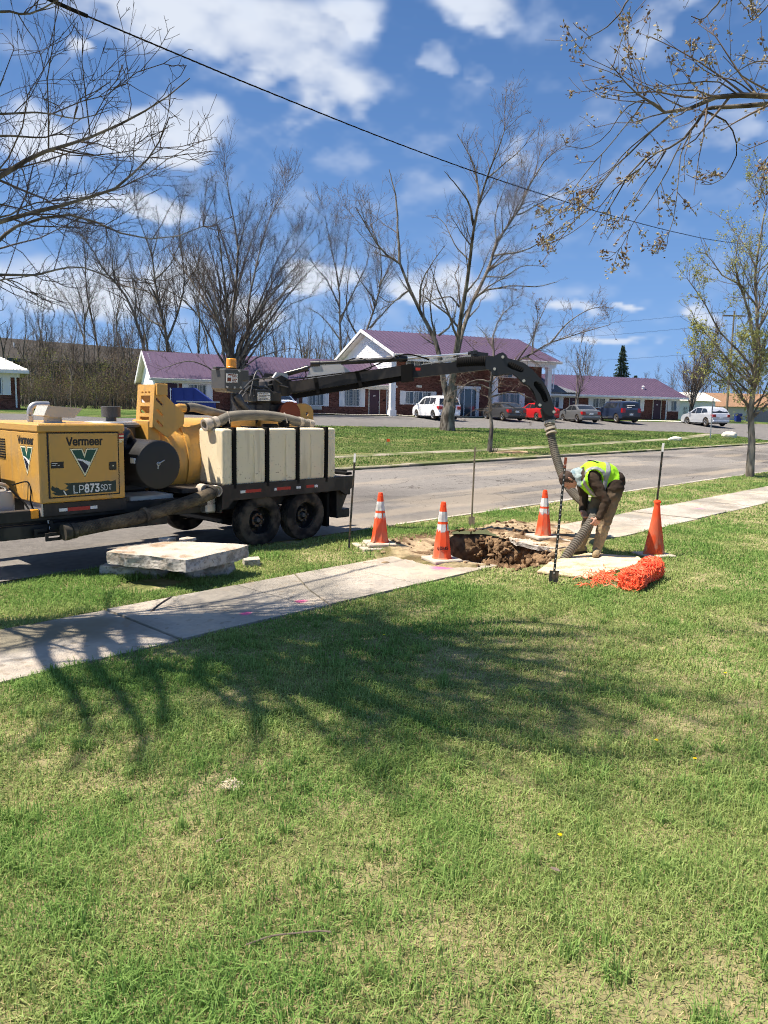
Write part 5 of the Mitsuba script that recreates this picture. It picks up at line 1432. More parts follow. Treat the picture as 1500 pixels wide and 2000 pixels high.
k = thing('netting_roll', 'bundled roll of orange plastic safety netting on the grass in front of the tall cone', 'netting')
rn = np.random.default_rng(5)
c0, c1 = np.array([2.575, 7.85, .112]), np.array([3.06, 8.56, .108])
ax = (c1 - c0) / np.linalg.norm(c1 - c0)
sx, sz = np.cross(ax, [0, 0, 1]), np.array([0, 0, 1.0])
Lr = np.linalg.norm(c1 - c0)
N = 2300
a0 = rn.uniform(0, 2 * np.pi, N)
l0 = rn.uniform(0, Lr, N)
rad = .118 * (1 - .10 * rn.random(N) ** 2) * (1 + .12 * np.sin(l0 * 9 + 1))
kk = np.linspace(0, 1, 5)
da = rn.normal(0, .55, N)
dl = rn.normal(0, .09, N)
A_ = a0[:, None] + da[:, None] * kk + rn.normal(0, .10, (N, 5))
L_ = np.clip(l0[:, None] + dl[:, None] * kk + rn.normal(0, .012, (N, 5)), -.015, Lr + .015)
Rr = rad[:, None] * (1 + rn.normal(0, .07, (N, 5)))
Rr = np.where((L_ < .02), Rr * rn.uniform(.15, 1, (N, 1)), Rr)
zz = np.maximum(c0[2] + Rr * np.sin(A_), .012)
Pn = c0[None, None] + L_[..., None] * ax + (Rr * np.cos(A_))[..., None] * sx
Pn[..., 2] = zz
put('strands', tubes(Pn, np.full((N, 5), .0042), 4), 'net_orange', k, kind='stuff')
put('inner_roll', xf(lathe([(0, -.0), (.09, .0), (.10, .1), (.10, Lr - .1), (.085, Lr), (0, Lr)], 18), np.vstack([np.c_[sx, np.cross(ax, sx), ax, c0], [0, 0, 0, 1]])), 'net_orange', k, 30)
N2 = 130
b0 = np.c_[rn.normal(2.46, .11, N2), rn.normal(8.42, .14, N2), np.full(N2, .02)]
b0[:, 1] += (b0[:, 0] - 2.46) * 1.1
q = np.linspace(0, 1, 5)
g = rn.uniform(0, 2 * np.pi, N2)
l = rn.uniform(.04, .14, N2)
Pl = b0[:, None] + np.stack([np.cos(g)[:, None] * l[:, None] * q, np.sin(g)[:, None] * l[:, None] * q, .05 * np.sin(q * np.pi)[None] * rn.uniform(.1, 1, (N2, 1))], -1) + rn.normal(0, .006, (N2, 5, 3))
Pl[..., 2] = np.maximum(Pl[..., 2], .01)
put('loose_end', tubes(Pl, np.full((N2, 5), .0040), 4), 'net_orange', k, kind='stuff')

# ---------------------------------------------------------------- the worker, bent over the hole
wk_ = thing('person', 'worker in bright yellow green vest bending over to guide the hose into the hole', 'person')
hipN, hipF = (2.925, 9.755, .90), (2.915, 9.975, .90)
kneeN, kneeF = (2.83, 9.74, .47), (2.70, 9.98, .48)
ankN, ankF = (2.745, 9.72, .09), (2.60, 9.985, .09)
pel, waist, chest, shl = (2.925, 9.865, .955), (2.83, 9.865, 1.055), (2.68, 9.865, 1.055), (2.555, 9.865, 1.035)
neck, headc = (2.455, 9.865, 1.03), (2.365, 9.85, .985)
shN, elN, wrN, haN = (2.64, 9.675, 1.00), (2.79, 9.60, .735), (2.722, 9.605, .545), (2.695, 9.625, .49)
shF, elF, wrF, haF = (2.58, 10.055, .985), (2.63, 10.06, .745), (2.600, 9.985, .575), (2.607, 9.925, .535)


def S3(c, r, sc=(1, 1, 1)):
    return m3.Manifold.sphere(r, 20).scale(sc).translate(c)


def hull(*ms):
    return m3.Manifold.batch_hull(list(ms))


def torso(g=0.0):
    lo = hull(S3(pel, .150 + g, (1, 1.12, .95)), S3(waist, .145 + g, (1, 1.15, 1)))
    mid = hull(S3(waist, .145 + g, (1, 1.15, 1)), S3(chest, .155 + g, (1, 1.18, 1.0)))
    up = hull(S3(chest, .155 + g, (1, 1.18, 1.0)), S3((2.60, 9.76, 1.03), .10 + g), S3((2.60, 9.97, 1.03), .10 + g), S3((2.55, 9.865, 1.03), .11 + g))
    return lo + mid + up


def arm(s, e, w, g=0.0):
    return hull_chain([(*s, .075 + g), ((s[0] + e[0]) / 2, (s[1] + e[1]) / 2, (s[2] + e[2]) / 2, .066 + g), (*e, .056 + g), ((e[0] + w[0]) / 2, (e[1] + w[1]) / 2, (e[2] + w[2]) / 2, .051 + g), (*w, .040 + g)], 14)


def leg(h, k_, a, g=0.0):
    return hull_chain([(*h, .108 + g), ((h[0] + k_[0]) / 2, (h[1] + k_[1]) / 2, (h[2] + k_[2]) / 2, .090 + g), (*k_, .068 + g), ((k_[0] * .6 + a[0] * .4), (k_[1] * .6 + a[1] * .4), (k_[2] * .6 + a[2] * .4), .063 + g), (*a, .048 + g)], 14)


fd = np.array([-.86, .0, -.50])           # where the face looks: forward and down
fd /= np.linalg.norm(fd)
fs_ = np.array([0, 1.0, 0])
fu = np.cross(fd, fs_)
fu = fu if fu[2] > 0 else -fu             # crown direction


def hp(f, s, u):
    return tuple(np.array(headc) + fd * f + fs_ * s + fu * u)


# bent neck: the head hangs forward and down, its crown to the left
crown = np.array([-.78, 0, .10])
crown /= np.linalg.norm(crown)
face = np.array([-.18, -.10, -.97])
face -= crown * (face @ crown)
face /= np.linalg.norm(face)
right_ = np.cross(face, crown)


def hp(f, s, u):
    return tuple(np.array(headc) + face * f + right_ * s + crown * u)


skull = hull(S3(hp(-.012, 0, .030), .088), S3(hp(.018, 0, .022), .080), S3(hp(.0, 0, -.02), .074)) + hull(S3(hp(.045, 0, -.005), .055), S3(hp(.062, 0, -.075), .030), S3(hp(.02, 0, -.06), .052))
nose = hull(S3(hp(.092, 0, .012), .010), S3(hp(.112, 0, -.020), .013), S3(hp(.085, 0, -.024), .018))
brow = hull(S3(hp(.082, .03, .028), .014), S3(hp(.082, -.03, .028), .014))
lips = hull(S3(hp(.088, .016, -.052), .009), S3(hp(.088, -.016, -.052), .009)) + hull(S3(hp(.084, .012, -.064), .009), S3(hp(.084, -.012, -.064), .009))
chin = S3(hp(.075, 0, -.088), .020)
ears = m3.Manifold()
for sg in (1, -1):
    ears = ears + hull(S3(hp(-.008, sg * .080, .012), .016), S3(hp(-.018, sg * .092, .022), .012), S3(hp(.0, sg * .080, -.022), .010))
nk_ = hull(S3(neck, .066), S3(hp(-.02, 0, -.05), .060))


def hand(w, h, grip, side, thumb):
    """palm at h, fingers closing round the hose; grip: direction of the fingers, side: across the knuckles"""
    w, h, grip, side, thumb = (np.array(q, float) for q in (w, h, grip, side, thumb))
    grip /= np.linalg.norm(grip)
    side -= grip * (side @ grip)
    side /= np.linalg.norm(side)
    nrm = np.cross(grip, side)
    if nrm @ (np.array([2.66, 9.74, .47]) - h) < 0:
        nrm = -nrm
    palm = hull(S3(tuple(w), .033), S3(tuple(h + side * .030), .019), S3(tuple(h - side * .030), .019)) + hull(S3(tuple(h + side * .030), .019), S3(tuple(h - side * .030), .019), S3(tuple(h + grip * .032 + side * .031), .016), S3(tuple(h + grip * .032 - side * .031), .016))
    out = palm
    for i, ln in enumerate((.92, 1.0, .95, .78)):
        b = h + grip * .034 + side * (.033 - .022 * i)
        p1 = b + (grip * .86 + nrm * .35) * .036 * ln
        p2 = p1 + (grip * .45 + nrm * .85) * .026 * ln
        p3 = p2 + (grip * -.1 + nrm * .98) * .020 * ln
        out = out + hull_chain([(*b, .0105), (*p1, .0098), (*p2, .009), (*p3, .008)], 10)
    tb = h + side * .030 - grip * .008
    t1 = tb + (thumb * .6 + side * .5 + nrm * .35) * .034
    t2 = t1 + (thumb * .8 + nrm * .55) * .028
    return out + hull_chain([(*tb, .014), (*t1, .0115), (*t2, .0095)], 10)


hN = hand(wrN, haN, (-.45, .10, -.85), (-.62, -.25, .52), (-.5, .5, -.2))
hF = hand(wrF, haF, (.18, -.62, -.75), (-.80, -.2, .1), (-.2, -.7, .1))
body = soften(skull + nose + brow + chin + ears + nk_ + torso(-.02) + arm(shN, elN, wrN, -.012) + arm(shF, elF, wrF, -.012) + hull(S3(wrN, .028), S3(tuple((np.array(wrN) + haN) / 2), .028)) + leg(hipN, kneeN, ankN, -.012) + leg(hipF, kneeF, ankF, -.012) + hN + hF + lips, .012, 6)
put('body', body, 'skin', wk_, True)
for sg in (1, -1):
    put('eye', xf(trimesh.creation.icosphere(2, .0105), T(*hp(.083, sg * .033, .012))), 'decal_black', wk_, True)
jk = torso(.0) + arm(shN, elN, wrN, .004) + arm(shF, elF, wrF, .004) + hull(S3((2.60, 9.70, 1.02), .085), S3(shN, .078)) + hull(S3((2.60, 10.03, 1.02), .085), S3(shF, .078))
jk = jk + hull(S3((2.60, 9.865, .96), .11, (1, 1.3, .8)), S3((2.72, 9.865, .90), .10, (1, 1.3, .8)))
jm = soften(jk, .018, 8)
v = np.array(jm.vertices)
nn_ = np.array(jm.vertex_normals)
fold = (meshkit.fbm(v * np.array([10, 10, 16]), 3, 5) - .5) * .030
put('jacket', mk(v + nn_ * fold[:, None], jm.faces), 'jacket', wk_, True)
for w_, e_2 in ((wrN, elN), (wrF, elF)):
    d_ = (np.array(e_2) - w_) / np.linalg.norm(np.array(e_2) - w_)
    put('cuff', cat(cyl(np.array(w_) - d_ * .012, np.array(w_) + d_ * .022, .047, 18)), 'jacket', wk_, 30)
tr_ = leg(hipN, kneeN, (2.79, 9.735, .36), .020) + leg(hipF, kneeF, (2.675, 9.98, .36), .020) + hull(S3(pel, .152, (1, 1.12, .95)), S3(hipN, .118), S3(hipF, .118)) + hull(S3((2.96, 9.865, .98), .135, (1, 1.2, 1)), S3((2.93, 9.8, .84), .10), S3((2.93, 9.93, .84), .10))
tmm = soften(tr_, .018, 8)
v = np.array(tmm.vertices)
nn_ = np.array(tmm.vertex_normals)
fold = (meshkit.fbm(v * np.array([9, 9, 20]), 3, 8) - .5) * .034
put('trousers', mk(v + nn_ * fold[:, None], tmm.faces), 'trousers', wk_, True)


def boot(k_, a, toe):
    a, k_, toe = np.array(a), np.array(k_), np.array(toe, float)
    top = a + (k_ - a) * .80
    m = hull_chain([(*top, .084), (*(a + (k_ - a) * .35), .070), (*(a + (0, 0, .02)), .060)], 16)
    heel, ball, tip = a - toe * .055, a + toe * .10, a + toe * .175
    m = m + hull(S3((a[0], a[1], .09), .052), S3((heel[0], heel[1], .062), .045), S3((ball[0], ball[1], .065), .048, (1, 1, .95)), S3((tip[0], tip[1], .060), .040))
    m = m - m3.Manifold.cube((4, 4, 1), True).translate((2.7, 9.8, -.472))
    b = soften(m, .014, 6)
    v = np.array(b.vertices)
    fold = (meshkit.fbm(v * np.array([14, 14, 24]), 3, 4) - .5) * .016
    k2 = put('boot', mk(v + np.array(b.vertex_normals) * fold[:, None], b.faces), 'boot_leather', wk_, True)
    s = hull(*[m3.Manifold.cylinder(.026, r_, r_, 18).translate((q[0], q[1], .006)) for q, r_ in ((heel, .044), (ball, .052), (tip, .038))])
    put('sole', tm(s), 'boot_sole', k2, 30)


boot(kneeN, ankN, (-.35, -.93, 0))
boot(kneeF, ankF, (-.90, -.43, 0))
# hair: a cap over the skull, cut along the brow and behind the ears
cap = hull(S3(hp(-.014, 0, .034), .095), S3(hp(.020, 0, .028), .086), S3(hp(-.012, 0, -.012), .083))
cut = m3.Manifold.cube((.3, .3, .3), True)
Mh = np.c_[face, right_, crown, np.array(headc)]
fr = cut.translate((.190, 0, -.085)).transform(Mh) + cut.translate((.15, 0, -.20)).transform(Mh) + cut.translate((0, 0, -.215)).transform(Mh)
hm = soften(cap - fr, .012, 3)
v = np.array(hm.vertices)
put('hair', mk(v + np.array(hm.vertex_normals) * ((meshkit.fbm(v * 45, 3, 3) - .5) * .014)[:, None], hm.faces), 'hair', wk_, True)
hood_ = hull(S3((2.50, 9.865, 1.075), .085, (1, 1.25, .8)), S3((2.445, 9.865, 1.045), .080, (.8, 1.2, 1))) + hull(S3((2.49, 9.80, 1.02), .065), S3((2.50, 9.77, .93), .035)) + hull(S3((2.49, 9.93, 1.02), .065), S3((2.50, 9.96, .93), .035))
hd = soften(hood_, .016, 5)
v = np.array(hd.vertices)
put('hood', mk(v + np.array(hd.vertex_normals) * ((meshkit.fbm(v * 22, 3, 6) - .5) * .03)[:, None], hd.faces), 'flannel', wk_, True, label='pale blue flannel collar')
# vest over the jacket: open at the neck, the arms and the waist
Rv = m3.Manifold.cube((.62, .9, 1.2), True)


def vest_shell(g):
    t_ = torso(g) + hull(S3((2.60, 9.70, 1.02), .088 + g), S3((2.60, 10.03, 1.02), .088 + g)) + hull(S3((2.60, 9.75, .98), .09 + g), S3((2.69, 9.76, .86), .06 + g), S3((2.60, 9.98, .98), .09 + g), S3((2.69, 9.97, .86), .06 + g), S3((2.80, 9.76, .97), .06 + g), S3((2.80, 9.97, .97), .06 + g))
    region = m3.Manifold.cube((.445, .9, 1.2), True).rotate((0, 12, 0)).translate((2.745, 9.865, 1.0))
    for s, e in ((shN, elN), (shF, elF)):
        s_, e2 = np.array(s), np.array(e)
        o = s_ + (0, -.02 if s is shN else .02, .03)
        t_ = t_ - hull_chain([(o[0], o[1], o[2], .105), (*(s_ * .45 + e2 * .55 + (0.01, -.03 if s is shN else .03, 0)), .10)], 20)
    return t_ ^ region


vm = soften(vest_shell(.022), .016, 5)
v = np.array(vm.vertices)
fold = (meshkit.fbm(v * np.array([9, 7, 9]), 3, 15) - .5) * .030
vx = v + np.array(vm.vertex_normals) * fold[:, None]
ve = put('safety_vest', mk(vx, vm.faces), 'hi_vis', wk_, True)
st_ = vest_shell(.026)
bandm = st_ ^ (m3.Manifold.cube((.055, 1.0, 1.5), True).rotate((0, 12, 0)).translate((2.795, 9.865, 1.0)))
loopn = st_ ^ (hull_chain([(shN[0] + .0, 9.62, 1.03, .165), (shN[0] + .09, 9.58, .86, .165)], 28) - hull_chain([(shN[0] + .0, 9.62, 1.03, .128), (shN[0] + .09, 9.58, .86, .128)], 28)) ^ m3.Manifold.cube((.30, .6, 1.5), True).translate((2.62, 9.62, 1.0))
for nm_, bm in (('waist_band', bandm), ('shoulder_band', loopn)):
    if bm.volume() > 1e-6:
        b_ = tm(bm.refine_to_length(.02))
        v = np.array(b_.vertices)
        fold = (meshkit.fbm(v * np.array([9, 7, 9]), 3, 15) - .5) * .030
        put(nm_, mk(v + np.array(b_.vertex_normals) * (fold + .003)[:, None], b_.faces), 'reflective_tape', ve, 40)
# worn print between the shoulders
txt = meshkit.text_mesh('LCMS', .045, .012, True)
tv = np.array(txt.vertices)
tv[:, 0] -= tv[:, 0].mean()
yy = 9.83 + tv[:, 0] * .55
xx = 2.665 - tv[:, 0] * .55 - tv[:, 1] * .7
up_ = 1.055 + (.155 + .022) * np.sqrt(np.clip(1 - ((yy - 9.865) / .21) ** 2 - ((xx - 2.66) / .30) ** 2, .05, 1)) + tv[:, 2] - .002
put('back_lettering', mk(np.stack([xx, yy, up_], 1), txt.faces), 'decal_black', ve, label='worn black letters across the back of the vest')

# ---------------------------------------------------------------- small things on the ground
def boulder(name, label, cat_, x, y, r, sc, m, seed, group=None):
    k = thing(name, label, cat_, group)
    s = trimesh.creation.icosphere(3, 1.0)
    v = np.array(s.vertices)
    v *= (1 + .55 * (meshkit.fbm(v * 1.3 + seed, 3, seed) - .5))[:, None]
    v = v * np.array(sc) * r
    put(k, mk(v, s.faces), m, smooth=35, M=T(x, y, float(ground_z(x, y)) + r * sc[2] * .5))


boulder('pale_rock', 'flat pale rock on the far verge left of the sign post', 'rock', 18.2, 48.5, .25, (1.7, 1, .62), 'limestone', 3)
boulder('pale_rock', 'larger white rock on the far verge right of the sign post', 'rock', 24.9, 55.9, .34, (1.7, 1, .85), 'limestone', 8)
rc = random.Random(4)
for i, (x, y, r, l) in enumerate(((.03, 9.02, .035, 'dark clod of soil on the sidewalk left of the lettered cone'), (-.22, 9.02, .022, 'small clod on the sidewalk edge'), (2.75, 11.0, .03, 'clod of earth on the bare soil behind the worker'))):
    boulder('soil_clod', l, 'clod', x, y, r, (1.4, 1, .7), 'soil', 20 + i)
# loose clods round and in the hole, nobody could count them
rg = np.random.default_rng(9)
ico = trimesh.creation.icosphere(1, 1.0)
cl_ = []
for i in range(330):
    if i < 130:
        a = rg.uniform(0, 2 * np.pi)
        q = PITQ[int(a / (2 * np.pi) * len(PITQ)) % len(PITQ)]
        o = rg.normal(0, .10)
        d = (q - _c) / np.linalg.norm(q - _c)
        s_, t_ = q + d * abs(o)
    elif i < 270:
        s_, t_ = rg.normal(9.9, .5), rg.normal(6.45, .30)
    else:
        s_, t_ = rg.normal(7.6, .35), rg.normal(6.75, .22)
    if t_ < 5.12 and not (7.3 < s_ < 9):
        continue
    z_ = float(mound(np.array([s_]), np.array([t_]))[0])
    if PITPOLY.buffer(-.04).contains(Point(s_, t_)):
        continue
    r_ = .006 + .030 * rg.random() ** 5
    v = ico.vertices * (r_ * rg.uniform(.6, 1.3, 3)) * (1 + .5 * rg.uniform(-.5, .5, (len(ico.vertices), 1)))
    cl_.append(mk(v + ST(s_, t_, z_ + r_ * .3), ico.faces))
for i in range(330):                      # the sunlit clods lining the far wall of the cut
    j = rg.integers(len(PITQ))
    q = PITQ[j] - (PITQ[j] - _c) / np.linalg.norm(PITQ[j] - _c) * rg.uniform(-.02, .10)
    if ST(*q)[0] < 1.35:
        continue
    r_ = .016 + .045 * rg.random() ** 2
    v = ico.vertices * (r_ * rg.uniform(.6, 1.3, 3)) * (1 + .5 * rg.uniform(-.5, .5, (len(ico.vertices), 1)))
    cl_.append(mk(v + ST(*q, -rg.uniform(.02, .36)), ico.faces))
scene['loose_soil'] = mikit.ply(cat(*cl_), 'soil', smooth=True)
labels['loose_soil'] = {'label': 'crumbs and clods of brown soil strewn round the hole', 'category': 'soil', 'kind': 'stuff'}

k = thing('dry_grass_clump', 'pale clump of dry thatch lying on the near lawn', 'grass clump')
N = 70
g = rg.uniform(0, 2 * np.pi, N)
b0 = np.c_[rg.normal(0, .024, N), rg.normal(0, .018, N), rg.uniform(.03, .06, N)] + (-.705, 3.48, 0)
q = np.linspace(-1, 1, 4)
Pc = b0[:, None] + np.stack([np.cos(g)[:, None] * q * .009, np.sin(g)[:, None] * q * .009, .006 * np.sin(q * 2)[None] + 0 * g[:, None]], -1) + rg.normal(0, .004, (N, 4, 3))
put(k, tubes(Pc, np.full((N, 4), .0016), 3), 'straw')
k = thing('twig_on_lawn', 'thin bent dry twig lying in the foreground grass', 'twig')
put(k, pipe([(-.44, 2.395, .028), (-.36, 2.43, .036), (-.28, 2.45, .034), (-.20, 2.455, .040), (-.155, 2.45, .042)], .003, 6), 'twig_pale')
k = thing('twig_on_sidewalk', 'short dark twig at the grass edge of the sidewalk', 'twig')
put(k, cat(pipe([(-2.05, 6.62, .02), (-2.0, 6.75, .06), (-1.93, 6.85, .10)], .009, 6)), 'twig')
for i, (x, y, l) in enumerate(((2.415, 5.19, 'yellow dandelion furthest up the lawn at the right'), (1.535, 4.05, 'yellow dandelion with a thin flower, left of a lower pair'), (1.66, 3.83, 'yellow dandelion lowest of the right hand group'), (.78, 3.07, 'small pale dandelion low in the middle lawn'), (.02, 5.94, 'tiny yellow flower in the tree shadow on the lawn'))):
    k = thing('dandelion', l, 'dandelion')
    M = T(x, y, 0)
    put('stem', cyl((0, 0, 0), (.004, 0, .055), .0016, 5), 'bud_green', k, M=M)
    pet = []
    for j in range(26):
        a = j * 2.4
        r_ = .003 + .008 * (j / 26) ** .5
        pet.append(tm(m3.Manifold.hull_points(np.array([(0, 0, .056), (r_ * math.cos(a - .25), r_ * math.sin(a - .25), .060), (r_ * math.cos(a + .25), r_ * math.sin(a + .25), .060), (r_ * .7 * math.cos(a), r_ * .7 * math.sin(a), .063)]))))
    put('flower', cat(*pet), 'dandelion_yellow', k, M=M)
rl_ = random.Random(31)
for x, y, l in ((.53, 5.46, 'dry brown leaf on the lawn in the tree shadow'), (.71, 2.84, 'dry brown leaf low on the lawn right of centre'), (-.66, 3.0, 'dry brown leaf low on the lawn left of centre')):
    k = thing('dead_leaf', l, 'leaf')
    q = Polygon([(-.022, 0), (-.008, .012), (.010, .010), (.024, 0), (.010, -.011), (-.008, -.012)])
    m = prism(q, .0015).subdivide()
    v = np.array(m.vertices)
    v[:, 2] += .25 * np.abs(v[:, 1]) + 3 * v[:, 0] ** 2
    put(k, mk(v, m.faces), 'twig_pale', M=T(x, y, .042) @ RZ(rl_.uniform(0, 360)) @ RX(rl_.uniform(-25, 25)))
k = thing('marker_flag', 'tiny orange utility flag on the far lawn', 'flag')
M = T(.05, 32.86, float(ground_z(.05, 32.86)))
put('wire', cyl((0, 0, 0), (0, 0, .30), .006, 5), 'galvanised', k, M=M)
put('pennant', bx(0, .14, -.004, .004, .18, .30), 'flag_orange', k, M=M)
k = thing('sign_post', 'grey steel sign post on the far verge, its small sign seen edge on', 'sign')
M = T(22.5, 53.5, float(ground_z(22.5, 53.5)))
put('post', bx(-.03, .03, -.03, .03, -.1, 2.75, .004), 'galvanised', k, M=M)
put('sign_plate', xf(bx(-.30, .30, -.015, .015, 1.75, 2.75, .006), RZ(66)), 'dark_grey_paint', k, M=M)
k = thing('utility_pole', 'distant slim utility pole with a short crossarm behind the young street tree', 'utility pole')
M = T(36.0, 82.0, 1.0)
put('pole', cyl((0, 0, 0), (0, 0, 11.6), .13, 10, .08), 'post_weathered', k, M=M)
put('crossarm', bx(-1.2, 1.2, -.06, .06, 11.0, 11.15), 'post_weathered', k, M=M)
for i, z in enumerate((11.55, 10.2, 7.4)):
    k = thing('power_line', ('highest', 'second', 'lowest')[i] + ' thin power line running from the distant pole to the left', 'wire')
    put(k, pipe([(36, 82, 1 + z), (22, 92, 1.2 + z - .9), (8, 102, 1.4 + z - 1.1), (-8, 112, 1.6 + z - .4)], .012, 4), 'black_matt')
k = thing('overhead_cable', 'black overhead service cable crossing the sky from upper left to right', 'cable')
cab = [(-9.0, 1.5, 6.1), (-4.06, 7.13, 5.73), (-3.34, 8.07, 5.72), (-3.1, 8.37, 5.72), (-2.41, 9.24, 5.74), (-1.69, 10.13, 5.76), (-.11, 12.05, 5.82), (1.55, 14.05, 5.93), (3.19, 16.0, 6.08), (4.87, 18.0, 6.26), (7.73, 21.39, 6.65), (10.7, 24.92, 7.18), (18.34, 34.0, 8.82), (30, 48, 11.4)]
cp = spline(cab, 140)
put('strand', tubes(cp, np.full(len(cp), .008), 6), 'black_matt', k)
i0 = np.argmin(np.abs(cp[:, 0] + 3.1))
put('sleeve', tubes(cp[:i0 + 1], np.full(i0 + 1, .020), 8, True), 'black_matt', k)
tw = np.arange(len(cp) * 6)
cpf = spline(cab, len(tw))
put('lashing', tubes(cpf + np.stack([.008 * np.cos(tw * .9), 0 * tw, .008 * np.sin(tw * .9)], 1), np.full(len(tw), .004), 4), 'black_matt', k)

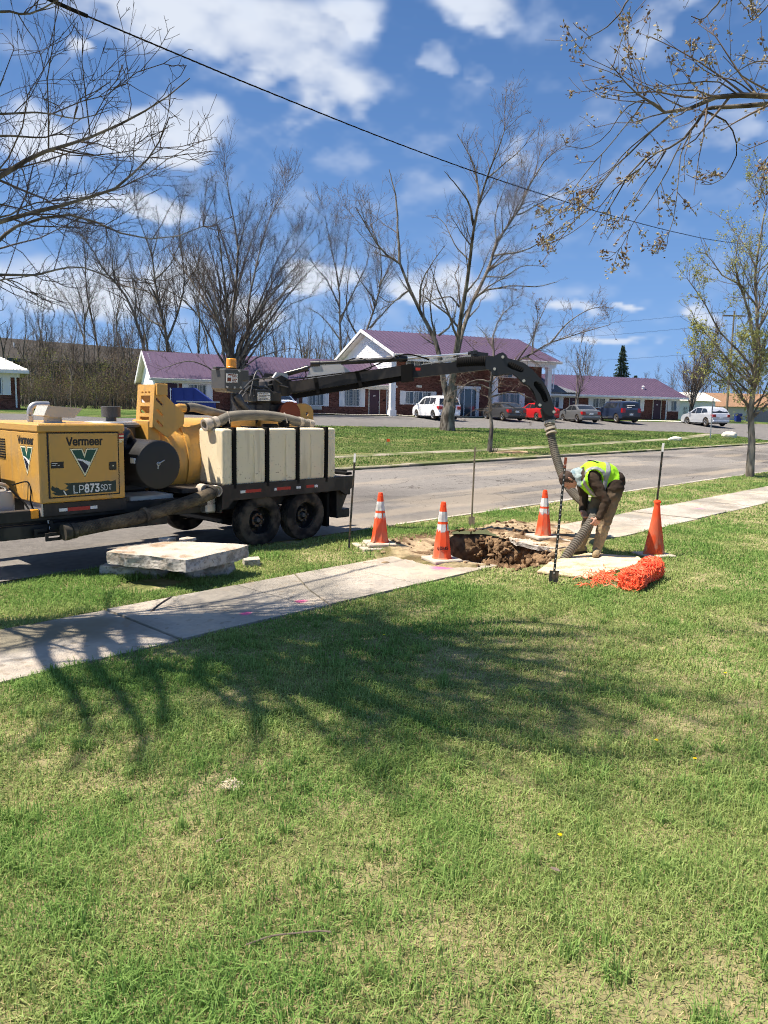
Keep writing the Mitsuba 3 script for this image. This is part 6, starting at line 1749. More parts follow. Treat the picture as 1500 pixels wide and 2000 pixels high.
# ---------------------------------------------------------------- trees
LIMBS = {
'NL': ([-4.74, 6.0, 0.9], [[[0.0,0.0,0.0,0.176],[0.089,0.004,0.845,0.133],[0.132,0.007,1.621,0.11],[0.27,0.011,2.372,0.091],[0.379,0.015,3.277,0.074],[0.424,0.02,4.314,0.059],[0.586,0.026,5.465,0.045],[0.647,0.033,6.706,0.032]],[[0.197,0.007,1.924,0.032],[1.119,0.194,2.34,0.025],[1.673,0.31,2.686,0.021],[1.88,0.354,2.837,0.017],[2.088,0.393,2.93,0.014],[2.318,0.436,3.017,0.011],[2.627,0.495,3.186,0.009],[2.862,0.542,3.342,0.006],[3.107,0.595,3.553,0.004]],[[0.184,0.007,1.773,0.029],[1.264,0.274,2.187,0.023],[1.632,0.361,2.35,0.019],[1.856,0.414,2.445,0.016],[2.199,0.49,2.562,0.013],[2.471,0.551,2.67,0.011],[2.667,0.604,2.848,0.008],[2.804,0.648,3.024,0.006],[2.907,0.704,3.292,0.004]],[[0.158,0.007,1.468,0.021],[1.173,0.409,1.914,0.017],[1.525,0.57,2.286,0.015],[1.672,0.626,2.391,0.012],[1.935,0.716,2.499,0.01],[2.202,0.804,2.484,0.009],[2.473,0.898,2.383,0.007],[2.8,0.998,2.389,0.005],[3.095,1.09,2.524,0.004]],[[0.171,0.007,1.621,0.018],[1.094,0.184,1.818,0.013],[1.65,0.286,1.943,0.011],[1.875,0.326,1.942,0.009],[2.106,0.367,2.005,0.007],[2.261,0.394,2.025,0.006],[2.492,0.437,1.964,0.004],[2.749,0.48,1.956,0.003]],[[0.3,0.011,2.738,0.016],[1.089,0.308,2.959,0.012],[1.603,0.486,3.047,0.009],[1.817,0.557,3.063,0.007],[2.0,0.616,3.11,0.005],[2.206,0.693,3.275,0.003]],[[0.315,0.011,2.918,0.016],[1.462,-0.321,2.911,0.01],[2.094,-0.519,2.862,0.008],[2.456,-0.637,2.833,0.005],[2.689,-0.718,2.771,0.004],[2.937,-0.807,2.797,0.002]],[[0.402,0.015,3.558,0.018],[1.321,-0.008,3.668,0.012],[1.889,-0.023,3.734,0.009],[2.075,-0.028,3.715,0.007],[2.265,-0.033,3.784,0.005],[2.455,-0.039,3.88,0.003]],[[0.228,0.007,2.075,0.014],[1.038,0.327,2.311,0.011],[1.559,0.515,2.424,0.008],[1.777,0.596,2.557,0.006],[2.038,0.684,2.616,0.004],[2.354,0.787,2.707,0.003]],[[0.159,0.007,1.237,0.016],[0.746,0.082,1.603,0.011],[1.311,0.146,1.739,0.008],[1.695,0.19,1.889,0.006],[1.883,0.212,1.837,0.004],[2.031,0.232,1.726,0.002]],[[0.379,0.015,3.277,0.042],[0.799,0.245,3.92,0.029],[1.217,0.444,4.463,0.022],[1.624,0.626,4.977,0.016],[2.091,0.792,5.348,0.011],[2.651,1.008,5.952,0.006]],[[0.424,0.02,4.314,0.035],[1.113,-0.202,4.679,0.022],[1.96,-0.455,4.888,0.014],[2.615,-0.716,5.213,0.009],[3.198,-0.961,5.437,0.004]],[[0.394,0.015,3.453,0.038],[0.826,-0.012,4.469,0.021],[1.447,-0.041,5.429,0.012],[2.035,-0.07,6.334,0.005]],[[0.542,0.026,5.144,0.029],[1.364,-0.167,5.637,0.016],[2.353,-0.365,5.784,0.01],[3.201,-0.549,5.915,0.004]],[[0.41,0.02,4.145,0.032],[0.08,0.047,4.824,0.018],[-0.389,0.077,5.487,0.011],[-0.921,0.109,6.136,0.005]],[[0.551,0.026,5.464,0.022],[0.265,0.091,6.451,0.011],[0.02,0.155,7.414,0.005]],[[0.315,0.011,2.918,0.032],[-0.015,-0.271,3.256,0.017],[-0.293,-0.543,3.515,0.01],[-0.612,-0.802,3.561,0.004]]]),
'NR': ([5.98, 6.3, 0.69], [[[0.0,0.0,0.0,0.106],[-0.333,-0.01,1.67,0.074],[-0.604,-0.019,3.223,0.056],[-0.78,-0.029,4.67,0.042],[-1.019,-0.038,6.021,0.03]],[[-0.539,-0.019,2.767,0.039],[-1.571,-0.122,3.356,0.03],[-2.415,-0.199,3.531,0.025],[-3.211,-0.274,3.481,0.021],[-3.487,-0.3,3.49,0.018],[-3.698,-0.321,3.426,0.015],[-3.925,-0.344,3.331,0.012],[-4.084,-0.361,3.393,0.01],[-4.184,-0.372,3.439,0.007],[-4.285,-0.384,3.513,0.005],[-4.408,-0.402,3.631,0.003]],[[-2.833,-0.274,3.477,0.023],[-3.175,-0.203,3.468,0.018],[-3.527,-0.133,3.462,0.015],[-3.615,-0.115,3.441,0.012],[-3.688,-0.081,3.301,0.01],[-3.825,-0.046,3.198,0.008],[-3.933,-0.024,3.158,0.006],[-4.035,0.006,3.051,0.005],[-4.118,0.036,2.924,0.003]],[[-3.932,-0.344,3.331,0.01],[-4.043,-0.325,3.24,0.007],[-4.177,-0.3,3.103,0.006],[-4.347,-0.269,2.928,0.005],[-4.48,-0.236,2.714,0.004],[-4.602,-0.213,2.568,0.003],[-4.706,-0.19,2.421,0.002]],[[-4.027,-0.361,3.369,0.007],[-4.148,-0.38,3.412,0.005],[-4.299,-0.406,3.33,0.004],[-4.446,-0.445,3.122,0.003],[-4.596,-0.47,3.041,0.003],[-4.73,-0.491,3.049,0.002]],[[-3.972,-0.024,3.157,0.009],[-4.113,0.004,3.011,0.006],[-4.213,0.033,2.826,0.005],[-4.316,0.063,2.636,0.003],[-4.383,0.085,2.483,0.002]],[[-3.862,-0.046,3.171,0.008],[-3.941,-0.071,3.031,0.005],[-4.059,-0.101,2.869,0.004],[-4.196,-0.138,2.669,0.003],[-4.312,-0.174,2.47,0.002]],[[-3.615,-0.115,3.441,0.009],[-3.429,-0.105,3.364,0.006],[-3.332,-0.094,3.184,0.005],[-3.391,-0.084,3.0,0.004],[-3.5,-0.077,2.924,0.003],[-3.586,-0.072,2.924,0.002]],[[-3.688,-0.081,3.301,0.007],[-3.766,-0.111,3.134,0.005],[-3.794,-0.161,2.821,0.004],[-3.83,-0.199,2.586,0.003],[-3.916,-0.227,2.436,0.002]],[[-3.682,-0.3,4.537,0.013],[-4.104,-0.404,4.272,0.009],[-4.328,-0.473,4.05,0.007],[-4.421,-0.512,3.897,0.005],[-4.531,-0.545,3.797,0.004],[-4.649,-0.575,3.728,0.003]],[[-3.307,-0.3,4.443,0.012],[-3.524,-0.242,4.265,0.008],[-3.629,-0.206,4.124,0.006],[-3.701,-0.186,4.052,0.004],[-3.781,-0.172,4.078,0.003]],[[-2.982,-0.274,3.457,0.009],[-3.166,-0.324,3.115,0.005],[-3.277,-0.35,2.943,0.004],[-3.36,-0.365,2.862,0.002]],[[-3.286,-0.274,3.479,0.007],[-3.456,-0.298,3.58,0.005],[-3.617,-0.318,3.604,0.004],[-3.76,-0.337,3.663,0.003],[-3.825,-0.349,3.726,0.002]],[[-4.148,-0.38,3.412,0.007],[-4.223,-0.345,3.301,0.005],[-4.364,-0.288,3.121,0.004],[-4.495,-0.239,2.971,0.004],[-4.625,-0.184,2.78,0.003],[-4.725,-0.14,2.62,0.002]],[[-2.989,-0.274,3.527,0.009],[-3.209,-0.22,3.757,0.006],[-3.413,-0.181,3.698,0.004],[-3.575,-0.139,3.55,0.003]],[[-3.45,-0.3,3.491,0.007],[-3.613,-0.316,3.57,0.005],[-3.882,-0.341,3.537,0.004],[-4.034,-0.355,3.511,0.003],[-4.278,-0.379,3.428,0.003],[-4.489,-0.399,3.451,0.002]],[[-3.771,-0.111,3.208,0.006],[-3.855,-0.059,2.998,0.005],[-3.961,-0.005,2.782,0.004],[-4.045,0.025,2.672,0.003],[-4.121,0.069,2.484,0.003],[-4.21,0.096,2.389,0.002]],[[-4.035,0.006,3.051,0.006],[-4.225,0.01,2.896,0.004],[-4.411,0.015,2.663,0.003],[-4.644,0.02,2.503,0.003],[-4.763,0.022,2.463,0.002]],[[-4.043,-0.325,3.24,0.006],[-4.251,-0.302,3.065,0.004],[-4.422,-0.279,2.851,0.003],[-4.568,-0.265,2.779,0.003],[-4.672,-0.25,2.633,0.002]],[[-2.976,-0.3,4.817,0.01],[-3.187,-0.375,4.304,0.007],[-3.33,-0.415,4.047,0.005],[-3.439,-0.436,3.934,0.004],[-3.486,-0.447,3.995,0.003]],[[-0.657,-0.019,3.595,0.039],[-1.27,0.144,4.169,0.027],[-2.016,0.334,4.845,0.021],[-2.592,0.467,5.284,0.015],[-3.327,0.627,5.058,0.01]],[[-0.78,-0.029,4.67,0.036],[-1.336,0.076,5.764,0.023],[-2.14,0.192,6.848,0.016],[-2.915,0.282,7.573,0.009]],[[-0.768,-0.029,4.316,0.036],[0.011,0.246,5.556,0.019],[0.897,0.528,6.842,0.01]]]),
'ST': ([11.05, 23.2, -0.0], [[[0.0,0.0,0.0,0.125],[-0.053,0.015,1.264,0.096],[-0.063,0.026,2.178,0.081],[-0.153,0.035,2.932,0.068],[-0.078,0.043,3.533,0.057],[-0.088,0.054,4.426,0.047],[-0.272,0.068,5.6,0.038],[-0.28,0.079,6.473,0.029],[-0.211,0.092,7.483,0.021],[-0.142,0.098,7.913,0.013]],[[-0.073,0.035,2.707,0.046],[-0.666,-0.05,3.143,0.033],[-1.199,-0.136,3.648,0.025],[-1.553,-0.195,4.005,0.02],[-2.074,-0.281,4.499,0.014],[-2.23,-0.322,4.782,0.01]],[[-0.068,0.035,3.009,0.046],[-0.455,-0.017,3.522,0.034],[-0.883,-0.063,3.882,0.028],[-1.401,-0.122,4.383,0.022],[-1.86,-0.194,5.095,0.018],[-2.291,-0.25,5.584,0.014],[-2.411,-0.266,5.723,0.01]],[[-0.061,0.043,3.683,0.059],[-0.322,-0.085,4.26,0.044],[-0.579,-0.213,4.827,0.036],[-0.833,-0.341,5.383,0.03],[-1.08,-0.415,5.654,0.024],[-1.494,-0.498,5.774,0.019],[-1.809,-0.592,6.106,0.014],[-2.109,-0.673,6.365,0.01]],[[-0.833,-0.341,5.383,0.032],[-1.117,-0.478,5.927,0.021],[-1.217,-0.643,6.598,0.015],[-1.15,-0.78,7.124,0.01]],[[-0.308,-0.213,4.978,0.033],[-0.877,-0.412,5.515,0.018],[-1.372,-0.603,6.042,0.01]],[[-0.088,0.054,4.426,0.046],[0.219,-0.052,5.154,0.028],[0.548,-0.16,5.87,0.018],[0.706,-0.276,6.709,0.01]],[[-0.078,0.043,3.533,0.053],[0.244,0.071,3.84,0.031],[0.67,0.119,4.447,0.019],[1.249,0.173,5.057,0.01]],[[-0.063,0.026,2.178,0.033],[0.261,-0.133,2.485,0.018],[0.765,-0.318,2.566,0.01]],[[-0.071,0.026,1.904,0.033],[0.243,0.062,2.032,0.018],[0.697,0.132,2.498,0.01]],[[-0.272,0.068,5.6,0.026],[0.005,-0.002,6.175,0.016],[0.345,-0.09,6.883,0.01]],[[-0.084,0.035,2.481,0.026],[-0.452,-0.007,2.623,0.018],[-0.953,-0.067,2.837,0.014],[-1.436,-0.12,2.901,0.011],[-1.704,-0.164,3.192,0.008]],[[-0.066,0.035,2.632,0.026],[-0.272,0.12,3.008,0.019],[-0.565,0.203,3.308,0.014],[-1.067,0.311,3.455,0.011],[-1.577,0.424,3.68,0.008]],[[-0.311,-0.002,6.024,0.02],[-0.557,-0.009,6.595,0.012],[-0.564,-0.017,7.166,0.008]]]),
'T1': ([3.73, 47.0, 0.66], [[[0.0,0.0,0.0,0.44],[0.06,-0.01,1.17,0.39],[0.1,-0.01,1.79,0.364],[0.2,-0.02,2.56,0.342]],[[0.04,-0.01,1.64,0.22],[-0.31,-0.03,2.85,0.176],[-0.53,-0.05,4.21,0.152],[-0.87,-0.06,5.26,0.132],[-1.36,-0.08,6.15,0.115],[-1.83,-0.09,6.88,0.1],[-2.48,-0.11,8.2,0.085],[-3.12,-0.13,9.65,0.072],[-3.88,-0.14,10.16,0.059],[-4.5,-0.16,10.78,0.047],[-5.12,-0.17,11.78,0.036],[-5.73,-0.19,12.77,0.024]],[[-3.12,-0.13,9.65,0.097],[-3.22,0.16,11.6,0.064],[-3.4,0.43,13.4,0.047],[-3.67,0.61,14.6,0.032],[-3.83,0.71,15.2,0.019]],[[0.2,-0.02,2.56,0.208],[0.28,-0.55,4.2,0.159],[0.44,-1.14,5.92,0.132],[0.71,-1.79,7.72,0.111],[0.81,-2.42,9.45,0.092],[0.89,-3.01,10.98,0.075],[1.07,-3.51,12.21,0.06],[1.37,-4.01,13.39,0.047],[1.8,-4.54,14.53,0.034],[2.09,-5.0,15.53,0.022]],[[0.25,-0.02,2.86,0.183],[0.53,0.56,4.58,0.147],[0.9,1.1,6.16,0.128],[1.53,1.76,8.09,0.112],[2.17,2.22,9.41,0.098],[2.73,2.73,10.89,0.085],[3.32,3.18,12.24,0.072],[4.31,3.66,13.45,0.06],[4.98,4.22,15.16,0.049],[6.0,4.83,16.91,0.038],[6.68,5.13,17.64,0.027]],[[0.88,-3.01,11.25,0.08],[0.51,-3.49,12.33,0.048],[-0.25,-3.94,13.12,0.03],[-0.89,-4.29,13.66,0.017]],[[1.07,-3.51,12.21,0.068],[0.91,-3.18,13.88,0.042],[0.48,-2.94,15.0,0.029],[-0.15,-2.7,16.08,0.017]],[[1.54,1.76,7.94,0.076],[2.34,1.99,8.51,0.052],[3.97,2.37,8.91,0.039],[5.64,2.75,8.94,0.029],[6.91,3.05,9.32,0.02]],[[2.73,2.73,10.74,0.065],[4.47,2.1,10.96,0.041],[5.61,1.63,11.49,0.029],[6.7,1.1,12.29,0.019]],[[4.31,3.66,13.45,0.053],[5.63,3.95,14.17,0.034],[6.95,4.24,15.05,0.024],[8.11,4.51,15.92,0.016]],[[0.35,-1.79,7.0,0.059],[-0.17,-1.87,7.55,0.038],[-1.05,-1.95,7.38,0.027],[-1.69,-2.02,7.22,0.018]],[[-0.67,-0.06,5.56,0.073],[0.02,-0.01,6.18,0.045],[0.36,0.06,7.39,0.031],[0.56,0.16,9.03,0.018]],[[-1.83,-0.09,6.88,0.073],[-1.83,-0.63,8.28,0.045],[-1.35,-1.1,9.36,0.03],[-0.59,-1.63,10.41,0.018]],[[-2.48,-0.11,8.2,0.061],[-3.53,-0.54,7.38,0.031],[-4.43,-0.87,7.75,0.014]],[[-0.88,-0.06,5.41,0.061],[-1.25,-0.49,7.14,0.039],[-1.15,-0.77,8.27,0.027],[-1.05,-1.05,9.38,0.018]],[[0.81,-2.42,9.45,0.046],[0.01,-2.01,10.35,0.03],[-0.57,-1.57,11.55,0.022],[-1.15,-1.29,12.16,0.014]],[[2.17,2.22,9.41,0.051],[3.41,1.96,9.39,0.033],[4.44,1.69,9.97,0.023],[5.94,1.36,9.94,0.015]],[[1.37,-4.01,13.39,0.045],[2.33,-3.76,14.27,0.029],[3.3,-3.5,15.15,0.021],[3.85,-3.29,16.01,0.014]],[[2.96,2.73,11.36,0.052],[2.9,3.29,13.33,0.034],[3.46,3.79,15.01,0.024],[3.95,4.19,16.37,0.016]]]),
'T2': ([4.4, 32.3, -0.0], [[[0.0,0.0,0.0,0.107],[0.019,0.017,1.24,0.076],[-0.078,0.037,2.719,0.06],[0.028,0.052,3.873,0.047],[-0.07,0.065,4.806,0.035],[0.175,0.077,5.595,0.024],[0.722,0.087,6.14,0.015]],[[-0.048,0.037,3.034,0.039],[-0.694,-0.024,3.082,0.024],[-1.221,-0.081,2.798,0.016],[-1.526,-0.143,2.225,0.01]],[[-0.057,0.037,2.719,0.034],[-0.795,-0.03,2.913,0.022],[-1.64,-0.11,2.58,0.015],[-2.117,-0.174,2.045,0.01]],[[-0.023,0.037,2.404,0.039],[0.822,0.05,2.632,0.024],[1.472,0.06,2.434,0.016],[2.176,0.072,2.025,0.01]],[[-0.011,0.037,2.087,0.029],[0.645,0.143,2.101,0.019],[1.322,0.263,1.795,0.014],[1.787,0.356,1.44,0.01]],[[-0.056,0.037,3.244,0.039],[0.446,-0.1,3.456,0.024],[0.96,-0.236,3.253,0.016],[1.579,-0.451,2.636,0.01]],[[0.013,0.052,3.726,0.078],[0.792,0.168,3.79,0.054],[1.65,0.312,4.235,0.041],[2.403,0.441,4.678,0.031],[3.383,0.593,5.025,0.021],[4.968,0.834,5.522,0.013]],[[1.65,0.312,4.235,0.039],[1.747,0.466,5.086,0.024],[2.06,0.631,5.945,0.016],[2.441,0.771,6.638,0.01]],[[2.403,0.441,4.678,0.039],[3.164,0.688,5.555,0.025],[4.048,0.907,6.122,0.017],[4.771,1.059,6.303,0.01]],[[1.002,0.168,3.857,0.034],[1.534,-0.166,4.817,0.022],[1.658,-0.413,5.609,0.015],[1.493,-0.595,6.187,0.01]],[[-0.054,0.065,4.392,0.034],[-0.412,0.264,5.025,0.018],[-0.727,0.382,5.321,0.01]],[[-0.018,0.052,3.976,0.034],[-0.637,-0.105,4.161,0.018],[-1.311,-0.329,4.747,0.01]],[[-0.046,0.037,1.875,0.024],[-0.65,-0.021,1.863,0.015],[-1.178,-0.081,1.536,0.01]],[[-0.066,0.052,3.558,0.029],[-0.701,0.096,3.652,0.019],[-1.538,0.155,3.429,0.014],[-2.054,0.201,3.0,0.01]]]),
'T3': ([-11.43, 58.0, 1.05], [[[0.0,0.0,0.0,0.264],[0.01,0.04,2.54,0.19],[-0.02,0.07,4.23,0.151],[-0.13,0.11,6.46,0.119],[0.18,0.16,9.42,0.09],[0.38,0.22,12.7,0.064],[-0.18,0.27,15.21,0.041],[-0.54,0.32,17.87,0.018]],[[0.01,0.04,2.35,0.144],[-0.64,-0.27,4.57,0.097],[-0.73,-0.62,7.11,0.072],[-0.72,-0.91,9.24,0.051],[-1.19,-1.22,11.31,0.034],[-1.72,-1.5,13.17,0.018]],[[0.05,0.04,2.73,0.168],[0.8,0.77,4.67,0.12],[0.84,1.69,7.4,0.095],[0.91,2.48,9.79,0.073],[1.52,3.56,13.04,0.054],[2.19,4.39,15.52,0.037],[3.16,5.19,17.86,0.02]],[[0.17,0.04,3.29,0.108],[1.67,0.2,7.25,0.07],[3.17,0.33,10.23,0.05],[4.66,0.41,12.1,0.033],[6.21,0.51,14.03,0.018]],[[0.16,0.04,2.92,0.096],[2.55,-0.56,6.08,0.056],[4.09,-0.93,7.89,0.035],[6.04,-1.26,8.67,0.018]],[[-0.14,0.04,2.91,0.108],[-1.26,-0.32,4.92,0.074],[-2.28,-0.7,7.07,0.056],[-3.66,-1.02,8.45,0.042],[-5.06,-1.27,9.1,0.029],[-6.51,-1.52,9.57,0.018]],[[-0.14,0.04,3.48,0.084],[-0.96,-0.8,6.35,0.055],[-1.76,-1.27,7.73,0.04],[-2.72,-1.77,9.07,0.028],[-3.66,-2.27,10.37,0.017]],[[-0.15,0.04,1.97,0.072],[-1.57,-0.71,3.41,0.048],[-2.92,-1.27,3.9,0.036],[-4.27,-1.81,3.48,0.026],[-5.0,-2.12,3.13,0.017]],[[0.24,0.04,3.11,0.072],[1.78,-0.48,4.23,0.049],[2.96,-0.83,4.6,0.036],[4.51,-1.27,4.96,0.026],[5.66,-1.62,4.6,0.017]],[[0.21,-0.62,7.85,0.083],[0.81,-0.14,10.84,0.05],[1.67,0.3,13.46,0.033],[2.44,0.65,15.53,0.018]],[[0.18,0.16,9.42,0.072],[-0.81,1.43,12.56,0.038],[-1.75,2.33,14.77,0.019]],[[0.84,1.69,6.64,0.074],[2.35,0.77,9.55,0.045],[3.39,0.09,11.65,0.03],[5.15,-0.78,13.99,0.018]],[[-0.73,-0.62,7.11,0.071],[-1.68,-1.57,9.12,0.043],[-2.17,-2.45,11.06,0.029],[-2.15,-3.15,12.63,0.017]],[[0.36,-0.14,11.55,0.06],[0.81,0.95,14.31,0.033],[1.04,1.86,16.73,0.019]]]),
'T4': ([-4.78, 84.0, 2.14], [[[0.0,0.0,0.0,0.176],[-0.11,0.01,4.63,0.128],[-0.32,0.01,8.13,0.102],[-0.48,0.02,12.38,0.081],[-1.17,0.02,15.52,0.062],[-1.74,0.03,18.11,0.045],[-2.02,0.03,19.65,0.029]],[[-0.33,0.01,8.66,0.118],[1.06,-0.26,11.84,0.073],[2.38,-0.5,14.45,0.049],[2.72,-0.67,16.49,0.029]],[[-0.4,0.01,10.26,0.098],[-1.63,-0.64,12.78,0.063],[-2.95,-1.1,14.24,0.044],[-3.72,-1.49,15.69,0.029]],[[-0.2,0.01,6.79,0.098],[-2.21,0.25,9.19,0.054],[-3.88,0.41,10.24,0.03]],[[-0.48,0.02,12.38,0.078],[0.13,0.91,15.71,0.047],[0.33,1.65,18.5,0.03]]]),
'T5': ([-3.08, 86.0, 2.19], [[[0.0,0.0,0.0,0.201],[-0.41,-0.01,5.01,0.144],[0.72,-0.01,7.79,0.114],[1.78,-0.02,11.09,0.09],[2.29,-0.03,13.8,0.068],[1.95,-0.03,17.0,0.048],[0.91,-0.04,19.37,0.03]],[[1.11,-0.01,8.35,0.1],[3.19,-0.21,10.55,0.054],[4.55,-0.34,11.91,0.03]],[[0.18,-0.01,6.68,0.12],[-1.21,-1.15,9.27,0.074],[-1.29,-2.38,12.29,0.049],[-0.63,-3.62,15.2,0.029]],[[2.03,-0.03,12.71,0.1],[3.37,1.04,15.62,0.055],[3.88,2.01,18.54,0.031]],[[1.78,-0.02,11.09,0.08],[0.11,-1.09,13.05,0.047],[-0.7,-1.81,14.5,0.029]]]),
'T6': ([-25.34, 90.0, 1.76], [[[0.0,0.0,0.0,0.257],[0.11,-0.0,5.84,0.189],[-0.2,-0.0,8.72,0.153],[-0.84,-0.0,11.56,0.123],[-1.25,-0.0,14.38,0.096],[-1.6,-0.0,17.18,0.073],[-2.7,-0.01,19.94,0.05],[-3.22,-0.01,22.14,0.03]],[[-0.85,-0.0,11.27,0.119],[-2.15,0.52,12.74,0.082],[-4.7,1.19,13.37,0.062],[-7.61,1.99,14.59,0.045],[-9.32,2.75,17.0,0.031]],[[-1.2,-0.0,14.1,0.099],[0.58,-0.66,15.43,0.063],[1.97,-1.45,17.52,0.044],[3.3,-2.09,19.04,0.029]],[[0.01,-0.0,7.28,0.158],[1.03,0.54,9.95,0.112],[1.79,1.23,13.5,0.087],[1.37,1.9,17.04,0.066],[0.95,2.57,20.6,0.048],[1.54,3.25,24.19,0.031]],[[1.67,1.23,13.5,0.08],[3.04,2.27,15.99,0.048],[3.41,3.37,19.1,0.031]],[[-1.44,-0.0,16.63,0.079],[-0.78,0.32,19.5,0.047],[-1.11,0.63,22.34,0.03]],[[-0.2,-0.0,8.72,0.139],[-2.52,0.58,9.88,0.084],[-4.78,1.37,12.53,0.055],[-6.42,1.96,14.61,0.03]]]),
'T7': ([-24.02, 80.0, 1.22], [[[0.0,0.0,0.0,0.22],[-0.66,-0.06,5.18,0.161],[-1.6,-0.12,9.25,0.129],[-2.82,-0.15,11.75,0.103],[-4.56,-0.18,13.71,0.08],[-6.02,-0.22,16.16,0.059],[-7.24,-0.25,17.61,0.04]],[[-1.6,-0.12,9.25,0.08],[-1.64,-0.24,12.26,0.047],[-2.14,-0.37,15.22,0.03]],[[-3.57,-0.15,12.74,0.08],[-3.56,-0.71,15.12,0.047],[-2.54,-1.3,17.47,0.03]]]),
'T8': ([-27.59, 76.0, 1.16], [[[0.0,0.0,0.0,0.142],[-0.51,0.06,5.42,0.099],[-1.12,0.1,8.82,0.077],[-1.53,0.13,11.7,0.058],[-1.55,0.16,14.56,0.042],[-1.78,0.19,16.93,0.027]],[[-1.38,0.13,10.27,0.053],[-0.33,-0.15,12.16,0.03],[0.59,-0.47,14.49,0.018]],[[-1.5,0.13,12.66,0.053],[-2.3,0.06,14.53,0.03],[-2.7,0.01,16.4,0.018]]]),
'T9': ([-28.78, 74.0, 1.14], [[[0.0,0.0,0.0,0.128],[0.04,0.08,5.29,0.084],[0.19,0.14,9.09,0.061],[-0.47,0.18,11.42,0.041],[-1.36,0.22,13.74,0.024]],[[0.18,0.14,8.62,0.064],[1.01,0.7,11.06,0.035],[1.63,1.15,13.02,0.02]],[[0.09,0.08,6.72,0.08],[-1.34,0.99,9.64,0.05],[-3.03,1.7,11.6,0.034],[-4.44,2.25,13.1,0.02]],[[0.12,0.08,7.67,0.064],[0.77,-0.0,10.49,0.035],[0.63,-0.07,12.8,0.019]]]),
}



def resample(P, k):
    """polylines (list of (m, 4)) -> (n, k, 4)"""
    out = np.empty((len(P), k, 4))
    for i, p in enumerate(P):
        out[i] = spline(p, k) if len(p) > 2 else p[0] + (p[-1] - p[0]) * np.linspace(0, 1, k)[:, None]
    return out


def grow(P, rng, per_m, lo, length, ang, up, k=4, wob=.10, rfac=.55, rmin=.002, lmax=None, droop=0.0):
    """children of polylines P (n, m, 4): on average per_m to the metre beyond the fraction lo of each"""
    seg = np.linalg.norm(np.diff(P[..., :3], axis=1), axis=2)
    L = seg.sum(1)
    cnt = rng.poisson(np.maximum(L * (1 - lo) * per_m, .6))
    idx = np.repeat(np.arange(len(P)), cnt)
    n = len(idx)
    if n == 0:
        return np.empty((0, k, 4))
    u = lo + (1 - lo) * rng.random(n) ** .85
    u[rng.random(n) < .10] = .995
    m = P.shape[1]
    f = u * (m - 1)
    i = np.minimum(f.astype(int), m - 2)
    fr = (f - i)[:, None]
    base = P[idx, i] * (1 - fr) + P[idx, i + 1] * fr
    t = P[idx, i + 1, :3] - P[idx, i, :3]
    t /= np.linalg.norm(t, axis=1, keepdims=True) + 1e-9
    r = rng.normal(size=(n, 3))
    r -= t * (r * t).sum(1, keepdims=True)
    r /= np.linalg.norm(r, axis=1, keepdims=True) + 1e-9
    a = np.radians(rng.normal(ang, 12, n))[:, None]
    d = t * np.cos(a) + r * np.sin(a)
    d[:, 2] += up
    d /= np.linalg.norm(d, axis=1, keepdims=True)
    ln = L[idx] * length * (1.15 - .75 * u) * rng.uniform(.5, 1.2, n)
    if lmax:
        ln = np.minimum(ln, lmax * rng.uniform(.6, 1.1, n))
    q = np.linspace(0, 1, k)
    bend = rng.normal(size=(n, 3)) * wob
    bend[:, 2] += up * .45 - droop
    pts = base[:, None, :3] + ln[:, None, None] * (q[None, :, None] * d[:, None] + (q ** 2)[None, :, None] * bend[:, None] + rng.normal(size=(n, k, 3)) * wob * .22 * q[None, :, None])
    r0 = np.maximum(np.minimum(base[:, 3] * rfac * rng.uniform(.6, 1.1, n), ln * .022 + rmin), rmin)
    rr = r0[:, None] * (1 - .72 * q[None])
    return np.concatenate([pts, np.maximum(rr, rmin * .7)[..., None]], 2)


def sticks(P, sides):
    return tubes(P[..., :3], P[..., 3], sides) if len(P) else None


def tree(key, base, limbs, seed, levels, trunk_m='bark', twig_m='twig', rot=0, sink=True, spread=0, M0=None, parent_M=None, sides=(9, 5, 3)):
    """limbs given, twigs grown from them level by level"""
    rng = np.random.default_rng(seed)
    li = []
    for q, l in enumerate(limbs):
        a = np.array(l, float)
        if q == 0 and sink:
            a = np.vstack([a[0] + (0, 0, -.6 - max(0, a[0, 2]), a[0, 3] * .15), a])
            a[1, 3] *= 1.08
        li.append(a)
    big = [l for l in li if l[:, 3].max() >= .0]
    P0 = resample(li, 12)
    P0[..., :3] += np.array(base)
    wig = rng.normal(size=P0[..., :3].shape) * np.minimum(P0[..., 3:4] * .35, .03)
    wig[:, 0] = 0
    P0[..., :3] += wig
    put('trunk', rough(tubes(P0[:1, :, :3], P0[:1, :, 3], 14), min(.02, P0[0, 0, 3] * .10), 5, seed), trunk_m, key, True)
    lim = put('limb', tubes(P0[1:2, :, :3], P0[1:2, :, 3], sides[0]), trunk_m, key, True) if len(P0) > 1 else None
    for j in range(2, len(P0)):
        put('limb', tubes(P0[j:j + 1, :, :3], P0[j:j + 1, :, 3], sides[0] if P0[j, 0, 3] > .02 else sides[1]), trunk_m, key, True)
    allp, cur = [], P0
    out = []
    for lv in levels:
        new = grow(cur, rng, **lv)
        out.append(new)
        cur = new
    return P0, out


def crown(key, lv, twig_m='twig', sides=(4, 3, 3, 3)):
    ms = [sticks(p, sides[min(i, 3)]) for i, p in enumerate(lv)]
    put('twigs', cat(*[m for m in ms if m is not None]), twig_m, key, True, kind='stuff')


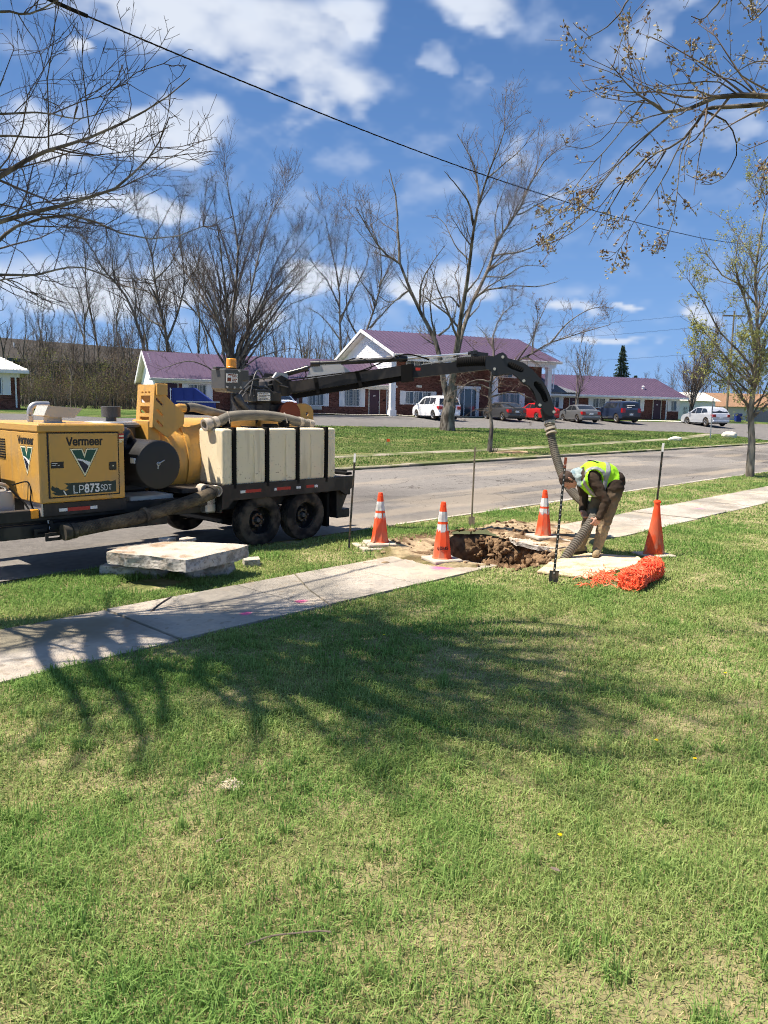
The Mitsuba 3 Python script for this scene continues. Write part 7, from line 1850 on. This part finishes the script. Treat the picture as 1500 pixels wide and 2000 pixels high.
def buds(P, rng, per, size, spread=.03, end=.25):
    """little three-leaved tufts along the outer part of twigs P"""
    n = int(len(P) * per)
    i = rng.integers(0, len(P), n)
    f = end + (1 - end) * rng.random(n)
    m = P.shape[1]
    g = f * (m - 1)
    j = np.minimum(g.astype(int), m - 2)
    c = P[i, j, :3] + (P[i, j + 1, :3] - P[i, j, :3]) * (g - j)[:, None] + rng.normal(size=(n, 3)) * spread * .3
    c = np.repeat(c, 3, 0) + rng.normal(size=(n * 3, 3)) * spread
    s = size * rng.uniform(.5, 1.3, len(c))[:, None]
    a = rng.normal(size=(len(c), 3))
    a /= np.linalg.norm(a, axis=1, keepdims=True)
    b = np.cross(a, rng.normal(size=(len(c), 3)))
    b /= np.linalg.norm(b, axis=1, keepdims=True)
    e = np.cross(a, b)
    v = np.stack([c - a * s, c + b * s * .55, c + a * s, c - b * s * .55, c + e * s * .5], 1).reshape(-1, 3)
    f_ = np.array([[0, 1, 4], [1, 2, 4], [2, 3, 4], [3, 0, 4], [0, 2, 1], [0, 3, 2]])
    return mk(v, (f_[None] + 5 * np.arange(len(c))[:, None, None]).reshape(-1, 3))


b_, l_ = LIMBS['NL']
rx = np.random.default_rng(91)
n_ = 0
while n_ < 30:                       # the limbs above and behind the picture's edge, whose shade lies on the lawn
    z0, an = rx.uniform(2.8, 8.5), math.radians(rx.uniform(-95, 0))
    ln, ri_ = rx.uniform(2.6, 5.2), rx.uniform(.35, .75)
    dv = np.array([math.cos(an), math.sin(an), ri_])
    p4 = [(.1, 0, z0, .075)] + [tuple(np.array([.1, 0, z0]) + dv * ln * q + np.array([0, 0, .5 * q * q]) + rx.normal(0, .18, 3)) + (.075 * (1 - q) + .009,) for q in (.35, .7, 1.0)]
    ws = [np.array(b_) + np.array(q[:3]) for q in p4[1:]]
    w_ = ws[-1]
    if w_[0] + .535 * w_[2] > 2.5 or w_[1] + .085 * w_[2] < 3.6 or any(q[1] < .6 or ((q[2] - 1.85) / math.hypot(q[0], q[1]) < .60 and abs(q[0]) / q[1] < .66) for q in ws):
        continue
    l_ = l_ + [p4]
    n_ += 1
k = thing('bare_tree', 'big leafless tree at the left edge whose dark limbs reach in over the trailer', 'tree')
P0, lv = tree(k, b_, l_, 3, [dict(per_m=4.6, lo=.15, length=.36, ang=52, up=.20, k=5, wob=.18, rmin=.0045, lmax=1.6), dict(per_m=6.0, lo=.10, length=.55, ang=50, up=.20, k=4, wob=.18, rmin=.0032), dict(per_m=7.5, lo=.10, length=.68, ang=46, up=.18, k=3, wob=.16, rmin=.0024), dict(per_m=8.0, lo=.15, length=.62, ang=46, up=.15, k=2, wob=.1, rmin=.0019)], sides=(9, 6, 3))
crown(k, lv)

b_, l_ = LIMBS['NR']
k = thing('budding_maple', 'maple beyond the right edge whose drooping budded bough hangs into the sky', 'tree')
P0, lv = tree(k, b_, l_, 7, [dict(per_m=9.0, lo=.18, length=.36, ang=42, up=.06, k=5, wob=.14, rmin=.0034, lmax=.75), dict(per_m=5.5, lo=.2, length=.55, ang=46, up=.14, k=4, wob=.14, rmin=.0025)], twig_m='twig_pale')
crown(k, lv, 'twig_pale')
rb = np.random.default_rng(5)
outer_ = np.concatenate([resample([x for x in q], 4) for q in lv])
put('buds', buds(outer_, rb, 1.0, .016, .018), 'bud_brown', k, kind='stuff')
put('buds', buds(outer_, rb, 1.2, .015, .018), 'bud_pale', k, kind='stuff')

b_, l_ = LIMBS['ST']
k = thing('street_tree', 'young street tree with fresh pale green leaf buds beside the road at the right', 'tree')
P0, lv = tree(k, b_, l_, 11, [dict(per_m=4.2, lo=.15, length=.36, ang=46, up=.28, k=5, wob=.14, rmin=.0065, lmax=1.8), dict(per_m=4.6, lo=.1, length=.55, ang=46, up=.25, k=4, wob=.14, rmin=.0045), dict(per_m=4.2, lo=.15, length=.6, ang=45, up=.2, k=3, wob=.1, rmin=.0036)], trunk_m='bark_pale')
crown(k, lv, 'twig_pale')
outer_ = np.concatenate([resample([x for x in q], 4) for q in lv[1:]])
low = outer_[outer_[:, -1, 2] < 4.5]
put('leaf_buds', cat(buds(outer_, rb, 1.1, .032, .045), buds(low, rb, 1.8, .040, .06)), 'soft_leaf', k, kind='stuff')

b_, l_ = LIMBS['T1']
k = thing('forked_tree', 'tall forked leafless tree on the far lawn before the motel', 'tree')
P0, lv = tree(k, b_, l_, 13, [dict(per_m=2.0, lo=.18, length=.32, ang=46, up=.26, k=6, wob=.16, rmin=.012, lmax=3.2), dict(per_m=3.0, lo=.12, length=.58, ang=44, up=.2, k=4, wob=.16, rmin=.009), dict(per_m=3.6, lo=.12, length=.66, ang=42, up=.16, k=3, wob=.14, rmin=.0070), dict(per_m=3.2, lo=.15, length=.66, ang=42, up=.1, k=2, wob=.1, rmin=.0055)], twig_m='twig_pale')
crown(k, lv, 'twig_pale')
put('buds', buds(lv[3], rb, .22, .035, .05), 'bud_brown', k, kind='stuff')

b_, l_ = LIMBS['T2']
k = thing('small_tree', 'small twiggy leafless tree on the verge across the street', 'tree')
P0, lv = tree(k, b_, l_, 17, [dict(per_m=5.0, lo=.12, length=.36, ang=52, up=.10, k=5, wob=.2, rmin=.007, lmax=1.0), dict(per_m=8.0, lo=.08, length=.6, ang=52, up=.10, k=4, wob=.2, rmin=.0055), dict(per_m=8.0, lo=.1, length=.75, ang=48, up=.08, k=3, wob=.16, rmin=.0045)], twig_m='twig_pale')
crown(k, lv, 'twig_pale')
put('buds', buds(lv[1], rb, .45, .028, .03), 'bud_brown', k, kind='stuff')
put('root_suckers', sticks(np.concatenate([np.stack([np.stack([b_[0] + .15 + rb.normal(0, .08) + q * rb.normal(.12, .1), b_[1] + rb.normal(0, .1) + 0 * q, q * rb.uniform(.3, .85), .007 - .004 * q], 1) for q in [np.linspace(0, 1, 4)]]) for _ in range(22)]), 3), 'twig', k, kind='stuff')

b_, l_ = LIMBS['T3']
k = thing('many_stemmed_tree', 'broad many stemmed leafless tree rising in front of the motel\'s left wing', 'tree')
rv = np.random.default_rng(61)
for i in range(10):                      # vase of stems rising from the low fork
    an, sp_ = i * 2.4 + rv.uniform(-.3, .3), rv.uniform(.45, 1.1)
    hh, rr_ = rv.uniform(12.5, 17.5) * (1 - .22 * sp_), 6.6 * sp_
    z0 = rv.uniform(2.2, 4.6)
    l_ = l_ + [[tuple([rr_ * math.cos(an) * q ** 1.25 + rv.normal(0, .12), rr_ * .8 * math.sin(an) * q ** 1.25, z0 + (hh - z0) * q, .12 * (1 - q) + .012]) for q in (0, .3, .65, 1.0)]]
P0, lv = tree(k, b_, l_, 19, [dict(per_m=1.9, lo=.2, length=.32, ang=40, up=.28, k=6, wob=.10, rmin=.014, lmax=3.6), dict(per_m=3.4, lo=.10, length=.58, ang=38, up=.28, k=4, wob=.1, rmin=.0095), dict(per_m=3.6, lo=.12, length=.68, ang=38, up=.2, k=3, wob=.12, rmin=.0075), dict(per_m=2.6, lo=.15, length=.66, ang=38, up=.16, k=2, wob=.1, rmin=.006)])
crown(k, lv)

far_lv = lambda s=1.0: [dict(per_m=1.8 * s, lo=.18, length=.32, ang=44, up=.28, k=5, wob=.16, rmin=.017, lmax=4.2), dict(per_m=2.6 * s, lo=.1, length=.58, ang=42, up=.24, k=3, wob=.14, rmin=.0125), dict(per_m=2.6, lo=.12, length=.68, ang=40, up=.2, k=2, wob=.1, rmin=.0095)]
for nm, lab, seed, m_ in (('T4', 'tall straight bare tree behind the motel, left of its gable', 23, 'twig_pale'), ('T5', 'bare tree with a curved trunk right behind the white gable', 29, 'twig_pale'), ('T6', 'large bare tree with two tall stems behind the motel\'s left end', 31, 'twig'),
                          ('T7', 'leaning bare trunk slanting up to the left in the wood', 37, 'twig'), ('T8', 'thin curved bare trunk leaning left in the wood', 41, 'twig'), ('T9', 'upright bare tree nearest the brick house', 43, 'twig')):
    b_, l_ = LIMBS[nm]
    k = thing('wood_tree', lab, 'tree', 'bare trees of the wood behind the motel')
    P0, lv = tree(k, b_, l_, seed, far_lv(1.0))
    crown(k, lv, m_)


def wild_tree(seed, h, stems, lean=.1, r0=.16, per=1.0, fork=.3):
    """a bare tree of the wood round the origin: stems with twigs, (woody, twigs)"""
    rng = np.random.default_rng(seed)
    P = []
    for s in range(stems):
        g = rng.uniform(0, 6.28)
        hh = h * rng.uniform(.75, 1.0)
        top = np.array([math.cos(g), math.sin(g), 0]) * hh * lean * rng.uniform(.5, 1.6)
        q = np.linspace(0, 1, 8)
        p = top[None] * (q ** 1.4)[:, None] + np.stack([0 * q, 0 * q, hh * q], 1) + rng.normal(size=(8, 3)) * .012 * hh * q[:, None]
        p[0, 2] = -.5
        P.append(np.c_[p, r0 * (1 - .93 * q ** .7) + .012])
    P = np.array(P)
    a = grow(P, rng, 1.3 * per, fork, .34, 38, .48, 6, .12, rmin=.022, lmax=h * .32)
    b = grow(a, rng, 2.2 * per, .10, .5, 40, .38, 4, .12, rmin=.016)
    c = grow(b, rng, 2.6 * per, .1, .65, 40, .28, 3, .12, rmin=.012)
    return cat(sticks(P, 7), sticks(a, 5)), cat(sticks(b, 3), sticks(c, 3))


def shrub(seed, h, n, spread=.5, r=.018):
    rng = np.random.default_rng(seed)
    P = []
    for s in range(n):
        g = rng.uniform(0, 6.28)
        q = np.linspace(0, 1, 5)
        hh = h * rng.uniform(.55, 1)
        d = np.array([math.cos(g), math.sin(g), 0]) * spread * h * rng.uniform(.2, 1)
        p = d[None] * (q ** 1.3)[:, None] * 1.0 + np.stack([0 * q, 0 * q, hh * q], 1) + rng.normal(size=(5, 3)) * .03 * h * q[:, None]
        p += np.array([rng.normal(0, .12 * h), rng.normal(0, .12 * h), 0])
        p[0, 2] = -.2
        P.append(np.c_[p, r * (1 - .8 * q) + .006])
    P = np.array(P)
    a = grow(P, rng, 2.2, .15, .42, 40, .25, 4, .14, rmin=.010)
    b = grow(a, rng, 2.6, .15, .5, 42, .2, 3, .14, rmin=.008)
    return cat(sticks(P, 4), sticks(a, 3)), sticks(b, 3)


def group(name, parts):
    scene[name] = {'type': 'shapegroup', **{n: mikit.ply(m, b, smooth=True) for n, m, b in parts}}


PLACES = [(-1e9, 20, 'beyond the frame side of the brick house'), (20, 60, 'over the white house roof'), (60, 100, 'just right of the brick house'), (100, 150, 'above the vent hood of the yellow housing'), (150, 205, 'above the right half of the yellow housing'), (205, 245, 'above the dark precleaner'), (245, 290, 'beside the motel\'s left gable'), (290, 345, 'over the motel\'s left roof end'), (345, 410, 'left of the amber beacon'),
          (410, 480, 'behind the amber beacon'), (480, 560, 'right of the amber beacon'), (560, 625, 'over the roof before the white gable'), (625, 700, 'behind the white gable'), (700, 790, 'over the left of the middle roof'), (790, 870, 'behind the big forked tree'), (870, 1110, 'over the motel\'s middle right'), (1110, 1200, 'left of the tall spruce'), (1200, 1270, 'by the evergreens'), (1270, 1330, 'above the right roof end'), (1330, 1400, 'behind the silver crossover'), (1400, 1460, 'left of the street tree stem'), (1460, 1e9, 'right of the street tree stem')]
ORD = {1: [''], 2: [', left of two', ', right of two'], 3: [', leftmost of three', ', middle of three', ', rightmost of three'], 4: [', leftmost of four', ', second from left of four', ', second from right of four', ', rightmost of four']}
_used = {}


def placed_labels(label, spots):
    px = [750 + 1500 * x / y for x, y, s in spots]
    where = [next(t for a, b, t in PLACES if a <= p < b) for p in px]
    out = [''] * len(px)
    for w in set(where):
        idx = sorted([i for i in range(len(px)) if where[i] == w], key=lambda i: px[i])
        for j, i in enumerate(idx):
            out[i] = label + ' ' + w + (ORD[len(idx)][j] if len(idx) <= 4 else ', number %s from the left' % 'one two three four five six seven eight nine ten'.split()[j])
    return out


def instances(gname, nm, label, cat_, grp, spots, rng):
    for (x, y, s), label in zip(spots, placed_labels(label, spots)):
        k = numbered(nm)
        for n in scene[gname]:
            if n not in ('type',):
                labels[f'{k}__{n}'] = {'kind': 'stuff'}
        M = T(x, y, float(ground_z(x, y))) @ RZ(rng.uniform(0, 360)) @ np.diag([s * rng.uniform(.85, 1.15), s * rng.uniform(.85, 1.15), s, 1.0])
        scene[k] = {'type': 'instance', 'shapegroup': {'type': 'ref', 'id': gname}, 'to_world': mi.ScalarTransform4f(M.tolist())}
        labels[k] = {'label': label, 'category': cat_, 'group': grp}


for i, (h, st, ln, r0, tm_) in enumerate(((15, 1, .08, .17, 'twig'), (17, 2, .14, .17, 'twig'), (13, 1, .12, .12, 'twig_pale'), (11, 3, .16, .11, 'twig_pale'))):
    w, t_ = wild_tree(100 + i, h, st, ln, r0, per=.85)
    group(f'wild{i}', [('trunk', w, 'bark'), ('twigs', t_, tm_)])
for i in range(3):
    w, t_ = shrub(200 + i, 4.2, 22, .42)
    rngb = np.random.default_rng(300 + i)
    bd_ = buds(grow(shrub_P := np.array([np.c_[np.stack([rngb.normal(0, 1.2) + 0 * np.linspace(0, 1, 3), rngb.normal(0, 1.2) + 0 * np.linspace(0, 1, 3), np.linspace(.3, 3.6, 3)], 1), np.full(3, .01)] for _ in range(30)]), rngb, 3, .1, .4, 50, .1, 3), rngb, .55, .06, .16)
    group(f'shrub{i}', [('stems', w, 'twig_pale'), ('twigs', t_, 'thicket_twig')] + [('buds', bd_, ('bud_green', 'bud_green', 'bud_brown')[i])])
ri = random.Random(77)
LAB = ('slender bare tree', 'two stemmed bare tree', 'pale twigged bare tree', 'low many stemmed bare tree')


def px_at(px, Y):
    return (px - 750) / 1500 * Y


spots = {0: [], 1: [], 2: [], 3: []}
for px, Y, v_, s in ((-40, 84, 1, 1), (15, 78, 0, .95), (45, 88, 2, 1), (75, 74, 3, .95), (95, 95, 0, 1.05), (118, 82, 2, .9), (140, 76, 3, .9), (215, 79, 2, .9), (232, 96, 0, 1.0), (243, 78, 0, .85), (262, 84, 3, 1.1), (300, 98, 1, 1.05), (350, 104, 2, 1.2), (385, 100, 0, 1.2), (420, 108, 1, 1.2), (505, 102, 2, 1.1), (545, 98, 3, 1.15), (575, 92, 2, .95), (590, 110, 0, 1.1), (612, 96, 3, 1.0),
                     (738, 100, 3, 1.0), (775, 106, 2, 1.0), (800, 112, 3, 1.0), (825, 104, 2, .85), (850, 115, 3, 1.0), (1098, 112, 3, .75), (1130, 104, 3, .95), (1150, 118, 3, .7), (-90, 80, 0, 1), (-140, 90, 1, 1), (60, 70, 3, .7), (110, 72, 3, .8), (150, 70, 2, .6), (185, 72, 3, .75), (225, 71, 3, .8), (255, 70, 2, .7), (275, 73, 3, .8), (520, 112, 3, 1.3), (560, 116, 3, 1.3), (600, 118, 3, 1.25), (640, 112, 3, 1.1)):
    spots[v_].append((px_at(px, Y), Y, s))
for v_ in spots:
    instances(f'wild{v_}', 'wood_tree', LAB[v_], 'tree', ('slender', 'two stemmed', 'pale twigged', 'low many stemmed')[v_] + ' bare trees of the wood', spots[v_], ri)
sh_sp = {0: [], 1: [], 2: []}
for i, px in enumerate(np.linspace(48, 282, 15)):
    Y = ri.uniform(68, 90)
    sh_sp[i % 3].append((px_at(px + ri.uniform(-6, 6), Y), Y, ri.uniform(.5, 1.5)))
for i, px in enumerate((62, 100, 130, 165, 200, 238, 270)):
    sh_sp[i % 3].append((px_at(px, 68), 68, ri.uniform(.55, .75)))
for v_ in sh_sp:
    instances(f'shrub{v_}', 'wood_shrub', ('greenish budding thicket shrub', 'dense bare thicket shrub', 'brown twigged thicket shrub')[v_], 'shrub', ('greenish', 'dense', 'brown twigged')[v_] + ' shrubs of the thicket', sh_sp[v_], ri)
# right hand side: bushy tree behind the crossover, thin tree before the right wing, far tree line
w, t_ = wild_tree(401, 9.0, 7, .26, .10, per=1.5, fork=.15)
k = thing('bushy_tree', 'bushy many stemmed bare tree behind the silver crossover', 'tree')
M = T(30.2, 77.0, 1.2)
put('trunk', w, 'bark', k, True, M=M)
put('twigs', t_, 'twig_pale', k, True, kind='stuff', M=M)
w, t_ = wild_tree(405, 7.0, 3, .12, .06, per=1.3, fork=.25)
k = thing('bushy_tree', 'thin pale bare tree before the motel\'s right wing', 'tree')
M = T(16.6, 68.0, 1.1)
put('trunk', w, 'bark', k, True, M=M)
put('twigs', t_, 'twig_pale', k, True, kind='stuff', M=M)
w, t_ = wild_tree(407, 4.2, 8, .35, .05, per=2.0, fork=.1)
k = thing('bushy_tree', 'low tangled bare bush at the right edge beyond the street tree', 'bush')
M = T(34.0, 66.0, .6)
put('trunk', w, 'bark', k, True, M=M)
put('twigs', t_, 'twig_pale', k, True, kind='stuff', M=M)
line = {0: [], 1: [], 2: [], 3: []}
for i, px in enumerate(np.linspace(1228, 1530, 30)):
    Y = ri.uniform(112, 150)
    line[(2, 3, 3, 1)[i % 4]].append((px_at(px, Y), Y, ri.uniform(.60, .85) * (.62 if px < 1330 else .9)))
for v_ in line:
    if line[v_]:
        instances(f'wild{v_}', 'distant_tree', ('', 'distant two stemmed bare tree', 'distant pale bare tree', 'distant low bare tree')[v_], 'tree', ('', 'two stemmed', 'pale', 'low')[v_] + ' bare trees of the far tree line', line[v_], ri)


def spruce(h, r, seed):
    rng = np.random.default_rng(seed)
    v, f = [], []
    for j in range(46):
        z = h * (.06 + .93 * (j / 46) ** .9)
        rr = r * (1 - z / h) ** .85 + .08
        nb = 9
        for b in range(nb):
            g = rng.uniform(0, 6.28)
            l = rr * rng.uniform(.65, 1.1)
            d = np.array([math.cos(g), math.sin(g), -.18 - .15 * rng.random()])
            s = np.array([-math.sin(g), math.cos(g), 0])
            for q in range(10):
                c = np.array([0, 0, z]) + d * l * (q + rng.random()) / 10
                w_ = .34 * rr * (1 - q / 12) * rng.uniform(.4, 1)
                sg = 1 if q % 2 else -1
                i0 = len(v)
                e = s * sg * w_ + d * w_ * .6 + np.array([0, 0, rng.normal(-.05, .06)])
                v += [c, c + d * .12 + (0, 0, .05), c + e + d * .1, c + e * .9 + (0, 0, -.12)]
                f += [(i0, i0 + 1, i0 + 2), (i0, i0 + 2, i0 + 3)]
    return mk(v, f), cyl((0, 0, -.3), (0, 0, h * .95), .18, 8, .03)


for lab, x, y, h, r, sd in (('tall narrow dark spruce above the motel\'s right roof', 35.5, 118, 11.0, 2.4, 5), ('small dark rounded evergreen right of the tall spruce', 38.6, 121, 6.6, 1.9, 6)):
    k = thing('spruce_tree', lab, 'tree')
    a, b = spruce(h, r, sd)
    M = T(x, y, 1.2)
    put('trunk', b, 'bark', k, 30, M=M)
    put('foliage', a, 'spruce_green', k, kind='stuff', M=M)

# ---------------------------------------------------------------- grass
def blades(pts, h, w, rng, lean=.8, tone=None, dry=.2, single=False):
    n = len(pts)
    isdry = rng.random(n) < dry * tone['dry']
    g = rng.uniform(0, 2 * np.pi, n)
    hh = h * rng.uniform(.45, 1.25, n) * tone['h'] * np.where(isdry, .55, 1.0)
    lean = np.where(isdry, 1.5, lean)
    ww = w * rng.uniform(.6, 1.3, n)
    d = np.stack([np.cos(g), np.sin(g), 0 * g], 1)
    s = np.stack([-np.sin(g), np.cos(g), 0 * g], 1) * ww[:, None] * .5
    l = (np.abs(rng.normal(0, 1, n)) * lean * hh)[:, None]
    up = np.array([0, 0, 1.0])
    z = tone['z'][:, None]
    b = np.c_[pts, np.zeros(n)] + up * z - up * .006
    m = b + d * l * .35 + up * (hh * .62)[:, None]
    t = b + d * l + up * (hh * np.clip(1 - .35 * np.abs(l[:, 0] / hh), .3, 1))[:, None]
    v = np.stack([b - s, b + s, m + s * .75, m - s * .75, t], 1).reshape(-1, 3)
    f = (np.array([[0, 1, 2], [0, 2, 3], [3, 2, 4]])[None] + 5 * np.arange(n)[:, None, None]).reshape(-1, 3)
    if single:
        v = np.stack([b - s, b + s, t], 1).reshape(-1, 3)
        f = (np.array([[0, 1, 2]])[None] + 3 * np.arange(n)[:, None, None]).reshape(-1, 3)
    k = rng.random(n)
    green = np.array([.185, .275, .070]) * (1 - k[:, None]) + np.array([.46, .56, .21]) * k[:, None]
    lush = np.array([.115, .235, .052]) * (1 - k[:, None]) + np.array([.31, .47, .14]) * k[:, None]
    a = tone['lush'][:, None]
    col = green * (1 - a) + lush * a
    st = np.array([.52, .44, .25]) * (.7 + .55 * rng.random((n, 1)))
    col = np.where(isdry[:, None], st, col)
    return v, f, np.repeat(col, 3 if single else 5, 0)


def fields(x, y):
    p = np.stack([x, y, 0 * x], -1)
    clump = meshkit.fbm(p * 3.2, 4, 41)
    wide = meshkit.fbm(p * .9 + 7, 4, 43)
    lush = np.clip((meshkit.fbm(p * 1.4 + 3, 4, 47) - .42) * 4.0, 0, 1)
    return clump, wide, lush


def turf_pts(n, sampler, keep, rng):
    x, y = sampler(n)
    s, t = x * U[0] + y * U[1], x * V[0] + y * V[1]
    ok = keep(x, y, s, t)
    return x[ok], y[ok], s[ok], t[ok]


def tufts(n, y0, y1, rng):
    """taller darker tufts that the mower missed"""
    y = np.sqrt(rng.uniform(y0 * y0, y1 * y1, n))
    x = rng.uniform(-1, 1, n) * (y * .57 + .2)
    m = 55
    g, q = rng.uniform(0, 6.28, (n, m)), rng.random((n, m)) ** .7 * rng.uniform(.03, .09, (n, 1))
    px, py = (x[:, None] + np.cos(g) * q).ravel(), (y[:, None] + np.sin(g) * q).ravel()
    s, t = px * U[0] + py * U[1], px * V[0] + py * V[1]
    ok = (t < SW0 - .05) & ~inside(PLY, s, t) & ~inside(HOLE, s, t)
    px, py = px[ok], py[ok]
    o = np.ones(len(px))
    return blades(np.c_[px, py], .078, .0052, rng, .75, {'h': o, 'lush': o * .75, 'dry': o * .4, 'z': o * 0}, .3)


def bare_prob(s, t):
    """how worn the turf is: round the hole, on the spoil, along the kerb"""
    e = np.hypot((s - 8.6) / 2.3, (t - 6.1) / 1.05)
    n = meshkit.fbm(np.stack([s * 3, t * 3, 0 * s], -1), 4, 51) - .5
    b = np.clip((1.12 - e + .6 * n) * 3, 0, 1) * (t > 5.0)
    e2 = np.hypot((s - 10.4) / 1.5, (t - 6.2) / .8)
    b = np.maximum(b, np.clip((1.0 - e2 + .6 * n) * 3, 0, 1))
    e3 = np.hypot((s - 4.0) / .42, (t - 7.0) / .30)
    b = np.maximum(b, np.clip((1.0 - e3 + .6 * n) * 3, 0, 1))
    e4 = np.hypot((s - 27.5) / 1.6, (t - 18.4) / .7)
    return np.maximum(b, np.clip((1.0 - e4 + .6 * n) * 3, 0, 1))


PLY = Polygon([(7.52, 4.60), (7.66, 4.04), (9.02, 3.98), (9.32, 4.22), (9.05, 4.78), (8.2, 4.82)]).buffer(-.015)
HOLE = PITPOLY.buffer(.06)
wob1 = lambda s: .035 * (meshkit.noise(np.stack([s * 3.1, 0 * s, 0 * s], -1), 5) - .5) * 2 + .03 * (meshkit.noise(np.stack([s * 11, 0 * s, 0 * s], -1), 6) - .5) * 2
rg2 = np.random.default_rng(2024)


def wedge(y0, y1, margin=.62):
    def f(n):
        y = np.sqrt(rg2.uniform(y0 * y0, y1 * y1, n))
        return rg2.uniform(-1, 1, n) * (y * margin * .92 + .25), y
    return f


def wedge_area(y0, y1, margin=.62):
    return (y1 * y1 - y0 * y0) * margin * .92 + .5 * (y1 - y0)


def inside(poly, s, t):
    a, b, c, d = poly.bounds
    m = (s > a) & (s < c) & (t > b) & (t < d)
    out = np.zeros(len(s), bool)
    for i in np.nonzero(m)[0]:
        out[i] = poly.contains(Point(s[i], t[i]))
    return out


def lay(name, label, y0, y1, dens, h, w, keep, dry=.2, lean=.85, single=False):
    n = int(wedge_area(y0, y1) * dens)
    x, y, s, t = turf_pts(n, wedge(y0, y1), keep, rg2)
    cl, wd, lu = fields(x, y)
    b = bare_prob(s, t)
    thin = np.clip((.44 - wd) * 5, 0, .8)
    ok = (rg2.random(len(x)) > b * 1.05) & (rg2.random(len(x)) > thin * .45) & ~inside(HOLE, s, t) & ~inside(PLY, s, t)
    x, y, s, t, cl, wd, lu = (q[ok] for q in (x, y, s, t, cl, wd, lu))
    lowpt = np.minimum(1, .35 + .0 * s)
    tone = {'h': .62 + .85 * np.clip((cl - .3) * 2, 0, 1) + .25 * lu, 'lush': lu, 'dry': np.clip(1.7 - 2.6 * (wd - .25) - .8 * lu, .2, 2.0), 'z': ground_z(x, y) + np.where((s > FS0) & (s < FS1) & (t > FT0) & (t < FT1), mound(s, t), 0)}
    v, f, c = blades(np.c_[x, y], h, w, rg2, lean, tone, dry, single)
    return v, f, c


def joined(name, label, layers, dim=1.0):
    V_, F_, C_, o = [], [], [], 0
    for v, f, c in layers:
        V_.append(v)
        F_.append(f + o)
        C_.append(c * dim)
        o += len(v)
    scene[name] = mikit.ply(mk(np.vstack(V_), np.vstack(F_)), 'grass_blade', smooth=False, color=np.vstack(C_))
    labels[name] = {'label': label, 'category': 'grass', 'kind': 'stuff'}


near_lawn = lambda x, y, s, t: t < SW0 - .015 + wob1(s)
verge = lambda x, y, s, t: (t > SW1 + .015 - wob1(s + 40)) & (t < 8.06 + wob1(s + 9) * 2 - .05) & ~((s > 10.4) & (s < 11) & (t < 6.4))
joined('lawn_grass', 'sunny spring lawn with dry straw patches filling the foreground', [
    lay('', '', 1.85, 3.4, 11000, .050, .0044, near_lawn, .24), lay('', '', 1.85, 3.4, 15000, .028, .0050, near_lawn, .45, 1.3, True), lay('', '', 3.4, 5.2, 7000, .050, .0054, near_lawn, .22), lay('', '', 3.4, 5.2, 9500, .030, .0062, near_lawn, .42, 1.3, True),
    lay('', '', 5.2, 8.0, 3900, .048, .0072, near_lawn, .20), lay('', '', 5.2, 8.0, 4800, .032, .0085, near_lawn, .38, 1.3, True), lay('', '', 8.0, 13, 1500, .046, .0105, near_lawn, .18), lay('', '', 8.0, 13, 2000, .034, .012, near_lawn, .3, 1.2, True), lay('', '', 13, 24, 600, .05, .019, near_lawn, .18), tufts(150, 1.9, 4.2, rg2), tufts(170, 4.2, 8.0, rg2)])
joined('verge_grass', 'grass verge between the sidewalk and the street', [
    lay('', '', 4.8, 9.0, 5200, .055, .0068, verge, .16), lay('', '', 9.0, 14, 2600, .055, .010, verge, .18), lay('', '', 14, 30, 650, .055, .018, verge, .2)])


def far_keep(x, y, s, t):
    w = (x - B0[0]) * BN[0] + (y - B0[1]) * BN[1]
    a = (x - B0[0]) * BE[0] + (y - B0[1]) * BE[1]
    edge = np.interp(a, [-30, -2.5, 11.3, 19, 21.6, 21.4, 20.9], [-14.8, -14.6, -13.1, -13.4, -14.4, -16.7, -18.8])
    return (t > 17.08 + wob1(s) * 2) & (w < edge) & (a < 20.6) & ~((t > 18.92 + .0 * s) & (t < np.interp(s, [-20, 30, 50, 60], [20.02, 19.97, 21.05, 22.5])) & (t > np.interp(s, [-20, 30, 50, 60], [18.98, 18.88, 19.85, 21.5])))


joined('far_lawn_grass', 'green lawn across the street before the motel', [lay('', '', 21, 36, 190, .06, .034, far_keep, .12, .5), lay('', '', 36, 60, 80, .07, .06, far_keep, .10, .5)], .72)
